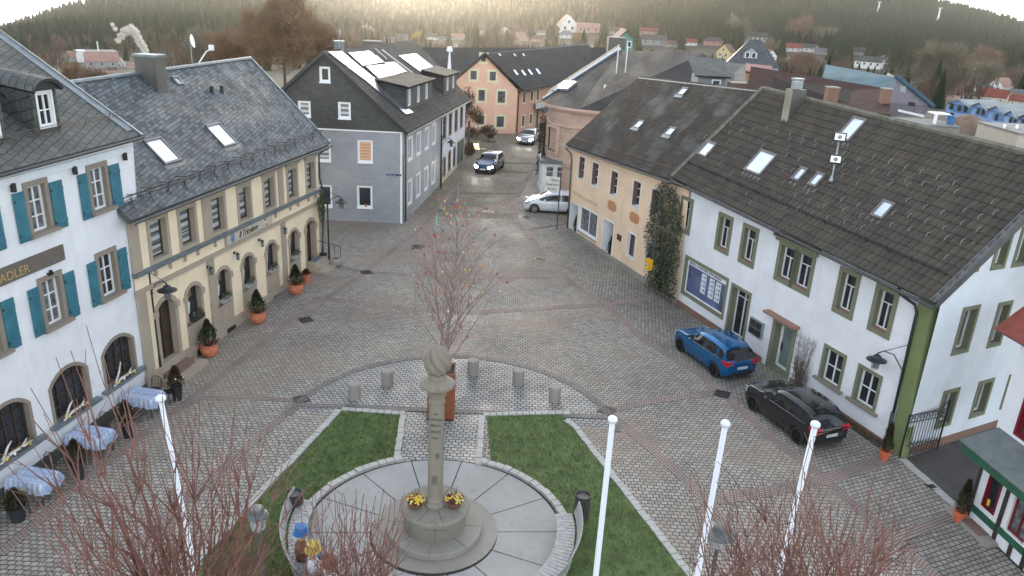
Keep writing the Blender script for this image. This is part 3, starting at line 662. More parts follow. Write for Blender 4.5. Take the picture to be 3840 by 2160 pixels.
for k, a in enumerate((4.40, 6.68, 9.05, 11.6)):
    mb = MB(); F.box(mb, a-.03, a+.05, 3.66, 3.78, 0, .06); mb.tube([F.P(a, 3.72, .05), F.P(a, 3.80, .13), F.P(a+.02, 3.72, .2)], .014, 5)
    mb.lathe([(.10, 3.68), (.05, 3.74)], 6, F.P(a, 0, .2)); mb.lathe([(.05, 3.40), (.075, 3.41)], 6, F.P(a, 0, .2))
    for q in range(4): t = q*math.pi/2; mb.tube([F.P(a, 3.4, .2)+V(math.cos(t)*.065, math.sin(t)*.065, 0), F.P(a, 3.68, .2)+V(math.cos(t)*.085, math.sin(t)*.085, 0)], .008, 4)
    o = mb.build('wall_lantern', m_black, res); mb = MB(); mb.lathe([(.05, 3.42), (.07, 3.67)], 6, F.P(a, 0, .2)); mb.build('lantern_glass', m_milk, o)
# flower boxes of the windows
m_leaf = plain('evergreen_leaf', (.045, .065, .025), .7, .5, 9); m_leafb = plain('brown_leaf', (.12, .075, .03), .8, .4, 9)
m_flw = plain('white_flower', (.7, .7, .6), .7, .1); m_fly = plain('yellow_flower', (.75, .5, .04), .7, .1); m_flp = plain('maroon_flower', (.16, .02, .04), .7, .2); m_flr = plain('red_flower', (.5, .03, .02), .6, .2)
def leaves(mb, c, rx, ry, rz, n, size, seed, mats=1, droop=0):
    r_ = random.Random(seed); c = Vector(c)
    for k in range(n):
        while True:
            p = V(r_.uniform(-1, 1), r_.uniform(-1, 1), r_.uniform(-1, 1))
            if p.length < 1: break
        q = c+V(p.x*rx, p.y*ry, p.z*rz); a = V(r_.gauss(0, 1), r_.gauss(0, 1), r_.gauss(0, .8)).normalized()*size*r_.uniform(.6, 1.4); b = a.orthogonal().normalized()*size*.45
        b.rotate(Matrix.Rotation(r_.uniform(0, 6.28), 3, a)); mb.face([q-b, q+a*.6, q+b, q-a*.3], r_.randrange(mats))
for k, a in enumerate((2.72, 5.10, 7.38, 9.78, 12.42)):
    p0 = F.P(a+.46, 1.86, .12); fb = thing('flower_box', 'planted flower box on the sill of the restaurant\'s %s arched window' % ('first', 'second', 'third', 'fourth', 'fifth')[k], 'flower box', F.P(a+.46, 1.79, .12), 0, 'flower boxes on the restaurant sills')
    mb = MB(); F.box(mb, a+.04, a+.88, 1.79, 1.95, .03, .22); mb.build('box', m_plank if k != 0 else m_dmetal, fb)
    mb = MB(); leaves(mb, F.P(a+.46, 2.04, .13), .22, .45, .16, 160, .07, k+50); mb.build('foliage', m_leaf, fb)
    mb = MB(); leaves(mb, F.P(a+.46, 2.03, .16), .2, .42, .12, 22, .05, k+80, 3); mb.build('blossoms', [m_flw, m_fly, m_flw], fb)
# roof
EZ = 7.12; DRg = 3.75; RZ = 11.1
def rp(u, z, d): p = F.A+F.U*u+Z*z+F.N*d; return p
a, b, c, d = rp(-.75, 7.02, .45), rp(17.15, 6.72, .5), rp(16.75, 11.1, -DRg), rp(-.75, 11.1, -DRg)
mb = MB(); mb.slab(a, b, c, d, .2, 0, 1); Pr = roof_fn(a, b, c, d)
mb.slab(rp(17.0, 6.8, -2*DRg-.5), rp(-.75, 7.0, -2*DRg-.5), rp(-.75, 11.08, -DRg-.01), rp(16.75, 11.08, -DRg-.01), .2, 0, 1)
rf = mb.build('roof', [m_slate, m_gutter], res)
mb = MB(); mb.tube([rp(-.75, 11.13, -DRg), rp(16.75, 11.13, -DRg)], .09, 6); mb.build('ridge_cap', m_lead, res)
mb = MB(); mb.tube([b+Z*.03, c+Z*.04], .05, 5); mb.build('verge_trim', m_lead, res)
gutter(rp(-.75, 6.93, .53), rp(17.15, 6.62, .58), res)
pipe('downpipe', [rp(17.1, 6.58, .55), rp(16.6, 6.35, .2), rp(16.42, 6.2, .1), rp(16.4, 4.9, .1), rp(16.4, 4.0, .3), rp(16.3, 0.1, .12)], .05, m_dmetal, res)
def chimney(parent, base, ux, uy, w_, d_, h0, h1, mat, cap=m_lead, capn='chimney_cap', name='chimney', over=.06):
    mb = MB(); o = Vector(base)-ux*w_/2-uy*d_/2+Z*h0; mb.par(o, ux*w_, uy*d_, Z*(h1-h0)); ch = mb.build(name, mat, parent)
    mb = MB(); o = Vector(base)-ux*(w_/2+over)-uy*(d_/2+over)+Z*h1; mb.par(o, ux*(w_+2*over), uy*(d_+2*over), Z*.1); mb.build(capn, cap, ch); return ch
m_chm = plain('sheet_clad_chimney', (.095, .09, .082), .5, .15, 2)
u_, v_ = Pr.uv(*c1(1130, 650)); bs = Pr(u_, v_, 0)
chimney(res, bs+F.U*.35-F.N*.15, F.U, -F.N, .7, .98, -.9, 1.15, m_chm)
for pts in ((c1(1070, 1070), c1(1210, 1040), c1(1355, 1215), c1(1240, 1255)), (c1(1530, 960), c1(1640, 935), c1(1790, 1090), c1(1690, 1120))):
    q = [Pr.uv(*p) for p in pts]; roofwindow(Pr, res, (q[0][0]+q[3][0])/2, (q[1][0]+q[2][0])/2, (q[2][1]+q[3][1])/2, (q[0][1]+q[1][1])/2)
q = [Pr.uv(*p) for p in (c1(1280, 600), c1(1330, 590), c1(1375, 645), c1(1330, 655))]; roofwindow(Pr, res, q[0][0], q[2][0], q[3][1], q[1][1], m_zinc, m_lead, False, 'roof_hatch')
for p in (c1(1593, 715), c1(1668, 712)):
    u_, v_ = Pr.uv(*p); mb = MB(); q = Pr(u_, v_, 0); mb.lathe([(.09, -.1), (.09, .35), (.06, .36)], 10, q); mb.build('vent_pipe', m_dmetal, res)
mb = MB()
for vv, hh in ((.75, .34), (.78, .2), (.72, .08)): mb.tube([Pr(.3, vv, hh), Pr(17.6, vv, hh)], .014, 4)
for k in range(16):
    u_ = .6+k*1.12; mb.tube([Pr(u_, .55, .0), Pr(u_, .75, .36), Pr(u_, 1.05, .0)], .018, 4); mb.tube([Pr(u_, .35, .02), Pr(u_, .75, .2)], .014, 4)
mb.build('snow_guard', m_dmetal, res)
u_, v_ = Pr.uv(*c1(1440, 490)); q = Pr(u_, v_, 0)
mb = MB(); mb.tube([q, q+Z*1.15], .025, 5); ant = mb.build('aerial_mast', m_zinc, res)
mb = MB(); mb.lathe([(.01, 0), (.2, .04), (.3, .1), (.31, .11)], 20, (0, 0, 0)); 
Mr = Matrix.Translation(q+Z*1.0) @ Matrix.Rotation(R(10), 4, 'Z') @ Matrix.Rotation(R(80), 4, 'Y'); mb.v = [tuple(Mr @ Vector(p)) for p in mb.v]; mb.build('satellite_dish', m_wpaint, res)
u2, v2 = Pr.uv(*c1(1490, 488)); q = Pr(u2, v2, 0); mb = MB(); mb.tube([q, q+V(.2, .5, .5), q+V(.35, .8, .62)], .03, 5); mb.box(q.x+.25, q.x+.45, q.y+.7, q.y+.9, q.z+.55, q.z+.8); mb.build('roof_bracket', m_wpaint, res)
# steps and rail
st = thing('entrance_steps', 'stone steps with a blue mat before the restaurant entrance', 'steps', rp(14.9, 0, .8))
mb = MB()
for (u0, u1, h, d1) in ((14.1, 16.3, .17, 1.25), (14.25, 16.2, .34, .85), (14.35, 15.9, .5, .5)): mb.par(rp(u0, 0, .05), F.U*(u1-u0), F.N*d1, Z*h)
mb.build('step_blocks', m_stone, st); mb = MB(); mb.par(rp(14.6, .5, .12), F.U*1.0, F.N*.3, Z*.015); mb.build('door_mat', plain('blue_grey_mat', (.10, .14, .18), .9), st)
mb = MB(); mb.tube([rp(15.9, 1.35, .05), rp(16.2, 1.15, .6), rp(16.4, .95, 1.2), rp(16.42, .1, 1.2)], .02, 6); mb.tube([rp(16.3, 1.05, .9), rp(16.3, .1, .9)], .015, 5); mb.build('handrail', m_black, st)
st = thing('door_step', 'single stone step under the brown arched door', 'steps', rp(1.3, 0, .4)); mb = MB(); mb.par(rp(.3, 0, .09), F.U*2.2, F.N*.75, Z*.2); mb.build('lower_step', m_stone, st)
mb = MB(); mb.par(rp(.5, .2, .09), F.U*1.6, F.N*.4, Z*.2); mb.build('upper_step', m_plinth, st)
FR = F
# ================================================================ grey slate-gabled house
F = Fac(G(1505, 838), G(1240, 826)); gh = thing('gabled_house', 'grey sided house with a dark slate gable and solar panels on the roof', 'house', F.A); S = 'gh'
Fst = Fac(G(1513, 838), G(1737, 600), slope=-.028)
for (a, b, z0, z1, pn) in ((4.60, 5.18, 9.26, 10.12, m_glass), (3.34, 4.05, 7.0, 7.95, m_blindw), (5.94, 6.64, 7.0, 7.9, m_blindw), (1.94, 2.84, 4.16, 5.54, m_oblind), (2.0, 2.94, 1.06, 2.46, m_glass), (4.72, 5.62, 4.12, 5.5, m_blindw), (4.72, 5.62, 1.0, 2.4, m_glass)):
    window(F, gh, a, b, z0, z1, .05, m_wpaint, .1, m_wpaint, 1, (), pn, sill=(m_wpaint, .07, .12), key=S, fw=.09)
low = [h for h in HOLES[S] if h[0][1] < 6]; up_ = [h for h in HOLES[S] if h[0][1] >= 6]
AX, RZg = 4.9, 11.15
wall('wall', F, [(0, 0), (9.9, 0), (9.9, 6.24), (0, 6.24)], low, m_siding, gh)
wall('gable_cladding', F, [(-.06, 6.2), (9.96, 6.2), (9.9, 6.7), (AX, RZg-.1), (-.0, 6.7)], up_, m_gslate, gh).data
mb = MB(); F.box(mb, -.08, 9.96, 6.16, 6.24, -.01, .07); mb.build('drip_board', m_wpaint, gh)
mb = MB(); mb.par(F.P(.07, 0, .02), -F.U*.14, F.N*-.14, Z*6.2); mb.build('corner_trim', m_wpaint, gh)
mb = MB(); F.box(mb, .16, 1.02, 3.30, 3.42, .01, .04); F.box(mb, .0, .1, 3.30, 3.42, .01, .03); sg = mb.build('street_sign', plain('navy_sign', (.01, .02, .10), .4), gh)
text('Wunsiedler Straße', 'lettering', m_wpaint, .085, F.P(.98, 3.33, .045), -F.U, Z, sg, .003)
mb = MB(); mb.lathe([(.07, 1.0), (.1, 1.14), (.11, 1.15)], 10, F.P(2.4, .08, -.02)); mb.build('flower_pot', m_terra, gh)
# street side, grey half
for a in (1.2, 3.75, 6.35, 8.85):
    window(Fst, gh, a, a+1.2, 4.12, 5.66, .08, m_wpaint, .07, m_wpaint, 2, (), m_glass2, key='ghs', fw=.12)
    window(Fst, gh, a-.05, a+1.1, 1.02, 2.68, .08, m_wpaint, .07, m_wpaint, 2, (), m_glass2, key='ghs', fw=.12)
wall('side_wall', Fst, [(0, 0), (11.8, 0), (11.8, 6.3), (0, 6.3)], HOLES['ghs'], m_siding2, gh)
pipe('downpipe', [Fst.P(.3, 6.25, .35), Fst.P(.2, 6.0, .1), Fst.P(.2, 3, .1), Fst.P(.2, .1, .1)], .06, m_gutter, gh)
# roof: ridge parallel to the street side
def gp(u, v, z): return F.A+Fst.U*u-F.U*(-v)+Z*z     # u along the street, v across (towards the left along the gable)
RL = 24.2; zsl = -.028*RL
a, b, c, d = gp(-.35, -.5, 6.28), gp(RL, -.5, 6.28+zsl), gp(RL, AX, RZg+zsl*.6), gp(-.35, AX, RZg)
mb = MB(); mb.slab(a, b, c, d, .2, 0, 1); Pg = roof_fn(a, b, c, d)
mb.slab(gp(RL, 10.4, 6.2), gp(-.35, 10.4, 6.2), gp(-.35, AX+.01, RZg-.01), gp(RL, AX+.01, RZg-.4), .2, 0, 1)
rf = mb.build('roof', [m_darkroof, m_gslate], gh)
HR = (d-a).length; Lr = (b-a).length
gutter(gp(-.3, -.58, 6.2), gp(RL, -.58, 6.2+zsl), gh)
m_pvw = plain('solar_collector_glass', (.62, .68, .78), .25, .04, 1, metal=.6); m_pvs = plain('metal_sheet_panel', (.30, .33, .37), .22, .35, .8, metal=.8)
def panel(pts, mat, name, h=.12, lab=None):
    q = [Pg.uv(*p) for p in pts]; mb = MB(); T = [Pg(u, v, h) for u, v in q]; B = [Pg(u, v, .0) for u, v in q]; mb.face(T)
    for k in range(4): mb.face([T[k], B[k], B[(k+1) % 4], T[(k+1) % 4]], 1)
    return mb.build(name, [mat, m_dmetal], gh)
panel([zg(625, 110), zg(785, 97), zg(898, 183), zg(735, 210)], m_pvw, 'solar_panel'); panel([zg(760, 215), zg(912, 200), zg(1018, 292), zg(878, 322)], m_pvw, 'solar_panel')
panel([zg(1012, 135), zg(1145, 120), zg(1298, 235), zg(1182, 258)], m_pvw, 'solar_panel')
panel([zg(470, 97), zg(575, 92), zg(710, 205), zg(620, 212)], m_pvs, 'metal_panel', .08); panel([zg(622, 214), zg(712, 207), zg(858, 322), zg(775, 330)], m_pvs, 'metal_panel', .08)
panel([zg(778, 332), zg(858, 324), zg(975, 448), zg(925, 460)], m_pvs, 'metal_panel', .08); panel([zg(928, 462), zg(978, 450), zg(1135, 568), zg(1078, 582)], m_pvs, 'metal_panel', .08)
panel([zg(905, 185), zg(985, 178), zg(1100, 268), zg(1025, 285)], m_pvs, 'metal_panel', .08)
panel([zg(833, 130), zg(845, 128), zg(900, 178), zg(888, 180)], m_wpaint, 'skylight', .08)
for p0, p1 in ((zg(880, 95), zg(1158, 303)), (zg(825, 85), zg(915, 165))):
    u0, v0 = Pg.uv(*p0); u1, v1 = Pg.uv(*p1); mb = MB(); mb.tube([Pg(u0, v0, .18), Pg(u1, v1, .18)], .06, 5); mb.build('roof_rail', m_wpaint if p0[0] > 1420 else m_zinc, gh)
# dormers with tiled hoods
def gdormer(u0, u1, v0, h, dep, wins):
    # front parallel to the street wall
    base = Pg(u0, v0, 0); base1 = Pg(u1, v0, 0); Fd = Fac(base, base1); Fd.A = base.copy(); Fd.U = (base1-base).normalized(); Fd.N = Fst.N.copy(); L = (base1-base).length; Fd.sl = 0
    def D(x, y, z): return base+Fd.U*x-Fd.N*y+Z*z
    mb = MB(); holes = [outline(w0, w0+.55, .35, h-.25) for w0 in wins]; wallface(Fd, mb, [(0, -.1), (L, -.1), (L, h), (0, h)], holes)
    for x in (0, L): mb.face([D(x, 0, -.1), D(x, 0, h), D(x, dep, h+.3), D(x, dep, h-.3)], 0, [(0, 0), (0, 1), (2, 1), (2, 0)])
    dm = mb.build('dormer', m_gslate, gh)
    for w0 in wins:
        w_ = window(Fd, gh, w0, w0+.55, .35, h-.25, .06, m_wpaint, .06, m_wpaint, 1, (), m_glass, fw=.06); w_.parent = dm
    mb = MB(); mb.slab(D(-.35, -.25, h-.06), D(L+.35, -.25, h-.06), D(L+.35, dep+1.2, h+.55), D(-.35, dep+1.2, h+.55), .16, 0, 0); mb.build('dormer_roof', m_darkroof, dm)
ud, vd = Pg.uv(*zg(1095, 540)); ud2, vd2 = Pg.uv(*zg(1265, 485))
gdormer(ud-.6, ud2+1.0, (vd+vd2)/2, 1.75, 2.2, [.45, 3.2, 5.9][:3] if ud2-ud > 4.5 else [.4, 1.8])
ud3, vd3 = Pg.uv(*zg(1400, 420)); gdormer(ud3-1.5, ud3+4.2, vd3, 1.7, 2.0, [1.2, 3.8])
chimney(gh, gp(3.3, AX+.1, RZg), Fst.U, F.U, .5, .5, -.5, .35, m_lead, name='vent_stack')
q = gp(3.0, AX, RZg); mb = MB(); mb.tube([q, q+Z*.95], .03, 5); mb.lathe([(.02, 0), (.2, .05), (.3, .12)], 18, (0, 0, 0)); Mr = Matrix.Translation(q+Z*.9) @ Matrix.Rotation(R(15), 4, 'Z') @ Matrix.Rotation(R(78), 4, 'Y')
i0 = len(mb.v)-54; mb.v[i0:] = [tuple(Mr @ Vector(p)) for p in mb.v[i0:]]; mb.build('satellite_dish', m_zinc, gh)
uc_, vc_ = Pg.uv(*zg(1412, 255)); q = Pg(uc_, vc_, 0); mb = MB(); mb.tube([q, q+Z*1.9], [.22, .07], 6); mb.tube([q+Z*1.9, q+Z*2.1, q+Z*2.35], [.28, .28, .2], 8); mb.build('flue', m_wpaint, gh)
# white rear house on the street
wh = thing('row_house', 'pale lilac house joined behind the grey sided house with a green gate', 'house', Fst.P(12, 0))
for a in (12.95, 15.45, 18.1, 20.75):
    window(Fst, wh, a, a+1.25, 3.95, 5.78, .08, m_stone, .1, m_dmetal, 2, (.6,), m_glass2, key='wh')
for a in (15.5, 17.7): window(Fst, wh, a, a+1.05, .85, 2.62, .1, m_stone, .1, m_dmetal, 2, (), m_glass2, a=.2, key='wh')
window(Fst, wh, 12.95, 14.3, .1, 2.4, .08, m_stone, .12, m_dmetal, 1, (.8,), m_lead, a=.2, key='wh', name='door')
window(Fst, wh, 19.6, 23.0, .1, 2.75, .1, m_stone, .15, m_dgreen, 2, (), plain('green_gate_boards', (.05, .085, .07), .6), key='wh', name='gate', label='tall dark green carriage gate')
def whb(mb):
    mb.face([Fst.P(23.4, 0), Fst.P(23.4, 0, -9), Fst.P(23.4, 6.2, -9), Fst.P(23.4, 10, -4.9), Fst.P(23.4, 6.2, 0)])
wall('wall', Fst, [(11.8, 0), (23.4, 0), (23.4, 6.25), (11.8, 6.25)], HOLES['wh'], m_lilac, wh, whb)
mb = MB(); Fst.box(mb, 12.2, 19.5, .0, .8, 0, .07); mb.build('plinth', plaster('headlit_plinth', (.50, .44, .32)), wh)  # yellowish base colour holds the headlight glow falling on the plinth
pipe('downpipe', [Fst.P(11.85, 6.2, .3), Fst.P(11.85, 5.9, .1), Fst.P(11.85, .1, .1)], .06, m_gutter, wh)

# ================================================================ bakery
F = Fac(G(2128, 862), G(2520, 1130), slope=.008); bk = thing('bakery', 'apricot bakery house with faded lettering and an old brown roof', 'house', F.A); S = 'bk'
for a in (1.02, 3.02, 5.62, 8.4, 10.5):
    window(F, bk, a, a+.85, 3.90, 5.36, .055, m_wpaint, .3, m_wpaint, 2, (.35, .68), m_glass, key=S, fw=.05)
    mb = MB(); F.box(mb, a+.02, a+.06, 3.92, 5.34, -.29, -.0); mb.build('window_reveal', m_redwin, bk)
window(F, bk, 1.72, 4.35, .56, 2.16, .07, m_wpaint, .12, m_wpaint, 2, (), m_glass2, key=S, sill=(m_stone, .08, .1), name='shop_window')
window(F, bk, .25, 1.45, .12, 2.05, .03, m_wpaint, .7, m_plank, 1, (), plain('grey_passage', (.16, .17, .19), .8), key=S, name='doorway', label='deep grey doorway at the far end')
window(F, bk, 5.2, 6.55, .08, 2.22, .07, m_wpaint, .7, m_plank, 1, (), plain('grey_door', (.17, .18, .20), .8), key=S, name='doorway', label='deep grey doorway in the middle')
for a in (8.42, 10.55): window(F, bk, a, a+.85, .86, 2.25, .055, m_wpaint, .2, m_redwin, 2, (), m_glass, key=S, fw=.05)
def bkb(mb):
    mb.face([F.P(0, 0), F.P(-.3, 5.7), F.P(-.3, 9.6, -4.2), F.P(-.3, 6, -8), F.P(0, 0, -8)])
wall('wall', F, [(.0, 0), (14.35, 0), (14.0, 6.65), (-.3, 5.75)], HOLES[S], m_bak, bk, bkb)
mb = MB(); F.box(mb, -.05, 14.2, -.1, .22, -.02, .06); mb.build('plinth', m_conc, bk)
for (a, b) in ((5.52, 6.6), (8.33, 9.42)):
    mb = MB(); F.box(mb, a+.15, b-.15, 2.94, 3.54, 0, .022); F.box(mb, a, b, 3.04, 3.44, 0, .024); mb.build('bare_panel', m_patch, bk)
mb = MB(); F.box(mb, 7.1, 7.62, 1.42, 1.78, 0, .03); mb.build('plaque', plain('dark_plaque', (.06, .03, .035), .5), bk)
m_faint = plain('faded_letter_paint', (.52, .45, .27), .9, .15, 8)
text('BÄCKEREI  KONDITOREI', 'lettering', m_faint, .34, F.P(.42, 2.66, .01), F.P(1, 0)-F.P(0, 0), Z, bk, .004, sp=1.0)
# roof
ea = F.P(-.55, 5.86, .38); eb = F.P(14.0, 6.42, .38)
Fside = F.side(-.55); dk, zk = Fside.uz(2388, 293); dk = max(3.0, min(5.5, dk)) if dk > 0 else 4.2
rr0 = AT(2400, 284, 1); Fp = Fac(F.P(-.55, 0, -4.3), F.P(14, 0, -4.3)); u0, z0 = Fp.uz(2400, 285); u1, z1 = Fp.uz(2858, 334)
ra, rb = Fp.P(u0, z0), Fp.P(u1, z1)
mb = MB(); mb.slab(ea, eb, rb, ra, .2, 0, 1); Pb = roof_fn(ea, eb, rb, ra)
bx = F.N*-8.6; mb.slab(eb+bx, ea+bx, ra+Z*-.01, rb+Z*-.01, .2, 0, 1); mb.build('roof', [m_brownroof, m_gutter], bk)
gutter(ea-Z*.12+F.N*.07, eb-Z*.12+F.N*.07, bk); pipe('downpipe', [F.P(-.4, 5.6, .4), F.P(-.15, 5.3, .12), F.P(.02, 4.9, .1), F.P(.1, 2.5, .1), F.P(.15, .2, .1)], .055, m_gutter, bk)
for pts in ((zc(1395, 665), zc(1445, 642), zc(1480, 650), zc(1425, 697)), (zc(1635, 722), zc(1690, 697), zc(1728, 706), zc(1670, 755)), (zc(1735, 415), zc(1785, 390), zc(1822, 396), zc(1770, 440))):
    q = [Pb.uv(*p) for p in pts]; us = [p[0] for p in q]; vs_ = [p[1] for p in q]; uc_ = sum(us)/4; v0, v1 = (q[0][1]+q[3][1])/2, (q[1][1]+q[2][1])/2
    roofwindow(Pb, bk, uc_-.33, uc_+.33, min(v0, v1), max(v0, v1)+.15, m_skyl, m_lead, True, fw=.05, th=.06)
mb = MB(); mb.tube([Pb(.4, .6, .1), Pb(13.8, .6, .1)], .02, 4); mb.build('snow_guard', plain('rusty_rail', (.14, .07, .05), .7), bk)
FB = F

# ================================================================ white house with olive trim
F = Fac(G(3376, 1713), G(2532, 1137)); wg = thing('white_house', 'white house with olive green trim and a ribbed grey tile roof', 'house', F.A); S = 'wg'
m_redsill = plaster('red_sill', (.30, .17, .13), amt=.3)
def gw(a, b, z0, z1, rows=(.68,), **k):
    w_ = window(F, wg, a+.2, b-.2, z0+.18, z1-.17, .2, m_gtrim, .24, m_wpaint, 2, rows, m_glass, key=S, **k)
    mb = MB(); F.box(mb, a+.2, b-.2, z0+.185, z0+.2, -.22, .05); mb.build('sill', m_redsill, w_); return w_
for (a, b) in ((14.98, 16.1), (11.6, 12.78), (9.66, 10.85), (3.5, 4.62), (1.64, 2.74)): gw(a, b, 3.93, 5.78, fullcross=.68)
# double window with pediment
gw(7.02, 8.25, 3.98, 5.75, fullcross=.68); gw(5.95, 7.22, 3.975, 5.76, fullcross=.68)
mb = MB(); F.box(mb, 5.85, 8.4, 5.74, 5.9, -.01, .14); F.box(mb, 5.75, 8.5, 5.9, 5.97, -.01, .22)
pa, pb_, pc = (5.75, 5.97), (8.5, 5.97), (7.12, 6.4)
for (p, q) in ((pa, pc), (pc, pb_)): mb.par(F.P(p[0], p[1], -.01), F.P(*q)-F.P(*p), F.N*.2, Z*.08)
mb.face([F.P(*pa, .05), F.P(*pb_, .05), F.P(*pc, .05)]); mb.build('pediment', m_gtrim, wg)
for (a, b) in ((3.36, 4.62), (1.52, 2.74)):
    window(F, wg, a+.13, b-.15, .98, 2.36, .14, m_gtrim, .2, m_wpaint, 2, (.5,), m_glass, key=S, sill=(m_bstone, .3, .14))
sw = window(F, wg, 11.42, 14.88, .92, 2.72, .17, m_gtrim, .12, m_wpaint, 1, (), glass('blue_shop_glass', (.10, .13, .24), .1, 0, .5, .8), key=S, name='shop_window', label='wide shop window with property notices')  # pane has a mottled bluish tint
mb = MB(); F.box(mb, 11.5, 14.8, 2.44, 2.70, -.105, -.085); bn = mb.build('window_banner', m_wpaint, sw)
text('BERGL & PARTNER IMMOBILIEN', 'lettering', plain('navy_letters', (.02, .04, .16), .5), .20, F.P(14.72, 2.49, -.08), -F.U, Z, bn, .004, sp=.98)
for k, u_ in enumerate((13.15, 12.45, 11.9)):
    mb = MB(); F.box(mb, u_, u_+.42, 1.35, 2.36, -.1, -.09); nb = mb.build('notice_panel', plain('notice_white', (.68, .71, .76), .5), sw)
    mb = MB()
    for q in range(4): F.box(mb, u_+.04, u_+.2, 1.45+q*.23, 1.6+q*.23, -.09, -.085); F.box(mb, u_+.24, u_+.38, 1.47+q*.23, 1.54+q*.23, -.09, -.085)
    mb.build('notice_pictures', plain('notice_print', (.3, .34, .42), .6, .5, 9), nb)
sd_ = window(F, wg, 9.62, 10.86, .28, 2.66, .15, m_gtrim, .35, m_wpaint, 2, (.82,), m_glass, key=S, name='shop_door', label='white framed shop door with a brick coloured glass')
dr = window(F, wg, 6.45, 7.55, .1, 2.22, .22, m_gtrim, .38, m_wpaint, 1, (), m_milk, key=S, name='door', fw=.12, label='white entrance door with frosted glass')
mb = MB(); F.box(mb, 7.3, 7.34, .9, 1.3, -.33, -.28); mb.build('handle', m_dmetal, dr)
mb = MB(); F.box(mb, 6.1, 8.16, 2.46, 2.56, -.01, .35); mb.build('door_canopy', m_redsill, wg)
mb = MB(); F.box(mb, 8.28, 9.16, 1.06, 1.80, -.01, .14); ml = mb.build('mailbox_block', m_zinc, wg)
mb = MB()
for q in (0, 1):
    F.box(mb, 8.33, 8.70, 1.10+q*.35, 1.40+q*.35, .138, .15); F.box(mb, 8.74, 9.11, 1.10+q*.35, 1.40+q*.35, .138, .15)
mb.build('mailbox_doors', m_dmetal, ml)
sf = F.side(0, 0)
Fsd = Fac(G(3376, 1713), G(3741, 1597))
def sdw(a, b, z0, z1, key): window(Fsd, wg, a+.13, b-.13, z0+.13, z1-.13, .14, m_gtrim, .26, m_wpaint, 1, (), m_glass2, key=key, sill=(m_wpaint, -.02, -.02))
for (a, b, z0, z1) in ((1.38, 2.33, 3.83, 5.66), (3.42, 4.25, 3.78, 5.56), (5.5, 6.4, 3.75, 5.5), (1.56, 2.5, .79, 2.37), (3.6, 4.54, .8, 2.37), (5.5, 6.4, .8, 2.3), (.92, 1.62, 6.98, 8.1), (2.3, 3.1, 6.93, 8.38), (3.5, 4.3, 6.9, 8.4)): sdw(a, b, z0, z1, 'wgs')
uT0 = F.uz(*ztall(632, 108))[0]
def wgb(mb): mb.face([F.P(15.3, 0), F.P(15.3, 6.5), F.P(15.3, 11.2, -3.6), F.P(15.3, 8.5, -7), F.P(15.3, 0, -7)], 0)
wall('wall', F, [(-.0, 0), (15.55, 0), (15.3, 6.5), (uT0, 6.5)], HOLES[S], m_white, wg, wgb)
uT, zT = F.uz(*ztall(632, 108)); T_ = F.P(uT, 6.45); uS = (T_-Fsd.A).dot(Fsd.U); print('corner', uT, zT, uS)
wall('side_wall', Fsd, [(.02, 0), (12, 0), (12, 9), (4.0, 10.9), (uS+.02, 6.5)], HOLES['wgs'], m_white2, wg)
mb = MB(); lean = T_-F.P(0, 0); uR = Fsd.uz(*ztall(680, 100))[0]-Fsd.uz(*ztall(545, 690))[0]; mb.par(F.P(.50, 0, -.01), -F.U*.56, F.N*.06, lean+F.U*.0); mb.par(Fsd.P(-.06, 0, .0), Fsd.U*.42, Fsd.N*.06, lean); mb.build('corner_pilaster', m_green, wg)
mb = MB(); F.box(mb, .55, 6.1, 0, .22, -.01, .05); F.box(mb, 8.1, 9.45, 0, .24, -.01, .05); F.box(mb, 10.9, 15.5, 0, .3, -.01, .05); Fsd.box(mb, .45, 12, 0, .3, -.01, .05); mb.build('plinth', m_plinth, wg)
# roof
nb_ = -F.N
def wp(u, z, back): return F.A+F.U*u+Z*z-F.N*back
a, b, c, d = wp(-.35, 6.26, -.42), wp(16.6, 6.62, -.42), wp(16.0, 11.25, 3.5), wp(-1.2, 10.75, 3.5)
# near verge rises to the right in the picture: gable plane follows the side wall
vg = Fsd.P(4.05, 10.7, .35); d = V(vg.x, vg.y, 10.78)
Fr = Fac(wp(0, 0, 3.5), wp(15, 0, 3.5)); ur, zr1 = Fr.uz(3840, 571); ur2, zr2 = Fr.uz(2862, 336)
d = Fr.P(ur-1.9, zr1-.12*(1), 0); c = Fr.P(ur2, zr2)
ao = Fsd.P(-.3, 6.25, .35)+F.N*.42; a = V(ao.x, ao.y, 6.22)
Pw = roof_fn(b, a, d, c)   # far eave corner -> near eave corner
Lw = (a-b).length; Hw = (c-b-(c-b).dot(Pw.e)*Pw.e).length
mb = MB(); mb.slab(b, a, d, c, .18, 0, 1); n_ = Pw.n; mb.v = [tuple(Vector(p)-n_*.05) for p in mb.v]
mb.slab(wp(-3, 6.3, 7.6), wp(16.4, 6.6, 7.6), c-Z*.05, d-Z*.05, .18, 0, 1); rf = mb.build('roof', [m_darkroof, m_gutter], wg)
tile = pantiles([b, a, d, c], Pw.n, 'roof_tiles', m_pant, wg)
mb = MB(); mb.tube([c+Z*.06, d+Z*.06], .13, 6); mb.build('ridge_tiles', plain('mossy_ridge', (.15, .14, .11), .9, .3, 4), wg)
mb = MB(); mb.tube([b+Z*.02, c+Z*.06], .16, 5); mb.build('verge_tiles', plain('grey_verge', (.15, .135, .115), .9, .3, 4), wg)
mb = MB(); mb.par(a-Z*.16, d-a, Fsd.N*.06, Z*.3); mb.par(a-Z*.0+Pw.n*.03, d-a, (a-b).normalized()*-.22, Pw.n*.05); mb.build('barge_board', m_gutter, wg)
gutter(b-Z*.12+F.N*.08, a-Z*.12+F.N*.08, wg)
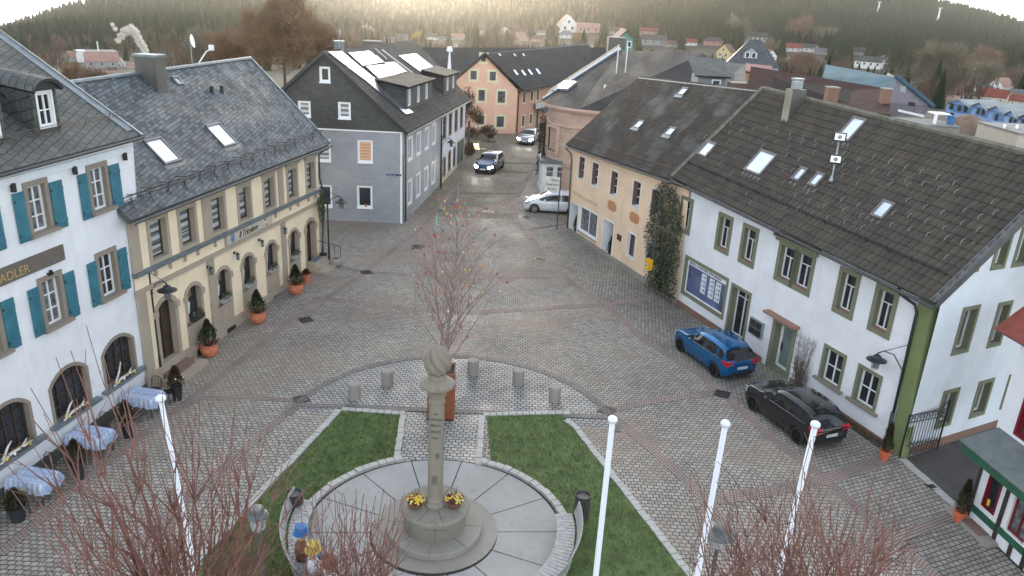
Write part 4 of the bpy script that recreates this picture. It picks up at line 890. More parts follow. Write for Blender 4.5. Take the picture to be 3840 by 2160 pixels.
pipe('downpipe', [F.P(1.35, 6.15, .48), F.P(1.3, 5.9, .4), F.P(.85, 5.65, .12), F.P(.72, 5.4, .1), F.P(.62, .15, .1)], .055, m_dmetal, wg)
mb = MB(); mb.tube([F.P(.60, 0, .12), F.P(.66, 1.5, .12)], .075, 8); mb.build('downpipe_shoe', m_gutter, wg)
for tl, tr, br, bl in ((c3(205, 1072), c3(275, 1098), c3(178, 1190), c3(105, 1175)), (c3(605, 1140), c3(738, 1178), c3(580, 1325), c3(450, 1290)), (c3(905, 1262), c3(965, 1285), c3(870, 1372), c3(815, 1355)),
                       (c3(1030, 1305), c3(1095, 1325), c3(1000, 1415), c3(935, 1395)), (c3(1300, 880), c3(1405, 905), c3(1245, 1065), c3(1140, 1040)), (c6(1520, 60), c6(1620, 90), c6(1500, 215), c6(1415, 175))):
    q = [Pw.uv(*p) for p in (tl, tr, br, bl)]; roofwindow(Pw, wg, (q[0][0]+q[3][0])/2, (q[1][0]+q[2][0])/2, (q[2][1]+q[3][1])/2, (q[0][1]+q[1][1])/2, m_skyl, m_brownw if 0 else plain('roof_window_frame', (.12, .11, .11), .5), True, th=.14)
mb = MB(); 
for (x, y) in [(180, 1040), (195, 1165), (280, 990), (295, 1240), (320, 1165), (350, 1080), (360, 1010), (375, 940), (375, 1320), (405, 1195), (420, 1110), (448, 995), (465, 930), (515, 1060), (540, 985), (610, 1110), (630, 1050), (640, 970), (710, 1075), (720, 1000), (765, 1385), (770, 1290), (790, 1180), (800, 1120), (812, 1055), (822, 1015), (835, 1290), (890, 1205), (905, 1080), (915, 1040), (1000, 1150), (1005, 1100), (1010, 1060), (1210, 1330), (1218, 1250), (1220, 1160), (1220, 1200), (1320, 1275), (1325, 1380), (1330, 1210), (1440, 1290), (1445, 1185), (1560, 1310), (1565, 1215), (1570, 1390), (1680, 1260), (1690, 1350), (1705, 1395), (1800, 1290), (1815, 1380), (1925, 1330), (1935, 1415), (2050, 1370), (2060, 1440)]:
    u_, v_ = Pw.uv(*c3(x, y)); mb.tube([Pw(u_, v_-.12, .10), Pw(u_, v_+.02, .15), Pw(u_, v_+.14, .07)], .013, 4)
for (x, y) in [(495, 20), (520, 90), (740, 60), (860, 30), (880, 130), (950, 15), (965, 70), (985, 165), (1080, 110), (1100, 200), (1210, 60), (1220, 140), (1235, 230), (1330, 100), (1350, 180), (1365, 270), (1580, 250), (1595, 160), (1700, 60), (1712, 180), (1720, 280), (1830, 110), (1842, 220), (1855, 320), (1960, 150), (1975, 270), (1990, 350), (1995, 490), (2110, 230), (2115, 370), (2130, 130), (2230, 280), (2240, 180), (2340, 60), (2350, 150)]:
    u_, v_ = Pw.uv(*c6(x, y)); mb.tube([Pw(u_, v_-.12, .10), Pw(u_, v_+.02, .15), Pw(u_, v_+.14, .07)], .013, 4)
mb.build('snow_hooks', plain('galvanised_hook', (.24, .24, .23), .6, .2), wg)
mb = MB()
for h in (.12, .26): mb.tube([Pw(.3, 1.05, h), Pw(Lw-.4, 1.05, h)], .014, 4)
for k in range(15): mb.tube([Pw(.6+k*1.12, .95, .02), Pw(.6+k*1.12, 1.05, .32)], .015, 4)
mb.build('snow_rail', m_dmetal, wg)
u_, v_ = Pw.uv(*c3(738, 910)); q = Pw(u_, v_, 0); m_chb = plain('beige_chimney', (.30, .27, .22), .85, .2, 1); 
mb = MB(); o_ = q-F.U*.0; ux, uy = -F.U*.46, -F.N*.8
mb.par(o_-Z*.4, ux, uy, Z*1.9); ch = mb.build('chimney', m_chm, wg); mb = MB(); mb.par(o_-Z*.4-ux*.035, ux*.04, uy, Z*1.92); mb.par(o_-uy*.02-Z*.4, ux, uy*.03, Z*1.9); mb.build('chimney_beige_sides', m_chb, ch)  # beige sheets on two sides of the darker chimney block
mb = MB(); o2 = o_+ux*.2+uy*.2+Z*1.52; mb.par(o2, ux*.6, uy*.55, Z*.35); mb.par(o2+Z*.42-ux*.05-uy*.05, ux*.7, uy*.65, Z*.06); mb.par(o2+Z*.3, ux*.1, uy*.1, Z*.15); mb.par(o2+Z*.3+ux*.5+uy*.45, ux*.1, uy*.1, Z*.15); mb.build('chimney_cowl', m_zinc, ch)
# floodlight mast (stands on the roof)
u_, v_ = Pw.uv(*c3(1120, 1372)); q = Pw(u_, v_, .05); fm_ = thing('floodlight_mast', 'mast with two square floodlights standing on the ribbed tile roof', 'floodlight', q)
mb = MB(); mb.lathe([(.16, 0), (.08, .12), (.035, .3), (.035, 1.95)], 10, q); mb.build('mast', m_zinc, fm_, smooth=True)
m_lens = plain('floodlight_lens', (.60, .64, .66), .2, .05, emit=((.85, .93, 1.0), .15))
for h in (.95, 1.85):
    mb = MB(); tt = (CAM-q).normalized(); tt.z = -.0; tt.normalize(); sx = V(-tt.y, tt.x, 0)
    o2 = q+Z*(h-.17)-sx*.24+tt*.05; mb.par(o2, sx*.48, tt*.12, Z*.36); fl = mb.build('floodlight', m_black, fm_)
    mb = MB(); mb.par(o2+sx*.05+tt*.121+Z*.07, sx*.38, tt*.01, Z*.25); mb.build('lens', m_lens, fl); mb = MB(); cc = o2+sx*.24+tt*.135+Z*.19
    for k in range(12): t0, t1 = 6.2832*k/12, 6.2832*(k+1)/12; mb.face([cc, cc+sx*.09*math.cos(t0)+Z*.09*math.sin(t0), cc+sx*.09*math.cos(t1)+Z*.09*math.sin(t1)])
    mb.build('reflector', m_zinc, fl)
FW_ = F; FWS = Fsd
# trellis with bare climber
tr_ = thing('trellis', 'white trellis with a bare climbing plant beside the frosted door', 'trellis', F.P(5.5, 0)); mb = MB()
for u_ in (5.15, 5.4, 5.65, 5.9): F.box(mb, u_, u_+.045, .2, 2.35, .07, .09)
for z_ in (.4, .7, 1.0, 1.3, 1.6, 1.9, 2.2): F.box(mb, 5.08, 6.0, z_, z_+.04, .09, .105)
mb.build('lattice', plain('weathered_white', (.48, .47, .44), .8, .2, 6), tr_)
def climb(seed, F, uc, z0, z1, wd, n, mat, par, name='stems', r=.012, d=.1):
    r_ = random.Random(seed); mb = MB()
    for k in range(n):
        u = uc+r_.uniform(-.1, .1); z = z0; pts = []; dr = r_.uniform(-1, 1)*wd; zt = r_.uniform(z0+.5, z1); m_ = 9
        for i in range(m_+1):
            t = i/m_; pts.append(F.P(u+dr*t**.7+r_.uniform(-.07, .07), z0+(zt-z0)*t, d+r_.uniform(-.04, .05)))
        mb.tube(pts, [r*(1.2-.9*i/m_) for i in range(m_+1)], 4, cap=False)
        for q in range(5):
            i = r_.randrange(2, m_); p = pts[i]; e = p+F.U*r_.uniform(-.3, .3)+Z*r_.uniform(-.1, .3)+F.N*r_.uniform(-.03, .1); mb.tube([p, (p+e)/2+Z*.04, e], [r*.6, r*.5, r*.3], 3, cap=False)
    return mb.build(name, mat, par)
m_vine = plain('vine_stems', (.13, .10, .085), .9, .3, 8)
climb(3, F, 5.55, .0, 2.6, .65, 40, m_vine, tr_)
# ---- ivy over the joint between apricot and white house
iv = thing('ivy', 'dark green ivy climbing the corner between apricot and white house', 'ivy', FB.P(13.2, 0)); mb = MB(); r_ = random.Random(5)
ivpoly = [(11.5, .1), (14.4, .15), (14.4, 2.4), (14.1, 4.2), (13.55, 5.3), (12.9, 5.95), (11.6, 5.95), (11.15, 5.4), (11.0, 4.2), (10.75, 3.6), (10.95, 2.9), (11.25, 2.0), (11.3, 1.1)]
def inpoly(x, y, P):
    c = False; j = len(P)-1
    for i in range(len(P)):
        if (P[i][1] > y) != (P[j][1] > y) and x < (P[j][0]-P[i][0])*(y-P[i][1])/(P[j][1]-P[i][1])+P[i][0]: c = not c
        j = i
    return c
mb2 = MB()
for k in range(11500):
    u, z = r_.uniform(10.6, 14.5), r_.uniform(0, 6.1)
    if not inpoly(u+r_.gauss(0, .09), z+r_.gauss(0, .12), ivpoly): continue
    dd = .06+.34*r_.random()*(.5+.5*math.sin(u*2.3+z*1.7)**2)+(.15 if z < 3.6 else 0)
    q = FB.P(u, z, dd); s_ = r_.uniform(.045, .09); a_ = (V(r_.gauss(0, .5), r_.gauss(0, .5), r_.gauss(-.6, .5))+FB.N*.3).normalized()*s_; b_ = (FB.U*r_.gauss(0, 1)+FB.N*r_.gauss(0, .5)+Z*r_.gauss(0, .4)).normalized()*s_*.6
    mb.face([q-b_, q+a_*.9, q+b_, q-a_*.5], 0 if r_.random() < .8 else 1)
m_ivy = plain('ivy_leaf', (.040, .055, .026), .5, .5, 6); m_ivy2 = plain('ivy_leaf_pale', (.09, .10, .06), .55, .4, 6)
mb.build('foliage', [m_ivy, m_ivy2], iv)
climb(9, FB, 12.6, .05, 5.6, 1.3, 40, plain('ivy_stem', (.07, .055, .045), .9), iv, 'stems', .02, .12)
# yellow post box on its pole
q0 = FB.P(12.55, 0, .75); pbx = thing('post_box', 'yellow post box on a thin pole in front of the ivy', 'post box', q0); mb = MB(); mb.tube([q0, q0+Z*6.0], .035, 8); mb.build('pole', m_gutter, pbx)
mb = MB(); o2 = q0+Z*1.35-FB.U*.28+FB.N*.04; mb.par(o2, FB.U*.42, FB.N*.26, Z*.52); mb.par(o2+Z*.52-FB.U*.02, FB.U*.46, FB.N*.3, Z*.06); bo = mb.build('box', m_yellow, pbx)
mb = MB(); cc = o2+FB.U*.21+FB.N*.265+Z*.24
for k in range(16): t0, t1 = 6.2832*k/16, 6.2832*(k+1)/16; mb.face([cc, cc+FB.U*.1*math.cos(t0)+Z*.12*math.sin(t0), cc+FB.U*.1*math.cos(t1)+Z*.12*math.sin(t1)])
mb.build('round_label', m_wpaint, bo)
mb = MB(); mb.par(o2+FB.U*.1+FB.N*.27+Z*.2, FB.U*.2, FB.N*.003, Z*.07); mb.build('slot', m_black, bo)

# ================================================================ peach gabled house
F = Fac(G(1932, 501), G(1750, 500)); ph = thing('peach_house', 'peach coloured gabled house with cream window surrounds', 'house', F.A); S = 'ph'
Fp2 = Fac(G(1932, 501), G(2037, 468)); m_cs = plaster('cream_surround', (.80, .70, .48), amt=.1)
def pw(F, root, tl, br, key, sur=.25, smat=None, cols=2, rows=(.5,), rec=.12, fmat=None, pane=None, a=0, name='window', **k):
    u0, z1 = F.uz(*tl); u1, z0 = F.uz(*br)
    if u0 > u1: u0, u1 = u1, u0
    return window(F, root, u0, u1, z0, z1, sur, smat or m_cs, rec, fmat or m_dmetal, cols, rows, pane or m_glass2, a=a, key=key, name=name, **k)
for tl, br in ((zc(218, 115), zc(252, 168)), (zc(135, 240), zc(179, 307)), (zc(283, 246), zc(328, 315)), (zc(197, 388), zc(243, 472)), (zc(347, 398), zc(399, 487)), (zc(338, 594), zc(390, 675)), (zc(190, 588), zc(238, 655))):
    pw(F, ph, tl, br, S, .27)
ap = F.uz(1813, 196); er = F.uz(1932, 333)
LU = ap[0]*2-er[0]
wall('wall', F, [(0, 0), (LU, 0), (LU, er[1]-.1), (ap[0], ap[1]-.15), (0.0, er[1]-.1)], HOLES[S], m_peach, ph)
PZ = 30
for tl, br in ((zc(542, 405), zc(558, 485)), (zc(602, 395), zc(617, 472)), (zc(648, 390), zc(663, 465)), (zc(532, 590), zc(550, 668)), (zc(594, 576), zc(610, 648))): pw(Fp2, ph, tl, br, 'ph2', .12, cols=1)
pw(Fp2, ph, zc(640, 560), zc(657, 680), 'ph2', .05, cols=1, name='door')
wall('side_wall', Fp2, [(0, 0), (14, 0), (14, 5.1), (0, 5.1)], HOLES['ph2'], plaster('rose_plaster', (.60, .33, .24), amt=.15), ph)
mb = MB(); uu, zz = Fp2.uz(*zc(640, 540)); u2, z2 = Fp2.uz(*zc(685, 575)); mb.slab(Fp2.P(uu-.3, zz-.2, 1.3), Fp2.P(u2+.3, zz-.2, 1.3), Fp2.P(u2+.3, zz+.3, 0), Fp2.P(uu-.3, zz+.3, 0), .06); mb.build('awning', m_gutter, ph)
mb = MB(); uu, zz = Fp2.uz(*zc(622, 487)); u2, z2 = Fp2.uz(*zc(692, 515)); mb.par(Fp2.P(uu, z2, .3), Fp2.U*(u2-uu), Fp2.N*.08, Z*(zz-z2)); mb.build('hanging_sign', plain('pale_sign', (.5, .5, .5), .6), ph)
mb = MB(); uu, zz = F.uz(*zc(103, 506)); u2, z2 = F.uz(*zc(150, 540)); mb.par(F.P(uu, z2, .05), F.U*(u2-uu), F.N*.06, Z*(zz-z2)); mb.build('sign_board', m_wpaint, ph)
pipe('downpipe', [Fp2.P(.5, 5.0, .3), Fp2.P(.25, 4.7, .1), Fp2.P(.2, .1, .1)], .06, m_dmetal, ph)
bdir = Fp2.U*1.0; LR = 34
rdg = lambda t: F.P(ap[0], ap[1], .4)+bdir*t
el = lambda u, z, t: F.P(u, z, .4)+bdir*t
mb = MB(); a_, b_, c_, d_ = el(-.75, er[1]-.15, -.1), el(-.75, er[1]-.15, LR), rdg(LR), rdg(-.1); mb.slab(a_, b_, c_, d_, .2, 0, 1); Pp = roof_fn(a_, b_, c_, d_)
mb.slab(el(LU+1.0, er[1]-.2, LR), el(LU+1.0, er[1]-.2, -.1), rdg(-.1)-Z*.01, rdg(LR)-Z*.01, .2, 0, 1); mb.build('roof', [m_darkroof, m_dmetal], ph)
for (x, y) in ((478, 255), (538, 258), (590, 252), (652, 247)):
    q = [Pp.uv(*p) for p in (zc(x-22, y-23), zc(x-12, y-27), zc(x+25, y+20), zc(x+14, y+23))]
    roofwindow(Pp, ph, q[3][0]-.1, q[2][0]+.25, q[2][1], q[0][1], m_skyl, m_dmetal, False, fw=.05, th=.08)
for (x, y) in ((357, 117), (473, 118), (542, 118)):
    q = [Pp.uv(*p) for p in (zc(x-10, y-12), zc(x+10, y+10))]; roofwindow(Pp, ph, q[1][0]-.4, q[1][0]+.3, q[1][1], q[0][1], m_skyl, m_dmetal, False, fw=.05, th=.08)
gutter(a_-Z*.2, b_-Z*.2, ph)

# ================================================================ round-cornered sandstone house
Cb = G(2030, 735); Cb.z = 0; ch_ = thing('corner_house', 'pink sandstone house with a rounded corner and a big dark hipped roof', 'house', Cb)
fl = AT(2040, 380, Cb.length-2)
cx = V(Cb.x+4.15, Cb.y+3.9, 0); RC = 3.9
# footprint: street wall on the left running back, rounded corner, wall facing the square
Fl = V(.10, 1, 0).normalized(); Frt = V(1, -.42, 0).normalized()
def cpt(t):   # t in -1..1 around the corner
    return None
a0 = math.atan2(Frt.y, Frt.x)-math.pi/2; a1 = math.atan2(Fl.y, Fl.x)+math.pi/2-2*math.pi
while a1 > a0: a1 -= 2*math.pi
arcp = [(cx.x+RC*math.cos(a1+(a0-a1)*k/14), cx.y+RC*math.sin(a1+(a0-a1)*k/14)) for k in range(15)]
foot = [(arcp[0][0]+Fl.x*9, arcp[0][1]+Fl.y*9)]+arcp+[(arcp[-1][0]+Frt.x*12, arcp[-1][1]+Frt.y*12)]
def extr(mb, P, z0, z1, off=0.0, m=0, cx_=None, capt=False):
    n = len(P); Q = []
    for i, p in enumerate(P):
        a = V(*P[max(i-1, 0)], 0); b = V(*P[min(i+1, n-1)], 0); t = (b-a).normalized(); q = V(t.y, -t.x, 0)
        if (V(*p, 0)-cx).dot(q) < 0: q = -q
        Q.append(V(p[0], p[1], 0)+q*off)
    s_ = 0
    for i in range(n-1):
        l = (Q[i+1]-Q[i]).length; mb.face([Q[i]+Z*z0, Q[i+1]+Z*z0, Q[i+1]+Z*z1, Q[i]+Z*z1], m, [(s_, z0), (s_+l, z0), (s_+l, z1), (s_, z1)]); s_ += l
    return Q
def band(mb, z0, z1, off):
    Q0 = extr(mb, foot, z0, z1, off); Q1 = extr(MB(), foot, z0, z1, 0)
    for z_ in (z0, z1):
        for i in range(len(Q0)-1): mb.face([Q0[i]+Z*z_, Q0[i+1]+Z*z_, Q1[i+1]+Z*z_, Q1[i]+Z*z_])
HC = 7.0
m_ashlar = bricky('sandstone_ashlar', (.52, .36, .29), (.60, .44, .35), (.40, .29, .24), 1.2, .42, .014, 'UV', rough=(.8, .9), bmp=.3, patchscale=.4)
mb = MB(); extr(mb, foot, 2.6, HC); mb.build('upper_wall', m_ashlar, ch_)
mb = MB(); extr(mb, foot, 0, 2.6, -.05); mb.build('wall', m_pink, ch_)
mb = MB(); band(mb, HC-.3, HC, .35); band(mb, HC-1.55, HC-1.4, .12); band(mb, 2.55, 2.95, .18); band(mb, 2.3, 2.55, .10); mb.build('cornice', m_pink, ch_)
def onarc(px_, py_):   # point of a pixel ray on the corner cylinder
    d = ray(px_, py_); A_ = d.x**2+d.y**2; B_ = 2*((CAM.x-cx.x)*d.x+(CAM.y-cx.y)*d.y); C_ = (CAM.x-cx.x)**2+(CAM.y-cx.y)**2-RC**2; D_ = B_*B_-4*A_*C_
    if D_ < 0: return None
    return CAM+d*((-B_-math.sqrt(D_))/(2*A_))
wa, wb = onarc(*zc(750, 628)), onarc(*zc(812, 800))
if wa is None or wb is None: wa, wb = V(cx.x-1, cx.y-RC+.2, 6), V(cx.x+1, cx.y-RC+.2, 3.6)
Fc = Fac(V(wa.x, wa.y, 0), V(wb.x, wb.y, 0)); Lc = (V(wb.x, wb.y, 0)-V(wa.x, wa.y, 0)).length
window(Fc, ch_, 0.05, Lc, 3.3, 5.2, .22, m_pink, -.02, m_dmetal, 1, (.35,), m_glass, proud=.25)
mb = MB(); Fc.box(mb, -.1, Lc+.1, 2.95, 3.2, 0, .25); mb.build('sill', m_pink, ch_)
# shop bay under the corner
p, q = G(2026, 726), G(2150, 722); q.y = p.y+.25; Fq = Fac(V(p.x, p.y, 0), V(q.x, q.y, 0)); Lq = Fq.L; hq = Fq.uz(2045, 612)[1]
for (f0, f1, nm) in ((.12, .36, 'shop_window'), (.44, .66, 'shop_door'), (.72, .95, 'shop_window')): window(Fq, ch_, Lq*f0, Lq*f1, .12, hq-.25, .10, m_wpaint, .1, m_wpaint, 1, (.8,), m_glass2, key='chq', name=nm)
wall('shop_bay', Fq, [(0, 0), (Lq, 0), (Lq, hq), (0, hq)], HOLES['chq'], m_wpaint, ch_, lambda mb: mb.face([Fq.P(0, 0), Fq.P(0, hq), Fq.P(0, hq, -3), Fq.P(0, 0, -3)]))
mb = MB(); mb.par(Fq.P(-.15, hq, .2), Fq.U*(Lq+.3), -Fq.N*3, Z*.22); mb.build('bay_roof', m_lead, ch_)
vq = onarc(*zc(740, 828)); vr = onarc(*zc(797, 860))
if vq and vr: mb = MB(); Fv = Fac(V(vq.x, vq.y, 0), V(vr.x, vr.y, 0)); Lv = (V(vr.x-vq.x, vr.y-vq.y, 0)).length; Fv.box(mb, 0, Lv, vr.z, vq.z, -.1, .12); vt = mb.build('vent_frame', m_pink, ch_); mb = MB(); Fv.box(mb, .1, Lv-.1, vr.z+.1, vq.z-.1, .1, .14); mb.build('vent_grille', m_bstone, vt)
# hip roof : eave ring, rounded, rising to a ridge behind
mb = MB(); Q = extr(MB(), foot, 0, 0, .55); A1 = AT(2323, 188, 82); A2 = AT(2640, 200, 74); tot = 0
hp = A1
P_ = [q+Z*(HC+.05) for q in Q]
for i in range(len(P_)-1):
    top0 = hp; l = (P_[i+1]-P_[i]).length
    if i == 0: tp = hp+Fl*10; mb.face([P_[0], P_[1], hp, tp], 0, [(0, 0), (9, 0), (9, 9), (0, 9)])
    elif i == len(P_)-2: mb.face([P_[i], P_[i+1], A2, hp], 0, [(tot, 0), (tot+l, 0), (tot+l, 9), (tot, 9)])
    else: mb.face([P_[i], P_[i+1], hp], 0, [(tot, 0), (tot+l, 0), (tot+l/2, 10)])
    tot += l
for i in range(len(P_)-1): mb.face([P_[i]-Z*.18, P_[i+1]-Z*.18, P_[i+1], P_[i]], 1)
mb.face([A2, P_[-1], P_[-1]+V(3, 14, 0), A2+V(3, 10, -3)], 0, [(0, 0), (9, 0), (9, 9), (0, 9)])
mb.build('roof', [m_striped, m_pink], ch_)
hipb = P_[1]*.55+P_[2]*.45; mb = MB(); mb.tube([hipb.lerp(hp, .12)+Z*.1, hp+Z*.12], .2, 5); mb.tube([hipb+Z*.1, hipb.lerp(hp, .14)+Z*.1], .12, 5); mb.build('hip_flashing', m_zinc, ch_)
n_ = (P_[5]-hp).cross(P_[6]-hp).normalized(); n_ = n_ if n_.z > 0 else -n_
def onplane(px_, p0, n): d = ray(*px_); return CAM+d*((p0-CAM).dot(n)/d.dot(n))
def roofquad(pts, n, p0, mat, name, par, h=.1):
    T = [onplane(p, p0+n*h, n) for p in pts]; mb = MB(); mb.face(T)
    for k in range(4): mb.face([T[k], T[k]-n*h, T[(k+1) % 4]-n*h, T[(k+1) % 4]])
    return mb.build(name, mat, par)
roofquad([zc(800, 370), zc(860, 315), zc(955, 320), zc(880, 377)], n_, hp, m_skyl, 'skylight', ch_, .2)
n2 = (P_[-2]-hp).cross(P_[-1]-hp).normalized(); n2 = n2 if n2.z > 0 else -n2
roofquad([zc(1168, 400), zc(1168, 345), zc(1222, 348), zc(1225, 405)], n2, hp, m_gutter, 'skylight', ch_, .2)
roofquad([zc(1350, 155), zc(1352, 118), zc(1398, 120), zc(1398, 158)], n2, hp, m_gutter, 'skylight', ch_, .2)
for k, (x, y) in enumerate(((1262, 282), (1330, 290))):
    p = onplane(zc(x, y), hp, n2); mb = MB(); mb.tube([p, p+Z*2.7], .05, 5); mb.build('flagless_pole', m_wpaint, ch_)
# advertising sign on the lamp post beside the apricot house
q0 = V(FB.P(-.25, 0, .7).x, FB.P(-.25, 0, .7).y, 0); sg = thing('street_sign', 'white rectangular sign with black words beside the apricot house', 'sign', q0); mb = MB(); mb.tube([q0, q0+Z*4.0], .04, 8); mb.build('pole', m_gutter, sg)
tdir = V(-1, .15, 0).normalized(); mb = MB(); mb.par(q0+Z*2.62+tdir*.03, tdir*1.05, V(0, -.04, 0), Z*1.05); bd = mb.build('board', plain('sign_white', (.62, .6, .55), .6, .05), sg)
for k, (t_, sz, dx) in enumerate((('Auto-', .24, .38), ('Reparatur', .21, .06), ('Service', .20, .2))): text(t_, 'lettering', m_black, sz, q0+Z*(3.38-k*.3)+tdir*(1.03-dx)+V(0, -.05, 0), -tdir, Z, bd, .004)
# ================================================================ timber-framed house at the right edge
F = Fac(G(*c9(2150, 1015)), G(*c9(2450, 1300))); th = thing('timber_house', 'timber framed house with green fascia and red windows at the right edge', 'house', F.A); S = 'th'
wt = window(F, th, .40, .86, .84, 1.95, .05, m_crimson, .06, m_crimson, 1, (), m_glass, key=S, fw=.05)
mb = MB(); F.box(mb, .5, .6, .9, 1.12, -.04, -.02); mb.build('window_figurine', m_fly, wt)
window(F, th, 1.45, 2.2, .72, 1.98, .05, m_wpaint, .1, m_crimson, 2, (), m_glass2, key=S)
wall('wall', F, [(-.05, 0), (4.5, 0), (4.5, 2.4), (-.05, 2.4)], HOLES[S], m_white, th, lambda mb: mb.face([F.P(-.05, 0), F.P(-.05, 2.4), F.P(-.05, 2.4, -1.6), F.P(-.05, 0, -1.6)]))
def beam(u0, u1, z0, z1, m=None, d=.035, nm='timber_beam'):
    mb = MB(); F.box(mb, u0, u1, z0, z1, -.02, d); mb.build(nm, m or m_timber, th)
beam(-.08, .03, 0, 2.35); beam(1.10, 1.24, 0, 2.3, d=.04); beam(1.76, 1.9, 0, .52); beam(2.3, 2.44, 0, 2.3, d=.04); beam(3.3, 3.44, 0, 2.3, d=.04)
beam(.03, 1.10, .36, .6, m_dgreen, .03, 'green_rail'); beam(1.24, 2.3, .45, .66, m_dgreen, .06, 'green_rail'); beam(2.44, 3.3, .45, .6, m_dgreen, .03, 'green_rail'); beam(.03, 1.10, 2.08, 2.25); beam(1.24, 3.3, 2.08, 2.25); beam(-.05, 4.4, -.05, .03, m_timber, .05, 'sill_beam')
mb = MB(); mb.par(F.P(-.5, 2.26, -.2), F.U*5, F.N*.72, Z*.28); fa = mb.build('fascia', m_dgreen, th); mb = MB(); mb.par(F.P(-.53, 2.52, -.2), F.U*5, F.N*.75, Z*.05); mb.build('red_trim', m_crimson, fa)
mb = MB(); F.box(mb, .2, 1.1, 2.2, 2.24, .05, .25); mb.build('strip_lamp', m_wpaint, fa)
mb = MB(); mb.slab(F.P(-.56, 2.6, .6), F.P(4.4, 2.6, .6), F.P(4.4, 3.05, -.75), F.P(-.56, 3.05, -.75), .06); mb.build('porch_roof', plain('zinc_roof', (.13, .15, .15), .5, .25, 2), th)
Fu = Fac(F.P(0, 0, -.65), F.P(3, 0, -.65)); u_, z_ = Fu.uz(*c9(2355, 370)); up0 = u_
wq = [Fu.uz(*p) for p in (c9(2500, 350), c9(2576, 120), c9(2576, 400))]
window(Fu, th, wq[0][0]+.12, wq[0][0]+1.2, wq[0][1]+.0, wq[0][1]+1.35, .1, m_crimson, .08, m_crimson, 2, (), m_brownw, key='th2')
wall('upper_wall', Fu, [(up0, 2.5), (5, 2.5), (5, 6.2), (up0-.05, 6.2)], HOLES['th2'], m_white, th, lambda mb: mb.face([Fu.P(up0, 2.5), Fu.P(up0, 6.2), Fu.P(up0, 6.2, -4), Fu.P(up0, 2.5, -4)]))
ut, zt_ = Fu.uz(*K(2, 1, 2405, 1025)); mb = MB(); mb.slab(Fu.P(ut, zt_, .25), Fu.P(6, zt_, .25), Fu.P(6, zt_+3, -3), Fu.P(ut, zt_+3, -3), .12, 0, 1); mb.build('roof', [plain('red_tile', (.20, .04, .025), .7, .2, 3), m_crimson], th)
mb = MB(); mb.par(F.P(-.5, 0, .03), F.U*1.9, F.N*.42, Z*.13); mb.par(F.P(.2, 0, .03), F.U*.8, F.N*.38, Z*.15, 1); o = mb.build('stone_step', [m_conc, m_plinth]); tagset(o, 'low stone step along the foot of the timber framed house', 'step')
# ---------------------------------------------------------------- gate
g0, g1 = G(*ztall(465, 893)), G(*ztall(640, 855)); gt = thing('iron_gate', 'black wrought iron gate beside the olive green corner', 'gate', g0); ux = (g1-g0).normalized(); Lg = (g1-g0).length
MB().tube([g0, g0+Z*1.75], .035, 6).build('gate_post', m_black, gt); MB().tube([g1, g1+Z*2.1], .035, 6).build('gate_post', m_black, gt)
mb = MB()
for z_ in (.08, .45, 1.42, 1.72): mb.tube([g0+Z*z_, g1+Z*(z_+(.0 if z_ < 1.7 else 0))], .02, 5)
mb.tube([g0+Z*1.72, g0+ux*Lg*.6+Z*1.74, g0+ux*Lg*.85+Z*1.85, g1+Z*2.1], .02, 5)
for k in range(1, 13): p = g0+ux*Lg*k/13; mb.tube([p+Z*.08, p+Z*1.72], .012, 4)
for zz in (.36, 1.52):
    for k in range(8):
        cc = g0+ux*(Lg*(k+.5)/8)+Z*(zz+.1); mb.tube([cc+ux*.09*math.cos(t*.7854)+Z*.09*math.sin(t*.7854) for t in range(9)], .012, 4, cap=False)
mb.build('bars', m_black, gt)

# ================================================================ monument
mx_, my_ = -1.92, 19.2; mo = thing('monument', 'stone column with a carved flame on a round stone basin', 'monument', (mx_, my_, 0))
mb = MB(); mb.lathe([(1.868, .0), (1.868, .036), (1.40, .04)], 48, (mx_, my_, 0)); mb.build('base_ring', m_conc, mo)
mb = MB(); mb.lathe([(1.40, .05), (1.40, .22), (1.36, .24), (.9, .24)], 48, (mx_, my_, 0)); mb.build('step', m_conc, mo)
mb = MB(); mb.lathe([(.90, .24), (.93, .7), (1.0, .78), (1.01, .90), (.96, .95), (.2, .95)], 48, (mx_, my_, 0)); mb.build('basin', plaster('mossy_basin', (.23, .215, .18), dirt=(.3, .3, .25), amt=.9, bmp=.8), mo)
mb = MB()
for k in range(8):
    a_ = k*math.pi/4+.35; dx, dy = math.cos(a_), math.sin(a_); mb.tube([V(mx_+dx*.35, my_+dy*.35, .952), V(mx_+dx*.95, my_+dy*.95, .948)], .006, 4)
for k in range(8):
    a_ = k*math.pi/4; dx, dy = math.cos(a_), math.sin(a_); mb.tube([V(mx_+dx*.88, my_+dy*.88, .242), V(mx_+dx*1.4, my_+dy*1.4, .236)], .006, 4)
mb.build('joints', m_soil, mo)
cl = [(.30, .95), (.31, 1.02), (.27, 1.08), (.27, 1.16), (.235, 1.22), (.225, 1.3), (.218, 4.25), (.222, 4.32), (.24, 4.36), (.228, 4.40), (.228, 4.52), (.25, 4.56), (.25, 4.62), (.30, 4.70), (.31, 4.74)]
mb = MB(); mb.lathe(cl, 32, (mx_, my_, 0)); mb.build('column', m_mon, mo, smooth=False)
mb = MB(); mb.lathe([(.30, 4.74), (.44, 4.83), (.49, 4.86), (.49, 4.93), (.38, 5.01), (.30, 5.06), (.24, 5.08), (.22, 5.22), (.2, 5.24)], 32, (mx_, my_, 0)); mb.build('capital', m_mon, mo)
mb = MB(); pf = [(max(.02, .315*math.sin(math.pi*(.14+.86*(t/20)**.9))**.62)*1.1, 5.2+.88*t/20) for t in range(21)]
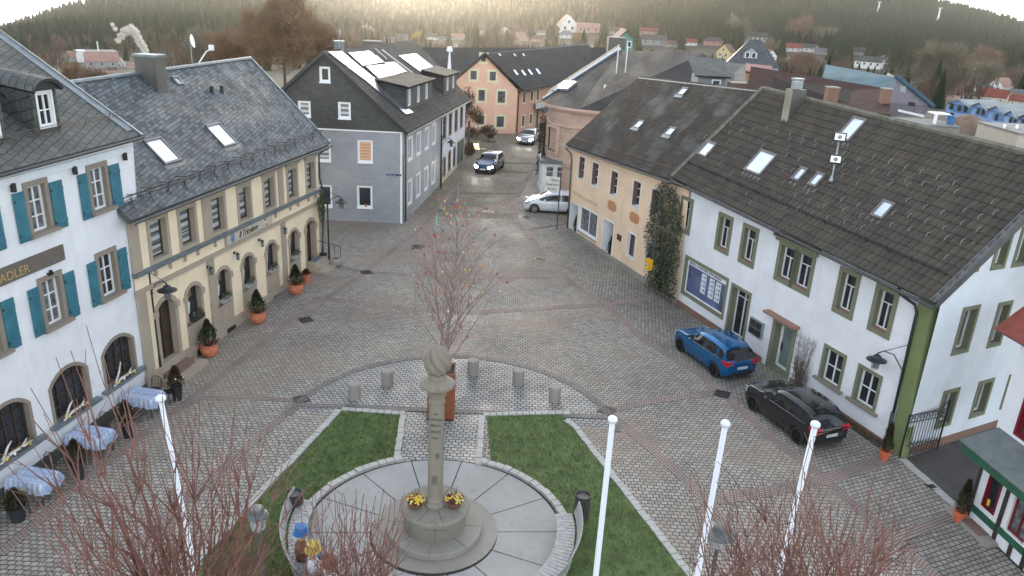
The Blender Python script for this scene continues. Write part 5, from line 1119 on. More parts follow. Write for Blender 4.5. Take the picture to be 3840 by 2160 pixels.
mb.lathe(pf, 64, (mx_, my_, 0), lump=lambda a, z: 1+.30*abs(math.sin(3.5*(a+(z-5.2)*2.4)))**.7-.17+.04*math.sin(3*a+z*7)); mb.build('flame', m_mon, mo, smooth=True)
m_ins = plain('worn_inscription', (.13, .12, .105), .9, .1)
for k, (t_, z_) in enumerate((('IN', 4.02), ('DANKB.', 3.85), ('ERINN.', 3.66), ('ANNO', 3.46), ('1871', 3.26))):
    text(t_, 'inscription', m_ins, .105, V(mx_, my_-.226, z_), V(1, 0, 0), Z, mo, .006, align='CENTER')
mb = MB(); cc = V(mx_+.06, my_-.228, 2.72)
mb.face([cc+V(.06*math.cos(t*.5236), -.01, .09*math.sin(t*.5236)) for t in range(12)]); mb.build('dark_medallion', m_ins, mo)
mb = MB()
for k in range(5): mb.tube([V(mx_-.09+.04*k, my_-.230, 1.75), V(mx_-.06+.03*k, my_-.230, 2.05)], .008, 4)
mb.build('carved_reeds', m_ins, mo)
# flower bowls
def bowl(px_, lab, seed):
    b_ = G(*px_, .95); t = thing('flower_bowl', lab, 'flower bowl', b_, 0, 'flower bowls on the monument basin'); mb = MB(); mb.lathe([(.13, 0), (.2, .06), (.235, .17), (.235, .19), (.2, .17)], 20, b_); mb.build('bowl', plain('dark_clay', (.16, .07, .045), .7), t)
    mb = MB(); leaves(mb, b_+Z*.23, .24, .24, .14, 260, .055, seed); mb.build('foliage', m_leaf, t); mb = MB(); r_ = random.Random(seed+3)
    for k in range(95):
        a_ = r_.uniform(0, 6.28); rr = .27*math.sqrt(r_.random()); q = b_+V(rr*math.cos(a_), rr*math.sin(a_), .24+.13*(1-(rr/.28)**2)); m_ = 0 if r_.random() < .55 else (1 if r_.random() < .7 else 2)
        s_ = .026; mb.face([q+V(-s_, -s_*.3, -.01), q+V(s_, -s_*.3, -.01), q+V(s_, s_*.3, s_*1.3), q+V(-s_, s_*.3, s_*1.3)], m_)
    mb.build('blossoms', [m_fly, m_flp, m_flw], t); mb = MB()
    for k in range(9): a_ = r_.uniform(0, 6.28); mb.tube([b_+Z*.2, b_+V(.1*math.cos(a_), .1*math.sin(a_), .5+.15*r_.random())], .004, 3)
    mb.build('stems', m_vine, t)
bowl(K(1, 2, 560, 925), 'flower bowl with yellow pansies left of the column', 11); bowl(K(1, 2, 850, 918), 'flower bowl with yellow and red pansies right of the column', 12)
# bollards
bl0 = thing('bollard', 'x', 'bollard', (0, 0, 0), 0, 'stone bollards around the decorated tree')
mb = MB(); mb.lathe([(.235, 0), (.24, .3), (.245, .60), (.235, .635), (.2, .645), (.05, .65)], 28, (0, 0, 0)); mb.build('bollard_block', m_conc, bl0, local=True)
for k, ((x, y), lab) in enumerate(zip([(1328, 1502), (1451, 1452), (1773, 1410), (1943, 1448), (2079, 1512)], ('outer left stone bollard, nearest the left lawn', 'second stone bollard from the left, nearer the column', 'stone bollard just behind and right of the flame', 'stone bollard second from the right end', 'outer right stone bollard, nearest the right lawn'))):
    q = G(x, y-5); q.y += .1
    if k == 0: bl0.location = q; bl0['label'] = lab
    else: copy_tree(bl0, None, q, k*.7, lab)
# planter box with the Easter tree
pb = V(-2.44, 26.1, 0); pl = thing('tree_planter', 'tall red brown wooden planter box holding the decorated tree', 'planter', pb); mb = MB(); W2 = .50; m_pl = plain('red_brown_boards', (.22, .065, .025), .6, .25, 5)
for s_ in range(4):
    a_ = s_*math.pi/2+.05; ux = V(math.cos(a_), math.sin(a_), 0); uy = V(-ux.y, ux.x, 0); n = 9
    for k in range(n): o_ = pb+uy*(-W2)+ux*(-W2+2*W2*k/n+.006); mb.par(o_, ux*(2*W2/n-.012), uy*.03, Z*(1.92+.0*k))
mb.build('boards', m_pl, pl); mb = MB(); mb.box(pb.x-.47, pb.x+.47, pb.y-.47, pb.y+.47, 1.7, 1.82); mb.build('soil', m_soil, pl)
mb = MB(); mb.box(pb.x-.52, pb.x+.52, pb.y-.56, pb.y-.53, 0, .06); mb.build('foot', m_timber, pl)
# ---------------------------------------------------------------- bare branching
def grow(mb, p, d, L, r, depth, r_, tips, up=.25, spread=.45, segs=4, kids=(3, 5), n0=5, shrink=.62, tw=.10, lenfall=.62, rmin=.003):
    pts = [p.copy()]; rad = [r]; q = p.copy(); dd = d.normalized()
    for i in range(segs):
        dd = (dd+V(r_.gauss(0, tw), r_.gauss(0, tw), r_.gauss(0, tw)+up*.12)).normalized(); q = q+dd*(L/segs); pts.append(q.copy()); rad.append(max(rmin, r*(1-(1-shrink*.55)*(i+1)/segs)))
    mb.tube(pts, rad, n0 if r > .02 else (4 if r > .008 else 3), cap=False)
    if depth == 0: tips.append((pts[-1], dd)); return
    nk = r_.randint(*kids)
    for k in range(nk):
        t = .30+.7*(k+r_.random())/nk; i = min(segs-1, int(t*segs)); b_ = pts[i].lerp(pts[i+1], t*segs-i if t < 1 else 1)
        a_ = r_.uniform(0, 6.283); o = dd.orthogonal(); o.rotate(Matrix.Rotation(a_, 3, dd)); nd = (dd*(1-spread*.5)+o*spread*r_.uniform(.6, 1.2)+Z*up).normalized()
        grow(mb, b_, nd, L*lenfall*r_.uniform(.7, 1.15), max(rmin, r*shrink*r_.uniform(.55, .8)), depth-1, r_, tips, up, spread, segs, kids, n0, shrink, tw, lenfall, rmin)
    tips.append((pts[-1], dd))
m_birch = plain('birch_bark', (.26, .22, .19), .8, .4, 6); m_twig = plain('dark_twigs', (.27, .18, .155), .8, .3, 5)
et = thing('easter_tree', 'bare young birch hung with coloured Easter eggs and ribbons', 'tree', (pb.x, pb.y, 1.8)); r_ = random.Random(42)
mb = MB(); tips = []; trunk = [V(pb.x+.14, pb.y, 1.8), V(pb.x+.18, pb.y, 3.2), V(pb.x+.30, pb.y, 4.8), V(pb.x+.44, pb.y, 6.4), V(pb.x+.42, pb.y, 7.8), V(pb.x+.44, pb.y, 9.0)]; tr_r = [.075, .062, .048, .034, .02, .008]
mb.tube(trunk, tr_r, 8); mb.build('trunk', m_birch, et)
mb = MB()
for k in range(56):
    t = (k+.5)/56; z_ = 2.0+6.2*t**1.0; i = 0
    while trunk[i+1].z < z_: i += 1
    f = (z_-trunk[i].z)/(trunk[i+1].z-trunk[i].z); b_ = trunk[i].lerp(trunk[i+1], f); a_ = k*2.4+r_.uniform(-.4, .4)
    L = (3.1*(1-t)**.85+.3)*r_.uniform(.75, 1.1); dd = V(math.cos(a_)*.72, math.sin(a_)*.72, 1.0).normalized()
    grow(mb, b_, dd, L, .022*(1-t)+.008, 2, r_, tips, .12, .42, 4, (3, 5), 5, .6, .07, .5, .0035)
mb.build('crown', m_twig, et)
cols = [('red_egg', (.42, .04, .05)), ('orange_egg', (.62, .25, .08)), ('yellow_egg', (.62, .47, .15)), ('magenta_egg', (.34, .05, .11)), ('pale_egg', (.65, .58, .50)), ('blue_egg', (.05, .08, .28)), ('green_egg', (.12, .35, .18))]
mcol = [plain(n, c, .35, .05) for n, c in cols]
egg0 = {}
tips = [t for t in tips if t[0].z < 9.2]; r_.shuffle(tips)
neg = 0
for (p, d_) in tips:
    if neg >= 98: break
    # fewer, spread
    ci = r_.choice([0, 0, 0, 1, 1, 2, 2, 3, 3, 4, 5, 6]); s_ = r_.uniform(.03, .043)
    mb = MB(); mb.lathe([(.01, -.6*s_*2), (.6*s_, -.45*s_*2), (s_*.95, -.1*s_*2), (s_*.85, .25*s_*2), (.4*s_, .55*s_*2), (.01, .66*s_*2)], 8, p-Z*.09); mb.tube([p, p-Z*.05], .002, 3); mb.build('egg', mcol[ci], et, smooth=True); neg += 1
m_rib = plain('turquoise_ribbon', (.18, .62, .50), .5, .1); m_rib2 = plain('orange_ribbon', (.80, .22, .05), .5)
for (x, y, mt) in ((1640, 800, m_rib), (1655, 770, m_rib), (1720, 790, m_rib), (1727, 800, m_rib2), (1640, 830, m_rib), (1597, 1045, m_rib), (1650, 1105, m_rib), (1655, 1085, m_rib2)):
    p = AT(x, y, 26.0); mb = MB(); L = [p+V(r_.gauss(0, .07), r_.gauss(0, .05), -.09*i) for i in range(5)]
    for i in range(4): mb.face([L[i], L[i]+V(.022, .012, 0), L[i+1]+V(.022, .012, 0), L[i+1]])
    mb.build('ribbon', mt, et)
# ---------------------------------------------------------------- foreground shoots (pollarded trees close below the camera)
m_shoot = plain('reddish_shoot_bark', (.185, .085, .068), .65, .35, 4); m_limb = plain('grey_brown_bark', (.095, .068, .048), .85, .35, 5)
def shoots(name, label, hubpx, tips_px, r0, dist_rng, seed, side=(3, 6), twl=.55, group=None, cat='tree', rr=.016, sprd=.16, midf=.35):
    r_ = random.Random(seed); hub = AT(hubpx[0], hubpx[1], hubpx[2]); base = V(hub.x+.15, hub.y-.1, 0); t = thing(name, label, cat, base, 0, group); mt = MB(); mc = MB()
    mt.tube([base, base.lerp(hub, .5)+V(.05, .02, 0), hub], [r0*1.5, r0*1.15, r0*.9], 10)
    for (x, y) in tips_px:
        rd = r_.uniform(*dist_rng); tip = AT(x, y, rd); h0 = hub+V(r_.gauss(0, sprd), r_.gauss(0, sprd*.6), r_.uniform(-.3, .5))
        ctrl = h0.lerp(tip, midf)+V((tip.x-h0.x)*.2+r_.gauss(0, .08), (tip.y-h0.y)*.2, -.05+r_.gauss(0, .1)); n = 10; pts = []
        for i in range(n+1):
            s_ = i/n; p = h0*(1-s_)**2+ctrl*2*s_*(1-s_)+tip*s_*s_; pts.append(p+V(r_.gauss(0, .025), r_.gauss(0, .025), 0)*min(1, 3*s_))
        L = (tip-h0).length; R0 = rr*(.9+.28*L); mt.tube(pts[:5], [R0*(1-.5*i/n) for i in range(5)], 6, cap=False); mc.tube(pts[4:], [max(.0045, R0*(1-.93*((i+4)/n)**.8)) for i in range(n-3)], 5, cap=False)
        for k in range(r_.randint(*side)):
            i = r_.randrange(3, n-1); b_ = pts[i]; dd = (pts[i+1]-pts[i]).normalized(); o = dd.orthogonal(); o.rotate(Matrix.Rotation(r_.uniform(0, 6.28), 3, dd)); nd = (dd+o*.4+Z*.15).normalized(); LL = twl*r_.uniform(.4, 1.5)
            q = [b_]; 
            for j in range(4): nd = (nd+V(r_.gauss(0, .07), r_.gauss(0, .07), .05)).normalized(); q.append(q[-1]+nd*LL/4)
            mc.tube(q, [R0*.42, R0*.36, R0*.3, R0*.24, .0045], 4, cap=False)
            for j in range(1, 5):
                if r_.random() < .6: mc.tube([q[j], q[j]+(nd+V(r_.gauss(0, .6), r_.gauss(0, .6), 0)).normalized()*LL*.35], [.0055, .004], 3, cap=False)
            # buds
        for k in range(6):
            i = r_.randrange(4, n); b_ = pts[i]; mc.tube([b_, b_+V(r_.gauss(0, .02), r_.gauss(0, .02), .02)], [.006, .003], 4, cap=False)
    mt.build('trunk', m_limb, t); mc.build('crown', m_shoot, t); return t
r_ = random.Random(77)
tl = [(278, 1735-300+60), (210, 1340), (325, 1215), (390, 1340), (130, 1450), (40, 1740), (100, 1640), (480, 1590), (455, 1470), (262, 1320), (520, 1600), (600, 1480), (640, 1560), (670, 1490), (740, 1490), (730, 1530), (790, 1510), (840, 1580), (870, 1560), (890, 1520), (930, 1560), (940, 1600), (985, 1590), (1010, 1600), (1055, 1650), (1070, 1700), (1110, 1780), (700, 1640), (560, 1700), (830, 1700), (900, 1720), (350, 1560), (420, 1650), (160, 1560), (300, 1640), (780, 1640)]
shoots('bare_tree', 'large bare tree with long reddish shoots in the left foreground', (760, 2560, 8.3), tl, .12, (8.2, 10.2), 21, side=(4, 7), rr=.014)
tl2 = [(20+i*70+r_.uniform(-25, 25), 1860+r_.uniform(-110, 160)+(40 if i > 10 else 0)) for i in range(17)]+[(r_.uniform(200, 1150), r_.uniform(1700, 2050)) for i in range(12)]
shoots('bare_tree', 'tangle of thinner bare shoots low in the left foreground', (620, 2620, 7.9), tl2, .09, (7.2, 9.2), 22, side=(5, 7), rr=.010)
tl3 = [(r_.uniform(1130, 1540), r_.uniform(1830, 2120)) for i in range(46)]+[(1200, 1840), (1290, 1850), (1330, 1870), (1370, 1900), (1400, 1900), (1270, 1950), (1180, 1920)]
shoots('bare_shrub', 'fine red twigged shrub rising in front of the round terrace', (1270, 2520, 8.0), tl3, .05, (7.6, 9.2), 23, side=(3, 6), twl=.45, cat='shrub', rr=.008)
tr1 = [(2578, 1850), (2640, 1830), (2690, 1800), (2810, 1765), (2825, 1800), (2760, 1870), (2880, 1820), (2945, 1790), (2980, 1770), (3030, 1790), (3035, 1650), (3010, 1760), (3070, 1810), (3110, 1880), (3145, 1880), (3180, 1900), (3225, 1900), (3255, 1840), (3355, 1765), (3345, 1850), (3290, 1930), (3395, 1880), (3310, 2000), (3420, 1960), (2620, 1900), (2720, 1940), (2850, 1900), (2900, 1880), (3370, 1800), (3440, 2030)]
shoots('bare_shrub', 'tall reddish bare shrub crossing the flagpoles in the right foreground', (2980, 2750, 7.7), tr1, .08, (7.8, 9.4), 24, side=(4, 7), cat='shrub', rr=.012, sprd=.75)
tr2 = [(2560+i*26+r_.uniform(-15, 15), 1960+r_.uniform(-60, 140)) for i in range(32)]+[(r_.uniform(2540, 3480), r_.uniform(1960, 2140)) for i in range(12)]
shoots('bare_shrub', 'dense lower twigs of the bare shrub in the right foreground corner', (3050, 2650, 7.4), tr2, .06, (7.2, 8.6), 25, side=(4, 7), twl=.5, cat='shrub', rr=.010, sprd=.8)
# brown-leaved hedge in front of the left lawn
hb = thing('brown_hedge', 'shaggy brown hedge below the left lawn', 'hedge', (-4.6, 15.2, 0)); mb = MB(); r_ = random.Random(31)
for k in range(420):
    b_ = V(r_.uniform(-6.3, -3.0), r_.uniform(14.0, 16.2), 0); nd = V(r_.gauss(0, .35), r_.gauss(0, .35), 1).normalized(); q = [b_]; L = r_.uniform(.8, 1.7)
    for j in range(4): nd = (nd+V(r_.gauss(0, .15), r_.gauss(0, .15), 0)).normalized(); q.append(q[-1]+nd*L/4)
    mb.tube(q, [.012, .01, .008, .005, .003], 3, cap=False)
mb.build('branches', m_shoot, hb); mb = MB()
for k in range(9): leaves(mb, V(-6.1+.4*k, 15.1+.25*math.sin(k*2), .62+.08*math.sin(k)), .55, 1.05, .62, 900, .055, 400+k, 3)
mb.build('foliage', [plain('dry_leaf', (.10, .055, .022), .8, .5, 8), plain('olive_leaf', (.05, .05, .02), .8, .4, 8), plain('rust_leaf', (.14, .06, .025), .8, .4, 8)], hb)

# ---------------------------------------------------------------- flagpoles
for k, ((x, y), zt, lab) in enumerate((((2297, 1584), 9.0, 'white flagpole standing on the right lawn, leftmost of the right three'), ((2720, 1600), 9.0, 'middle white flagpole of the three on the right'), ((3057, 1603), 9.0, 'rightmost white flagpole with twigs crossing it'), ((603, 1506), 9.0, 'white flagpole seen through bare twigs in front of the inn'))):
    tp = G(x, y-6, zt); base = V(tp.x, tp.y, 0)
    if k == 3: base.x += .9; base.y -= .5
    if k == 2: base.x -= .25
    if k == 1: base.x -= .15
    fp = thing('flagpole', lab, 'flagpole', base, 0, 'white flagpoles around the square'); mb = MB(); mb.tube([base, tp], [.058, .043] if k < 3 else [.045, .036], 14); mb.build('pole', m_pole, fp, smooth=True)
    mb = MB(); mb.lathe([(.03, -.02), (.07, -.01), (.078, .02), (.07, .05), (.04, .075), (.01, .08)], 18, tp); mb.build('cap', m_pole, fp, smooth=True)
# ---------------------------------------------------------------- benches, bins
def bench(a0, a1, label, seed):
    am = R((a0+a1)/2); t = thing('curved_bench', label, 'bench', (DC[0]+4.05*math.cos(am), DC[1]+4.05*math.sin(am), 0)); mb = MB(); n = int((a1-a0)/2.0)
    for k in range(n):
        a_ = R(a0+(a1-a0)*(k+.5)/n); dx = V(math.cos(a_), math.sin(a_), 0); dy = V(-dx.y, dx.x, 0); wd = 4.0*R((a1-a0)/n)*.86
        mb.par(V(DC[0], DC[1], .45)+dx*3.62-dy*wd/2, dx*.52, dy*wd, Z*.035)
    mb.build('seat', m_plank, t); mb = MB()
    for k in range(n*1):
        a_ = R(a0+(a1-a0)*(k+.5)/n); dx = V(math.cos(a_), math.sin(a_), 0); dy = V(-dx.y, dx.x, 0); wd = 4.3*R((a1-a0)/n)*.86; mb.par(V(DC[0], DC[1], .5)+dx*4.2-dy*wd/2, dx*.03, dy*wd, dx*.12+Z*.40)
    mb.build('backrest', m_plank, t)
    for f in (.08, .5, .92):
        a_ = R(a0+(a1-a0)*f); dx = V(math.cos(a_), math.sin(a_), 0); dy = V(-dx.y, dx.x, 0); mb = MB(); mb.par(V(DC[0], DC[1], 0)+dx*3.68-dy*.05, dx*.45, dy*.1, Z*.45); mb.build('leg', m_conc, t)
    return t
bench(-38, 9, 'curved slatted bench on the right edge of the round terrace', 1); bench(171, 222, 'curved slatted bench on the left edge of the round terrace, under dolls', 2)
def bin_(p, label, n=20):
    t = thing('litter_bin', label, 'litter bin', p, 0, 'round slatted litter bins'); mb = MB(); mb.lathe([(.20, .05), (.20, .82)], 20, p); mb.lathe([(.19, .80), (.15, .74)], 20, p); mb.build('liner', m_dmetal, t); mb = MB()
    for k in range(n): a_ = 2*math.pi*k/n; dx = V(math.cos(a_), math.sin(a_), 0); dy = V(-dx.y, dx.x, 0); mb.par(Vector(p)+dx*.21-dy*.024+Z*.03, dx*.03, dy*.048, Z*.84)
    mb.build('slats', plain('weathered_slat', (.055, .06, .052), .8, .3, 6), t); mb = MB(); mb.tube([Vector(p)+V(.235*math.cos(a*.524), .235*math.sin(a*.524), .86) for a in range(13)], .014, 5); mb.build('rim', m_dmetal, t)
bin_(V(2.50, 20.15, 0), 'dark slatted litter bin on the right lawn beside the bench'); bin_(V(-6.15, 19.5, 0), 'dark slatted litter bin on the left lawn behind twigs')
# ---------------------------------------------------------------- plaza lamps (seen from above)
def plaza_lamp(p, h, label, rad=.36):
    t = thing('plaza_lamp', label, 'street lamp', p, 0, 'lamps with flat round hoods'); mb = MB(); mb.lathe([(.09, 0), (.09, .4), (.05, .5), (.045, h-.45)], 12, p); mb.build('pole', m_gutter, t)
    mb = MB(); mb.lathe([(.10, h-.42), (.15, h-.4), (.19, h-.1), (.19, h-.06)], 16, p); mb.build('lantern_glass', glass('lamp_glass', (.3, .32, .33), .2), t); mb = MB(); mb.lathe([(rad, h-.06), (rad, h-.04), (.16, h+.02), (.15, h+.12), (.13, h+.15), (.02, h+.16)], 24, p); mb.build('hood', plain('hood_grey', (.10, .115, .12), .45, .2, 3), t, smooth=False)
q = G(2700, 1990, 4.1); plaza_lamp(V(q.x, q.y, 0), 4.1, 'round hooded plaza lamp between the flagpoles in the right foreground', .38)
q = G(965, 1925, 4.1); plaza_lamp(V(q.x, q.y, 0), 4.1, 'round hooded plaza lamp behind twigs in the left foreground', .24)
def lantern(t, c, s=1.0):    # shade centre c
    c = Vector(c); mb = MB(); mb.lathe([(.36*s, -.02), (.355*s, .0), (.16*s, .09), (.12*s, .17), (.03*s, .2), (.03*s, .27)], 24, c); sh = mb.build('shade', m_dmetal, t)
    mb = MB()
    for k in range(8): a_ = k*math.pi/4; dx = V(math.cos(a_), math.sin(a_), 0); mb.tube([c+dx*.145*s-Z*.02, c+dx*.12*s-Z*.36*s], .007, 4)
    for zz, r2 in ((-.1, .14), (-.36*s, .12)): mb.tube([c+V(r2*s*math.cos(a*.524), r2*s*math.sin(a*.524), zz) for a in range(13)], .008, 4)
    mb.build('cage', m_dmetal, t); mb = MB(); mb.lathe([(.04, -.35*s), (.09*s, -.33*s), (.115*s, -.03)], 12, c); mb.build('lantern_glass', m_milk, t)
def post_lamp(base, top, shade, label):
    base = Vector(base); t = thing('street_lamp', label, 'street lamp', base, 0, 'black lantern street lamps'); mb = MB(); tp = V(base.x, base.y, top); mb.tube([base, base+Z*1.2, base+Z*1.25, tp], [.07, .06, .045, .04], 10)
    mb.lathe([(.055, 0), (.06, .08), (.05, .1)], 10, base+Z*(top-.95)); mb.build('pole', m_dmetal, t)
    sh = Vector(shade); mb = MB(); mb.tube([tp-Z*.05, sh+Z*.28], .012, 5); lo = tp-Z*.85; mb.tube([lo, lo.lerp(sh, .35)+Z*.32, lo.lerp(sh, .75)+Z*.38, sh+Z*.25], .022, 6); mb.build('bracket', m_dmetal, t); lantern(t, sh); return t
post_lamp((-13.62, 27.35, 0), 4.7, (-13.05, 27.45, 3.92), 'lantern street lamp at the joint of the inn and the restaurant')
post_lamp((-10.55, 42.3, 0), 4.4, (-9.8, 42.5, 3.72), 'lantern street lamp at the far corner of the restaurant')
post_lamp((-6.2, 62.3, 0), 4.34, (-5.45, 62.36, 3.82), 'lantern street lamp in front of the lilac row house')
c_ = FW_.P(1.5, 3.28, .55); t = thing('wall_lamp', 'black lantern on a bracket at the white house corner', 'wall lamp', FW_.P(.78, 3.4, .12), 0); mb = MB(); mb.tube([FW_.P(.74, 4.15, .12), c_+Z*.28], .014, 5); p1 = FW_.P(.74, 3.2, .12); mb.tube([p1, p1.lerp(c_, .4)+Z*.42, p1.lerp(c_, .8)+Z*.42, c_+Z*.25], .022, 6); mb.build('bracket', m_dmetal, t); lantern(t, c_)
# ---------------------------------------------------------------- drains and manholes
m_iron = plain('cast_iron', (.045, .04, .038), .5, .3, 12, metal=.3)
for (p, rz, lab) in (((-9.78, 34.29), .6, 'drain grate in the paving in front of the restaurant'), ((8.92, 28.89), -.4, 'drain grate beside the black car'), ((3.95, 27.0), -.5, 'drain grate at the top corner of the right lawn'), ((-7.9, 26.6), .5, 'drain grate left of the left lawn'), ((-8.25, 41.4), .5, 'drain grate in the far left of the square'), ((14.72, 22.9), .3, 'small drain at the mouth of the alley')):
    t = thing('drain_grate', lab, 'drain grate', (p[0], p[1], .0), rz, 'iron drain grates'); s_ = .5 if 'small' not in lab else .22; mb = MB()
    for a in (-.5, .42): mb.box(-s_/2, s_/2, a*s_, a*s_+.08*s_, .0, .03); mb.box(a*s_, a*s_+.08*s_, -s_/2, s_/2, .0, .029)
    for k in range(6): x_ = -s_*.42+k*s_*.168; mb.box(x_-.018, x_+.018, -s_*.45, s_*.45, 0, .027)
    mb.box(-s_/2-.06, s_/2+.06, -s_/2-.06, s_/2+.06, 0, .018); mb.build('grate', m_iron, t, local=True)
for (p, rr_, lab) in (((-6.02, 46.61), .42, 'manhole cover near the grey sided house'), ((-2.03, 55.87), .42, 'manhole cover in the middle of the street'), ((.61, 54.92), .4, 'manhole cover in front of the white car'), ((1.58, 45.38), .35, 'manhole cover in the right lane of the square')):
    t = thing('manhole_cover', lab, 'manhole cover', (p[0], p[1], 0), 0, 'round manhole covers'); mb = MB(); mb.lathe([(rr_, .0), (rr_, .022), (rr_*.93, .022), (rr_*.92, .018), (.02, .018)], 28, (0, 0, 0)); mb.build('cover', m_iron, t, local=True)
    mb = MB()
    for k in range(5): mb.box(-rr_*.6, rr_*.6, -rr_*.5+k*rr_*.25, -rr_*.5+k*rr_*.25+.03, .018, .026)
    mb.build('ribs', m_iron, t, local=True)
# ================================================================ potted plants
def conifer(mb, p, h, r, n, seed, size=.07, shape='cone'):
    r_ = random.Random(seed)
    for k in range(n):
        t = r_.random()**.8; z = h*t; a_ = r_.uniform(0, 6.28); lump = 1+.22*math.sin(a_*3+t*9+seed)+.15*math.sin(a_*7-t*5)
        rr = r*((1-t)**.75*(.35+.65*min(1, t*7)))*lump*math.sqrt(r_.uniform(.35, 1)); q = Vector(p)+V(rr*math.cos(a_), rr*math.sin(a_), z)
        d = V(math.cos(a_), math.sin(a_), r_.uniform(.2, 1.2)).normalized()*size*r_.uniform(.6, 1.5); b = V(-math.sin(a_), math.cos(a_), r_.gauss(0, .4)).normalized()*size*.32
        mb.face([q-b, q+d, q+b, q-d*.35], r_.choice((0, 0, 0, 1)))
m_con = plain('conifer_needles', (.040, .058, .022), .8, .45, 7); m_con2 = plain('conifer_tips', (.075, .085, .03), .8, .4, 7); m_conb = plain('winter_brown_needles', (.085, .06, .028), .85, .4, 7)
def potted(p, label, pr, ph_, mp, h, r, n, seed, kind='pot_round', group=None, nm='potted_conifer', cat='potted plant', mats=None, berries=0):
    p = Vector(p); t = thing(nm, label, cat, p, 0, group); mb = MB()
    if kind == 'pot_round': prof = [(pr*.55, 0), (pr*.78, ph_*.12), (pr*.98, ph_*.42), (pr, ph_*.62), (pr*.9, ph_*.86), (pr*.92, ph_*.9), (pr*.97, ph_*.93), (pr*.97, ph_), (pr*.84, ph_), (pr*.8, ph_*.9)]
    elif kind == 'tall': prof = [(pr*.72, 0), (pr, ph_*.95), (pr*1.05, ph_*.96), (pr*1.05, ph_), (pr*.85, ph_), (pr*.83, ph_*.93)]
    else: prof = [(pr*.72, 0), (pr*.9, ph_*.78), (pr*1.02, ph_*.8), (pr*1.04, ph_), (pr*.88, ph_), (pr*.86, ph_*.92)]
    mb.lathe(prof, 28, p); po = mb.build('pot', mp, t, smooth=False)
    mb = MB(); mb.lathe([(pr*.84, ph_*.88), (.02, ph_*.92)], 20, p); mb.build('soil', m_soil, po)
    mb = MB(); mb.tube([p+Z*ph_*.9, p+Z*(ph_+h*.5)], .025, 6); mb.build('stem', m_vine, t)
    mb = MB(); conifer(mb, p+Z*(ph_*.92), h, r, n, seed); mb.build('foliage', mats or [m_con, m_con2], t)
    if berries:
        r_ = random.Random(seed); mb = MB()
        for k in range(berries): a_ = r_.uniform(0, 6.28); q = p+V(r*.8*math.cos(a_), r*.8*math.sin(a_), ph_+h*r_.uniform(.2, .6)); mb.lathe([(.01, -.035), (.03, 0), (.01, .035)], 6, q, r_.randrange(3))
        mb.build('eggs', [m_wpaint, m_fly, mcol[1]], t, smooth=True)
    return t
G1 = 'potted conifers in terracotta bowls'
for (x, y), lab, h, sd in ((c4(1565, 1255), 'potted conifer in a bright terracotta bowl, nearest of the restaurant row', 1.15, 1), (c4(1935, 1000), 'potted conifer in a terracotta bowl in front of the middle restaurant windows', 1.1, 2), (c4(2225, 780), 'spiky potted conifer in a pale terracotta bowl beside the restaurant steps', 1.05, 3)):
    q = G(x, y); q.y += .28; potted(q, lab, .37, .56, m_terra, h, .46, 2100, sd, group=G1, berries=2)
q = G(*zs(388, 1095)); potted(q, 'small terracotta pot with a dark plant at the foot of the steps', .24, .5, m_terra, .3, .3, 500, 4, 'flower', mats=[m_flp, m_con])
q = G(*zs(640, 812)); t = potted(q, 'slim tree with green foliage in a black square planter by the restaurant corner', .22, .6, m_black, .5, .1, 60, 5, 'tall', nm='planter_tree')
mb = MB(); leaves(mb, Vector(q)+Z*3.4+V(.0, 0, 0), .24, .24, 1.0, 900, .075, 66, 2); mb.build('crown', [plain('yellow_green_leaf', (.10, .13, .03), .7, .4, 6), m_con], t); mb = MB(); mb.tube([Vector(q)+Z*.5, Vector(q)+Z*3.2], .035, 6); mb.build('trunk', m_vine, t)
q = G(*zs(820, 845)); t = thing('round_planter', 'squat grey round bowl beside the far restaurant steps', 'planter', q); mb = MB(); mb.lathe([(.2, 0), (.36, .1), (.40, .25), (.34, .42), (.26, .46), (.22, .46), (.2, .38)], 24, q); mb.build('bowl', m_conc, t); mb = MB(); mb.lathe([(.2, .38), (.01, .4)], 20, q); mb.build('soil', m_soil, t)
q = G(*ztall(400, 912)); q.y += .15; potted(q, 'thin conifer in a terracotta coloured pot beside the iron gate', .19, .36, m_terra2, 1.15, .2, 1300, 7, 'flower', mats=[m_conb, m_con]); 
q = G(*ztall(750, 1200)); q.y += .12; potted(q, 'thin conifer in a terracotta coloured pot beside the timber framed house', .19, .36, m_terra2, 1.2, .24, 1400, 8, 'flower', mats=[m_conb, m_con])
G2 = 'planters in tall dark pots beside the inn'
for (x, y), lab, sd in ((zi(1380, 412), 'brownish conifer in a tall black pot, farthest along the inn by the lamp', 10), (zi(1000, 700), 'brownish conifer in a tall dark pot between the first two tables', 11), (zi(615, 1025), 'brownish conifer in a tall dark pot between the second and third tables', 12), (zi(1200, 262), 'dark bushy plant behind the farthest pot at the inn corner', 13)):
    q = G(x, y); potted(q, lab, .21, .62, m_dmetal, .85, .36, 1300, sd, 'tall', group=G2, mats=[m_conb, m_con], berries=4)
q = G(70, 1950); potted(q, 'brown conifer with orange eggs at the left picture edge', .25, .5, m_dmetal, .6, .4, 1300, 14, 'tall', mats=[m_conb, m_con], berries=6)
for (x, y), lab, sd in ((zb(150, 800), 'small pointed conifer in the first doorway of the apricot house', 20), (zb(465, 985), 'pointed conifer in the middle doorway of the apricot house', 21)):
    u_, z_ = FB.uz(x, y-6); q = FB.P(u_, 0, -.18); q.z = .12; potted(q, lab, .17, .25, m_dmetal, 1.0, .27, 1100, sd, 'flower', mats=[m_con, m_con])
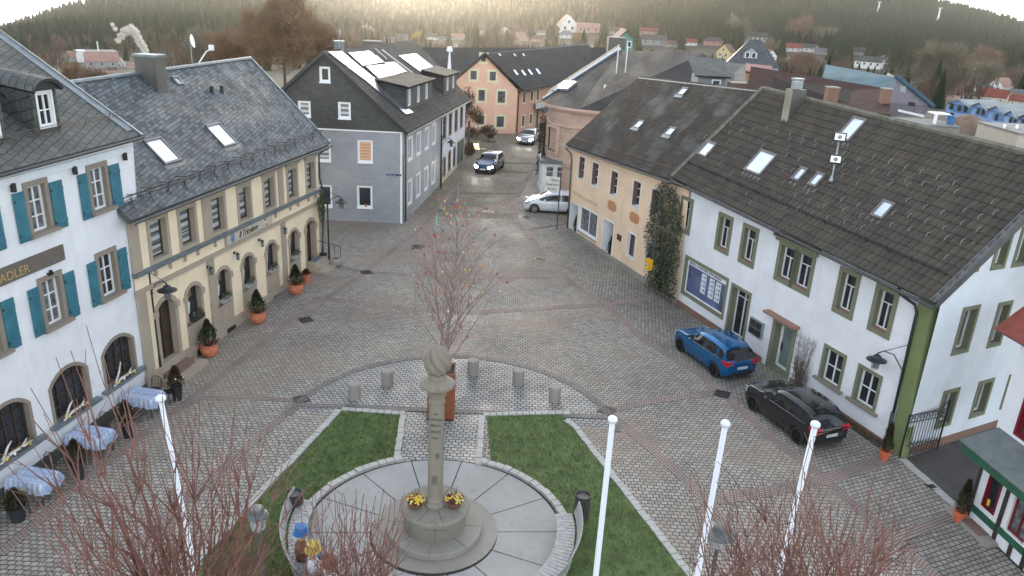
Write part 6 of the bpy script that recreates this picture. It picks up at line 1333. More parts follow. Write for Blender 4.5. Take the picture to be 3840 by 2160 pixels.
# dry flower bed at the foot of the white house
t = thing('planting_strip', 'strip of dry low plants along the foot of the white house', 'plants', FW_.P(1.6, 0, .25)); mb = MB()
for k in range(5): leaves(mb, FW_.P(.9+.42*k, .10, .25), .22, .25, .13, 160, .05, 500+k, 2)
mb.build('foliage', [m_conb, m_con], t)
mb = MB(); mb.par(FW_.P(.55, 0, .42), FW_.U*3.0, FW_.N*.08, Z*.06); mb.build('edging', m_conc, t)
# ================================================================ tables and chairs of the inn
m_cloth = bricky('checked_cloth', (.42, .50, .66), (.56, .63, .76), (.36, .44, .62), .16, .16, .03, 'Object', rough=(.8, .9), bmp=.1, off=0)
FI = Fac(G(0, 1885), G(560, 1468))
def table(u, d, label, n_rolls, seed, L=1.2, Wd=.8):
    c = FI.P(u, 0, d); t = thing('cafe_table', label, 'table', c, math.atan2(FI.N.y, FI.N.x), 'cloth covered tables in front of the inn'); mb = MB(); mb.box(-L/2, L/2, -Wd/2, Wd/2, .70, .73); mb.build('tabletop', m_brownw, t, local=True)
    for sx in (-1, 1):
        for sy in (-1, 1): mb = MB(); mb.tube([(sx*(L/2-.1), sy*(Wd/2-.08), 0), (sx*(L/2-.1), sy*(Wd/2-.08), .7)], .018, 6); mb.build('leg', m_dmetal, t, local=True)
    r_ = random.Random(seed); o = thing('tablecloth', label.replace('table', 'tablecloth', 1).replace('cloth covered ', ''), 'tablecloth', c, math.atan2(FI.N.y, FI.N.x), 'pale blue tablecloths'); mb = MB(); nx, ny = 26, 18
    def hgt(i, j):
        x = -L/2-.22+(L+.44)*i/nx; y = -Wd/2-.2+(Wd+.4)*j/ny; z = .745+.045*n_rolls*abs(math.sin((j/ny*n_rolls)*math.pi))
        ex = max(0, abs(x)-L/2); ey = max(0, abs(y)-Wd/2)
        if ex > 0 or ey > 0:
            z = .745-1.5*max(ex, ey)-.03*math.sin(i*1.3+j*.9)*(1+ex*4); x = max(-L/2-.04, min(L/2+.04, x))+.02*math.sin(j*2.1)*(ex > 0); y = max(-Wd/2-.04, min(Wd/2+.04, y))+.02*math.sin(i*1.9)*(ey > 0)
        return (x, y, z)
    P = [[hgt(i, j) for j in range(ny+1)] for i in range(nx+1)]
    for i in range(nx):
        for j in range(ny): mb.face([P[i][j], P[i+1][j], P[i+1][j+1], P[i][j+1]])
    mb.build('cloth', m_cloth, o, local=True, smooth=True)
table(5.85, .80, 'cloth covered table at the farthest inn window', 2, 1); table(3.05, .80, 'cloth covered table at the middle inn window', 2, 2); table(.5, .84, 'cloth covered table at the nearest inn window', 2, 3)
ch0 = None
def chair(u, d, rz, label):
    global ch0
    c = FI.P(u, 0, d); base = math.atan2(FI.N.y, FI.N.x)
    if ch0 is not None: copy_tree(ch0, None, c, base+rz, label); return
    t = thing('cafe_chair', label, 'chair', c, base+rz, 'wire chairs at the inn tables'); ch0 = t
    for sx in (-1, 1):
        for sy in (-1, 1): mb = MB(); mb.tube([(sx*.22, sy*.2, 0), (sx*.19, sy*.18, .44)], .012, 5); mb.build('leg', m_dmetal, t, local=True)
    mb = MB(); mb.lathe([(.24, .44), (.24, .455), (.02, .46)], 16, (0, 0, 0)); mb.build('seat', m_dmetal, t, local=True); mb = MB()
    mb.tube([(-.22, -.2, .45), (-.26, -.2, .75), (-.24, -.1, .9), (-.24, .1, .9), (-.26, .2, .75), (-.22, .2, .45)], .014, 6)
    for k in range(6): y = -.15+.06*k; mb.tube([(-.23, y, .46), (-.25, y, .9-.02*abs(k-2.5))], .006, 4)
    for z_ in (.58, .72): mb.tube([(-.25, -.2, z_), (-.25, .2, z_)], .006, 4)
    mb.build('backrest', m_dmetal, t, local=True)
chair(5.05, .8, 1.4, 'wire chair on the near side of the farthest inn table'); chair(6.75, .6, -1.5, 'wire chair behind the farthest inn table'); chair(3.9, .55, -1.5, 'wire chair beside the middle inn table, close to the wall'); chair(2.2, .95, 1.5, 'wire chair on the near side of the middle inn table')
chair(1.3, .55, -1.5, 'wire chair beside the nearest inn table, close to the wall'); chair(6.75, 1.2, -1.7, 'wire chair at the outer corner of the farthest inn table'); chair(-.4, 1.0, 1.5, 'wire chair on the near side of the nearest inn table')
# driftwood decorations on the inn sills
m_drift = plain('bleached_driftwood', (.62, .58, .50), .8, .15, 5)
for k, (a, b) in enumerate(((.0, 1.62), (2.62, 4.2), (5.12, 6.68))):
    lab = ('nearest', 'middle', 'farthest')[k]; o_ = FI.P((a+b)/2, 1.25, .12); t = thing('sill_decoration', 'driftwood and egg decoration on the sill of the %s inn window' % lab, 'decoration', o_, 0, 'driftwood decorations on the inn sills'); mb = MB(); r_ = random.Random(k+9)
    mb.tube([FI.P(a+.15, 1.26, .14), FI.P(a+.6, 1.36, .12), FI.P(b-.5, 1.36, .16), FI.P(b-.15, 1.32, .1)], [.03, .05, .045, .02], 7); mb.tube([FI.P(a+.3, 1.3, .1), FI.P(a+.55, 1.62, .1), FI.P(a+.75, 1.95 if k == 2 else 1.7, .06)], [.045, .035, .02], 7); mb.tube([FI.P(b-.7, 1.3, .15), FI.P(b-.35, 1.5, .1)], [.04, .02], 6)
    mb.build('driftwood', m_drift, t, smooth=True); mb = MB()
    for q in range(4): mb.lathe([(.01, -.05), (.045, -.01), (.03, .04), (.01, .06)], 8, FI.P(a+.35+q*.3, 1.33, .2), q % 3)
    mb.build('eggs', [m_fly, m_wpaint, m_leaf], t, smooth=True); mb = MB(); leaves(mb, FI.P((a+b)/2+.15, 1.36, .1), .25, .3, .1, 60, .06, 700+k); mb.build('greenery', m_leafb, t)
# ================================================================ Easter dolls seated on the left bench
def doll(p, ang, label, hat, coat, legs, seed):
    p = Vector(p); t = thing('straw_doll', label, 'doll', p, ang, 'large dolls on the left bench')
    def lim(pts, rad, nm, mt, par=None): mb = MB(); mb.tube(pts, rad, 10); return mb.build(nm, mt, par or t, local=True, smooth=True)
    lim([(0, 0, .46), (-.03, 0, .7), (-.05, 0, .98), (-.04, 0, 1.08)], [.19, .20, .16, .07], 'body', coat); lim([(-.04, 0, 1.08), (-.03, 0, 1.16), (-.02, 0, 1.28), (-.02, 0, 1.36)], [.06, .12, .125, .06], 'head', plain('straw_face', (.45, .33, .20), .9, .2, 9))
    for s_ in (-1, 1):
        lim([(.02, s_*.1, .52), (.28, s_*.12, .53), (.46, s_*.13, .5), (.5, s_*.14, .1)], [.09, .085, .07, .06], 'leg', legs); lim([(.44, s_*.14, .06), (.66, s_*.15, .05)], [.07, .06], 'shoe', mcol[0]); lim([(-.05, s_*.2, .95), (.08, s_*.27, .75), (.28, s_*.16, .66)], [.065, .055, .045], 'arm', coat)
        lim([(.28, s_*.16, .66), (.36, s_*.12, .66)], [.05, .04], 'hand', m_wpaint)
    mb = MB(); mb.lathe([(.22, 1.33), (.22, 1.35), (.15, 1.36), (.16, 1.55), (.03, 1.57)], 14, (-.03, 0, 0)); mb.build('hat', hat, t, local=True)
    mb = MB()
    for s_ in (-1, 1): mb.lathe([(.01, -.02), (.018, 0), (.01, .02)], 6, (.09, s_*.05, 1.26))
    mb.build('eyes', m_black, t, local=True)
m_blueh = plain('blue_felt', (.02, .14, .36), .7, .15); m_jack = plain('brown_coat', (.16, .07, .035), .9, .3, 6); m_wht = plain('white_apron', (.6, .6, .62), .85, .1)
for (x, y), lab, hat, coat, legs in (((1165, 1985), 'seated doll with a bright blue hat on the left bench', m_blueh, m_jack, m_blueh), ((1265, 2095), 'seated doll with red trousers and a brown hat on the left bench', m_jack, m_wht, mcol[0]), ((1130, 2080), 'seated doll in white with a yellow hat behind twigs on the left bench', plain('straw_hat', (.45, .32, .08), .9, .2), m_wht, m_jack)):
    q = G(x, y, 1.35); a_ = math.atan2(q.y-DC[1], q.x-DC[0]); rr_ = 3.85; q = V(DC[0]+rr_*math.cos(a_), DC[1]+rr_*math.sin(a_), 0); doll(q, a_+math.pi, lab, hat, coat, legs, 1)

# ================================================================ cars
def spline(xs, ys, x):
    # monotone-ish Catmull-Rom through control points
    xs = list(xs); ys = list(ys)
    if x <= xs[0]: return ys[0]
    if x >= xs[-1]: return ys[-1]
    i = max(k for k in range(len(xs)) if xs[k] <= x); i = min(i, len(xs)-2); h = xs[i+1]-xs[i]; t = (x-xs[i])/h
    m0 = (ys[i+1]-ys[i-1])/(xs[i+1]-xs[i-1]) if i > 0 else (ys[1]-ys[0])/(xs[1]-xs[0]); m1 = (ys[i+2]-ys[i])/(xs[i+2]-xs[i]) if i+2 < len(xs) else (ys[-1]-ys[-2])/(xs[-1]-xs[-2])
    return (2*t**3-3*t*t+1)*ys[i]+(t**3-2*t*t+t)*h*m0+(-2*t**3+3*t*t)*ys[i+1]+(t**3-t*t)*h*m1
m_tyre = plain('tyre_rubber', (.018, .018, .018), .8, .15); m_rimd = plain('dark_alloy', (.05, .052, .056), .35, .1, metal=.8); m_rim = plain('silver_alloy', (.42, .43, .45), .3, .1, metal=.8)
m_cglass = glass('car_glass', (.018, .02, .024), .04); m_tail = plain('tail_lamp', (.42, .008, .02), .2, .1); m_lamp = glass('headlamp_glass', (.5, .53, .56), .1, .5); m_plate = plain('number_plate', (.72, .73, .74), .5, .03); m_plast = plain('black_trim', (.02, .02, .021), .55, .1)
m_glow = plain('headlight_beam_glass', (.8, .85, 1), .3, .02, emit=((.72, .78, 1.0), 5.0))
m_chrome = plain('bright_window_trim', (.6, .62, .65), .2, .05, metal=.9)
def car(name, label, pos, ang, paint, rim, Lh=2.17, W=.90, H=1.54, style='hatch', lit=False, group='cars on and beside the square', plate='', trim=True):
    t = thing(name, label, 'car', pos, ang, group); xr, xf = -Lh, Lh
    if style == 'van': tx = [xr, xr+.10, xr+.45, xr+1.0, xr+1.9, xr+2.55, xr+3.25, xr+3.8, xr+4.15, xf]; tz = [.95, 1.25, H-.10, H-.01, H, H-.10, 1.12, .93, .80, .55]
    else: tx = [xr, xr+.10, xr+.42, xr+.85, xr+1.6, xr+2.25, xr+3.0, xr+3.62, xr+4.08, xf]; tz = [.88, 1.02, H-.16, H-.03, H, H-.07, 1.02, .93, .80, .56]
    bx_ = [xr, xr+.25, xr+1.3, xr+2.6, xr+3.2, xr+3.8, xf]; bz_ = [.88, .98, .96, .92, .93, .84, .56]
    wx = [xr, xr+.12, xr+.5, xr+1.2, 0.2, xf-.9, xf-.35, xf-.08, xf]; wy = [W*.80, W*.90, W*.975, W, W, W*.985, W*.91, W*.78, W*.66]
    lx = [xr, xr+.1, xr+.45, xf-.5, xf-.1, xf]; lz = [.42, .30, .22, .20, .26, .38]
    NX, top, belt = 84, tx, bx_; ring_ = []
    wh = (xr+.78, xf-.80); wr = .335
    def zarch(x):
        m_ = 0
        for c in wh:
            d = abs(x-c)
            if d < wr+.055: m_ = max(m_, .31+math.sqrt((wr+.055)**2-d*d))
        return m_
    P = []
    for i in range(NX+1):
        x = xr+(xf-xr)*i/NX; zt = spline(tx, tz, x); zb = min(spline(bx_, bz_, x), zt-.001); w_ = spline(wx, wy, x); zl = spline(lx, lz, x); za = max(zl, zarch(x))
        cab = max(0.0, min(1.0, (zt-zb)/.42)); wt_ = w_*(1-.27*cab) if zt-zb > .02 else w_*.93; row = []
        row.append((x, 0, zl)); row.append((x, w_*.78, zl)); row.append((x, w_*.97, za)); row.append((x, w_*1.0, max(za+.01, zl+(zb-zl)*.35))); row.append((x, w_*1.0, max(za+.02, zl+(zb-zl)*.62)))
        row.append((x, w_*.985, max(za+.03, zl+(zb-zl)*.86))); row.append((x, w_*.945, zb)); NG = 5
        for k in range(1, NG+1): f = k/NG; row.append((x, w_*.945+(wt_-w_*.945)*(f**1.15), zb+(zt-.055*cab-.012-zb)*f))
        for f in (.25, .5, .75, 1.0): yy = wt_*(1-f)**.8 if f < 1 else 0; row.append((x, wt_*(1-f), zt-(.055*cab+.012)*(1-f)**2))
        P.append(row)
    M = len(P[0]); body = MB(); gL = [MB(), MB()]; gf = MB(); gr = MB(); xfr = xr+2.30 if style != 'van' else xr+2.62; xhood = xr+3.0 if style != 'van' else xr+3.25
    for sgn in (1, -1):
        for i in range(NX):
            for j in range(M-1):
                q = [P[i][j], P[i+1][j], P[i+1][j+1], P[i][j+1]]; q = [(a, b*sgn, c) for a, b, c in q]
                if sgn < 0: q.reverse()
                x = sum(p[0] for p in q)/4; y = abs(sum(p[1] for p in q)/4); z = sum(p[2] for p in q)/4; tgt = body
                zt = spline(tx, tz, x); zb = spline(bx_, bz_, x); cabh = zt-zb
                side = 6 <= j < 11; topf = j >= 11
                if side and cabh > .12 and j < 10 and xr+.42 < x < xhood-.05 and z < H-.13:
                    if not (abs(x-(xr+1.62)) < .035 or abs(x-(xr+.80)) < .045): tgt = gL[0 if sgn > 0 else 1]
                elif topf and xfr+.02 < x < xhood-.08: tgt = gf
                elif topf and xr+.07 < x < xr+.44 and z > .98: tgt = gr
                elif j >= 8 and xr+.09 < x < xr+.38 and z > 1.0 and z < H-.14 and side is False: tgt = gr
                tgt.face(q)
        for (i, rv) in ((0, True), (NX, False)):
            for j in range(M-1):
                q = [P[i][j], P[i][j+1], (P[i][j+1][0], 0, P[i][j+1][2]), (P[i][j][0], 0, P[i][j][2])]; q = [(a, b*sgn, c) for a, b, c in q]
                if (sgn > 0) != rv: q.reverse()
                body.face(q)
    def weld(o):
        import bmesh
        bm = bmesh.new(); bm.from_mesh(o.data); bmesh.ops.remove_doubles(bm, verts=bm.verts, dist=.0008); bmesh.ops.recalc_face_normals(bm, faces=bm.faces); bm.to_mesh(o.data); bm.free(); o.data.polygons.foreach_set('use_smooth', [True]*len(o.data.polygons)); return o
    b = weld(body.build('body', paint, t, local=True)); [weld(g_.build('side_window', m_cglass, t, local=True)) for g_ in gL]; weld(gf.build('windscreen', m_cglass, t, local=True)); weld(gr.build('rear_window', m_cglass, t, local=True))
    mb = MB(); mb.box(xr+.25, xf-.25, -W*.8, W*.8, .17, .5); mb.box(xr+.4, xhood-.3, -W*.6, W*.6, .5, 1.0); mb.build('underbody', m_plast, t, local=True)
    for c in wh:
        for sgn in (1, -1):
            y = sgn*(W-.01); wl = MB(); n = 28
            prof = [(wr-.10, -.10), (wr-.02, -.105), (wr, -.085), (wr, .085), (wr-.02, .105), (wr-.10, .10)]; i0 = len(wl.v)
            for (r0, yy) in prof:
                for k in range(n): a = 2*math.pi*k/n; wl.v.append((c+r0*math.cos(a), y-sgn*.11+yy, .335+r0*math.sin(a)))
            for k2 in range(len(prof)-1):
                for k in range(n): a = i0+k2*n+k; b_ = i0+k2*n+(k+1) % n; wl.f.append((a, b_, b_+n, a+n)); wl.m.append(0); wl.uv.append([(0, 0)]*4)
            w1 = wl.build('wheel', m_tyre, t, local=True, smooth=True); rm = MB(); yo = y-sgn*.02
            rm.face([(c+.24*math.cos(a*.449), yo-sgn*.055, .335+.24*math.sin(a*.449)) for a in range(14)], 1)
            for k in range(10):
                a = 2*math.pi*k/10; ca, sa = math.cos(a), math.sin(a); rm.par((c+ca*.05-sa*-.016, yo-sgn*.03, .335+sa*.05+ca*-.016), (ca*.185, 0, sa*.185), (-sa*.034, 0, ca*.034), (0, sgn*.02, 0))
            rm.tube([(c+.235*math.cos(a*.314), yo-sgn*.01, .335+.235*math.sin(a*.314)) for a in range(21)], .014, 5, cap=False); rm.tube([(c, yo-sgn*.05, .335), (c, yo-sgn*.0, .335)], .05, 8); rm.build('rim', [rim, m_plast], w1, local=True)
    for sgn in (1, -1):
        mb = MB(); y0 = sgn*W; xm = xhood-.45; mb.lathe([(.02, -.07), (.085, -.04), (.09, .03), (.05, .075)], 10, (xm, y0+sgn*.09, 1.0)); mb.par((xm-.03, y0-sgn*.06, .93), (.05, 0, 0), (0, sgn*.12, 0), (0, 0, .03)); mb.build('wing_mirror', paint, t, local=True, smooth=True)
        mb = MB()
        for (xx, zz) in ((xf-.02, .66),): mb.par((xf-.36, sgn*(W*.955), .64), (.28, -sgn*W*.19, -.02), (0, -sgn*.03, .15), (.02, sgn*.035, 0)); 
        mb.build('headlight', m_glow if lit else m_lamp, t, local=True)
        if lit:
            mb = MB(); mb.lathe([(.02, -.13), (.13, -.07), (.16, 0), (.13, .07), (.02, .13)], 12, (xf-.05, sgn*W*.66, .64)); mb.build('headlight', m_glow, t, local=True, smooth=True)
            l = bpy.data.lights.new('headlight_beam', 'SPOT'); l.energy = 22; l.spot_size = R(75); l.spot_blend = .8; l.color = (1, .93, .72); l.shadow_soft_size = .1; lo = bpy.data.objects.new('headlight_beam', l); COL.objects.link(lo); lo.parent = t
            lo.location = (xf+.15, sgn*W*.66, .66); lo.rotation_euler = V(-1, 0, .13).to_track_quat('Z', 'Y').to_euler()
        mb = MB(); mb.par((xr-.012, sgn*W*.50, .80), (0, sgn*W*.40, .0), (.06, 0, .17), (-.0, 0, .0) if 0 else (.30, sgn*.03, 0)); mb.build('tail_light', m_tail, t, local=True)
        mb = MB(); mb.tube([(xr+.5, sgn*W*.965, .985), (xr+1.3, sgn*W*.965, .975), (xr+2.6, sgn*W*.955, .935), (xhood-.25, sgn*W*.95, .95)], .012, 4)
        if trim: mb.build('window_trim', m_chrome, t, local=True)
        mb = MB(); mb.par((-.15, sgn*(W*.995), .80), (.17, 0, 0), (0, sgn*.025, 0), (0, 0, .025)); mb.par((-1.0, sgn*(W*.995), .82), (.17, 0, 0), (0, sgn*.025, 0), (0, 0, .025)); mb.build('door_handle', paint, t, local=True)
    mb = MB(); mb.par((xf-.03, -W*.5, .36), (0, W, 0), (.035, 0, 0), (0, 0, .14)); mb.build('grille', m_plast, t, local=True)
    for (x_, nm, s_) in ((xr-.02, 'number_plate', -1), (xf+.012, 'number_plate', 1)):
        mb = MB(); mb.box(min(x_, x_+s_*.01), max(x_, x_+s_*.01), -.26, .26, .60 if s_ < 0 else .42, .71 if s_ < 0 else .53); pl_ = mb.build(nm, m_plate, t, local=True)
        if plate and s_ < 0:
            c_ = bpy.data.curves.new('lettering', 'FONT'); c_.body = plate; c_.size = .11; c_.extrude = .002; c_.align_x = 'CENTER'; c_.materials.append(m_black); tx_ = bpy.data.objects.new('lettering', c_); COL.objects.link(tx_); tx_.parent = pl_
            meshify(tx_, Matrix.Translation((x_-.014, 0, .618)) @ Matrix(((0, 0, -1), (-1, 0, 0), (0, 1, 0))).to_4x4())
    mb = MB(); mb.par((xr-.01, -W*.62, .30), (0, W*1.24, 0), (.2, 0, 0), (0, 0, .16)); mb.build('rear_bumper_insert', m_plast, t, local=True)
    mb = MB(); mb.lathe([(.05, 0), (.03, .05), (.008, .09)], 8, (xr+.75, 0, H-.05)); mb.build('roof_aerial', paint, t, local=True)
    return t
def paintm(name, c, metal=.4, rough=.22):
    m, nt, b = nodes(name); b.inputs['Base Color'].default_value = (*c, 1); b.inputs['Metallic'].default_value = metal; b.inputs['Roughness'].default_value = rough; b.inputs['Coat Weight'].default_value = .7; b.inputs['Coat Roughness'].default_value = .06
    v = tex(nt); lk(nt, ramp(nt, noise(nt, v, 30, 3), [(.3, sc_(c, .93)), (.7, sc_(c, 1.07))]), b.inputs['Base Color']); return m
hd = math.atan2(2.5, -1.04); nrm_ = V(math.cos(hd-math.pi/2), math.sin(hd-math.pi/2), 0)
def cpos(fx, fy, rx, ry, W): return V((fx+rx)/2, (fy+ry)/2, 0)+nrm_*(W-.05)
car('parked_car', 'metallic blue hatchback parked beside the white house', cpos(7.82, 33.05, 8.9, 30.5, .9)+V(.02, -.02, 0), hd, paintm('blue_metallic', (.003, .11, .29), .5), m_rimd, Lh=2.10, plate='WUN JO 21')
car('parked_car', 'black hatchback parked near the corner of the white house', cpos(9.81, 27.68, 10.78, 25.28, .9), hd, paintm('black_paint', (.014, .014, .016), .2), m_rimd, Lh=2.08, plate='WUN E 70')
car('parked_car', 'white car half hidden behind the apricot house', V(2.75, 57.15, 0), math.pi-.03, paintm('white_car_paint', (.60, .66, .72), 0, .2), m_rim, H=1.56, style='van', W=.9)
car('driving_car', 'dark blue car with bright headlights, nearer in the street', V(-2.62, 70.55, 0), math.atan2(-1, -.26), paintm('navy_paint', (.015, .045, .10), .4), m_rimd, lit=True, H=1.66, style='van')
car('driving_car', 'grey car with bright headlights, farther up the street', V(.92, 86.0, 0), math.atan2(-1, -.2), paintm('grey_paint', (.22, .24, .25), .4), m_rimd, lit=True, H=1.5)
# ================================================================ greenery in front of the peach house
m_brt = plain('clipped_twigs', (.075, .055, .03), .9, .4, 4); m_dsh = plain('dark_shrub', (.035, .04, .018), .85, .4, 3); m_bshr = plain('brown_shrub', (.09, .05, .025), .85, .4, 3)
def fuzz(mb, c, rx, ry, rz, n, sz, seed, mats=1, lumps=5, up=.6):
    r_ = random.Random(seed); L = [(V(r_.uniform(-.6, .6)*rx, r_.uniform(-.6, .6)*ry, r_.uniform(-.55, .6)*rz), r_.uniform(.32, .6)) for k in range(lumps)]; c = Vector(c)
    for k in range(n):
        o, s_ = L[r_.randrange(lumps)]; p = V(r_.gauss(0, 1), r_.gauss(0, 1), r_.gauss(0, 1)).normalized()*r_.random()**.45*s_
        q = c+o+V(p.x*rx, p.y*ry, p.z*rz); d = V(r_.gauss(0, .5), r_.gauss(0, .5), up+abs(r_.gauss(0, .5))).normalized()*sz*r_.uniform(.5, 1.6); b = d.orthogonal().normalized(); b.rotate(Matrix.Rotation(r_.uniform(0, 6.28), 3, d.normalized())); b *= sz*.16
        mb.face([q-b-d*.5, q+b-d*.5, q+d*.6], r_.randrange(mats))
def ball_tree(px_top, px_base, label, cr, seed, r=None):
    b_ = G(*px_base); d = ray(*px_top); k = math.hypot(b_.x, b_.y)/math.hypot(d.x, d.y); tp = CAM+d*k; t = thing('round_headed_tree', label, 'tree', b_, 0, 'round headed street trees'); h = tp.z-cr; mb = MB(); mb.tube([b_, b_+Z*h*.9], [.13, .1], 8)
    r_ = random.Random(seed)
    for q in range(9): a_ = r_.uniform(0, 6.28); e = b_+Z*(h+.2)+V(math.cos(a_)*cr*.7, math.sin(a_)*cr*.7, r_.uniform(-.2, .8)*cr*.6); mb.tube([b_+Z*h*.75, (b_+Z*h+e)/2, e], [.05, .04, .015], 5, cap=False)
    mb.build('trunk', m_vine, t); mb = MB(); fuzz(mb, V(b_.x, b_.y, h), cr, cr, cr*.9, 2600, .22, seed, 2, 9, .3); mb.build('crown', [m_brt, m_bshr], t)
ball_tree(K(1, 0, 1105, 760), K(1, 0, 1092, 985), 'round headed bare tree in front of the peach house, right one', 1.6, 61)
ball_tree(K(1, 0, 1035, 775), K(1, 0, 1060, 985), 'round headed bare tree in front of the peach house, left one', 1.5, 62)
t = thing('round_headed_tree', 'wide brownish bare tree beside the lilac row house', 'tree', G(*K(1, 0, 960, 1090)), 0, 'round headed street trees'); b_ = G(*K(1, 0, 960, 1090)); mb = MB(); mb.tube([b_, b_+Z*2.5], [.16, .12], 8); mb.build('trunk', m_vine, t); mb = MB(); fuzz(mb, b_+Z*3.6, 1.7, 1.6, 2.2, 2600, .24, 63, 2, 8, .3); mb.build('crown', [m_brt, m_bshr], t)
for (px_, sz, lab, sd, mt) in ((K(1, 0, 1020, 1040), (1.7, 1.0, .75), 'low dark hedge at the foot of the round headed trees', 64, m_dsh), (K(1, 0, 1110, 1045), (1.3, 1.0, .95), 'dark rounded shrub in the raised bed before the peach house', 65, m_dsh), (K(1, 0, 950, 1180), (.9, 1.6, .8), 'brown shrub beside the yellow lit cafe chairs', 66, m_bshr)):
    b_ = G(*px_); t = thing('shrub', lab, 'shrub', b_, 0, 'shrubs of the street garden'); mb = MB(); fuzz(mb, b_+Z*sz[2]*.8, *sz, 1500, .16, sd, 2, 7, .5); mb.build('foliage', [mt, m_brt], t); mb = MB(); [mb.tube([b_, b_+V(.3*math.cos(k), .3*math.sin(k), .7)], .02, 4) for k in range(6)]; mb.build('stems', m_vine, t)
b_ = G(*K(1, 0, 1115, 1130)); t = thing('stone_trough', 'long pale stone trough at the street edge', 'planter', b_); mb = MB(); mb.box(b_.x-1.2, b_.x+1.0, b_.y, b_.y+.12, 0, .7); mb.box(b_.x-1.2, b_.x+1.0, b_.y+.7, b_.y+.82, 0, .7); mb.box(b_.x-1.2, b_.x-1.08, b_.y+.12, b_.y+.7, 0, .7); mb.box(b_.x+.88, b_.x+1.0, b_.y+.12, b_.y+.7, 0, .7); mb.build('trough_wall', m_conc, t)
mb = MB(); mb.box(b_.x-1.08, b_.x+.88, b_.y+.12, b_.y+.7, 0, .62); mb.build('soil', m_soil, t); mb = MB(); leaves(mb, b_+V(-.1, .4, .75), .9, .3, .2, 200, .1, 90, 2); mb.build('foliage', [m_con, m_leafb], t)
b_ = G(*K(1, 0, 1040, 1158)); t = thing('lit_sign_board', 'small yellow glowing notice board by the street cafe', 'sign', b_); mb = MB(); mb.tube([b_+V(-.25, 0, 0), b_+V(-.1, 0, .7)], .03, 5); mb.tube([b_+V(.3, .2, 0), b_+V(.1, .1, .6)], .03, 5); mb.build('stand', m_dmetal, t)
mb = MB(); mb.par(b_+V(-.5, 0, .35), (.5, .1, .0), (-.1, .12, .6), (0, .04, 0)); mb.build('board', plain('glowing_board', (.75, .55, .3), .5, .1, emit=((1, .72, .35), .5)), t); mb = MB(); mb.par(b_+V(.1, -.3, .45), (.6, .25, 0), (-.1, .35, .0), (0, 0, .04)); mb.build('seat', plain('pale_seat', (.65, .5, .35), .6), t)
b_ = G(*zc(668, 1150)); t = thing('climbing_plant', 'narrow dark climber up the left edge of the rounded sandstone corner', 'climber', b_); mb = MB(); fuzz(mb, b_+V(.0, .3, 3.2), .38, .4, 3.6, 1700, .2, 70, 2, 14, .5); mb.build('foliage', [m_dsh, m_bshr], t); mb = MB(); mb.tube([b_, b_+V(.05, .3, 6)], .04, 5); mb.build('stems', m_vine, t)

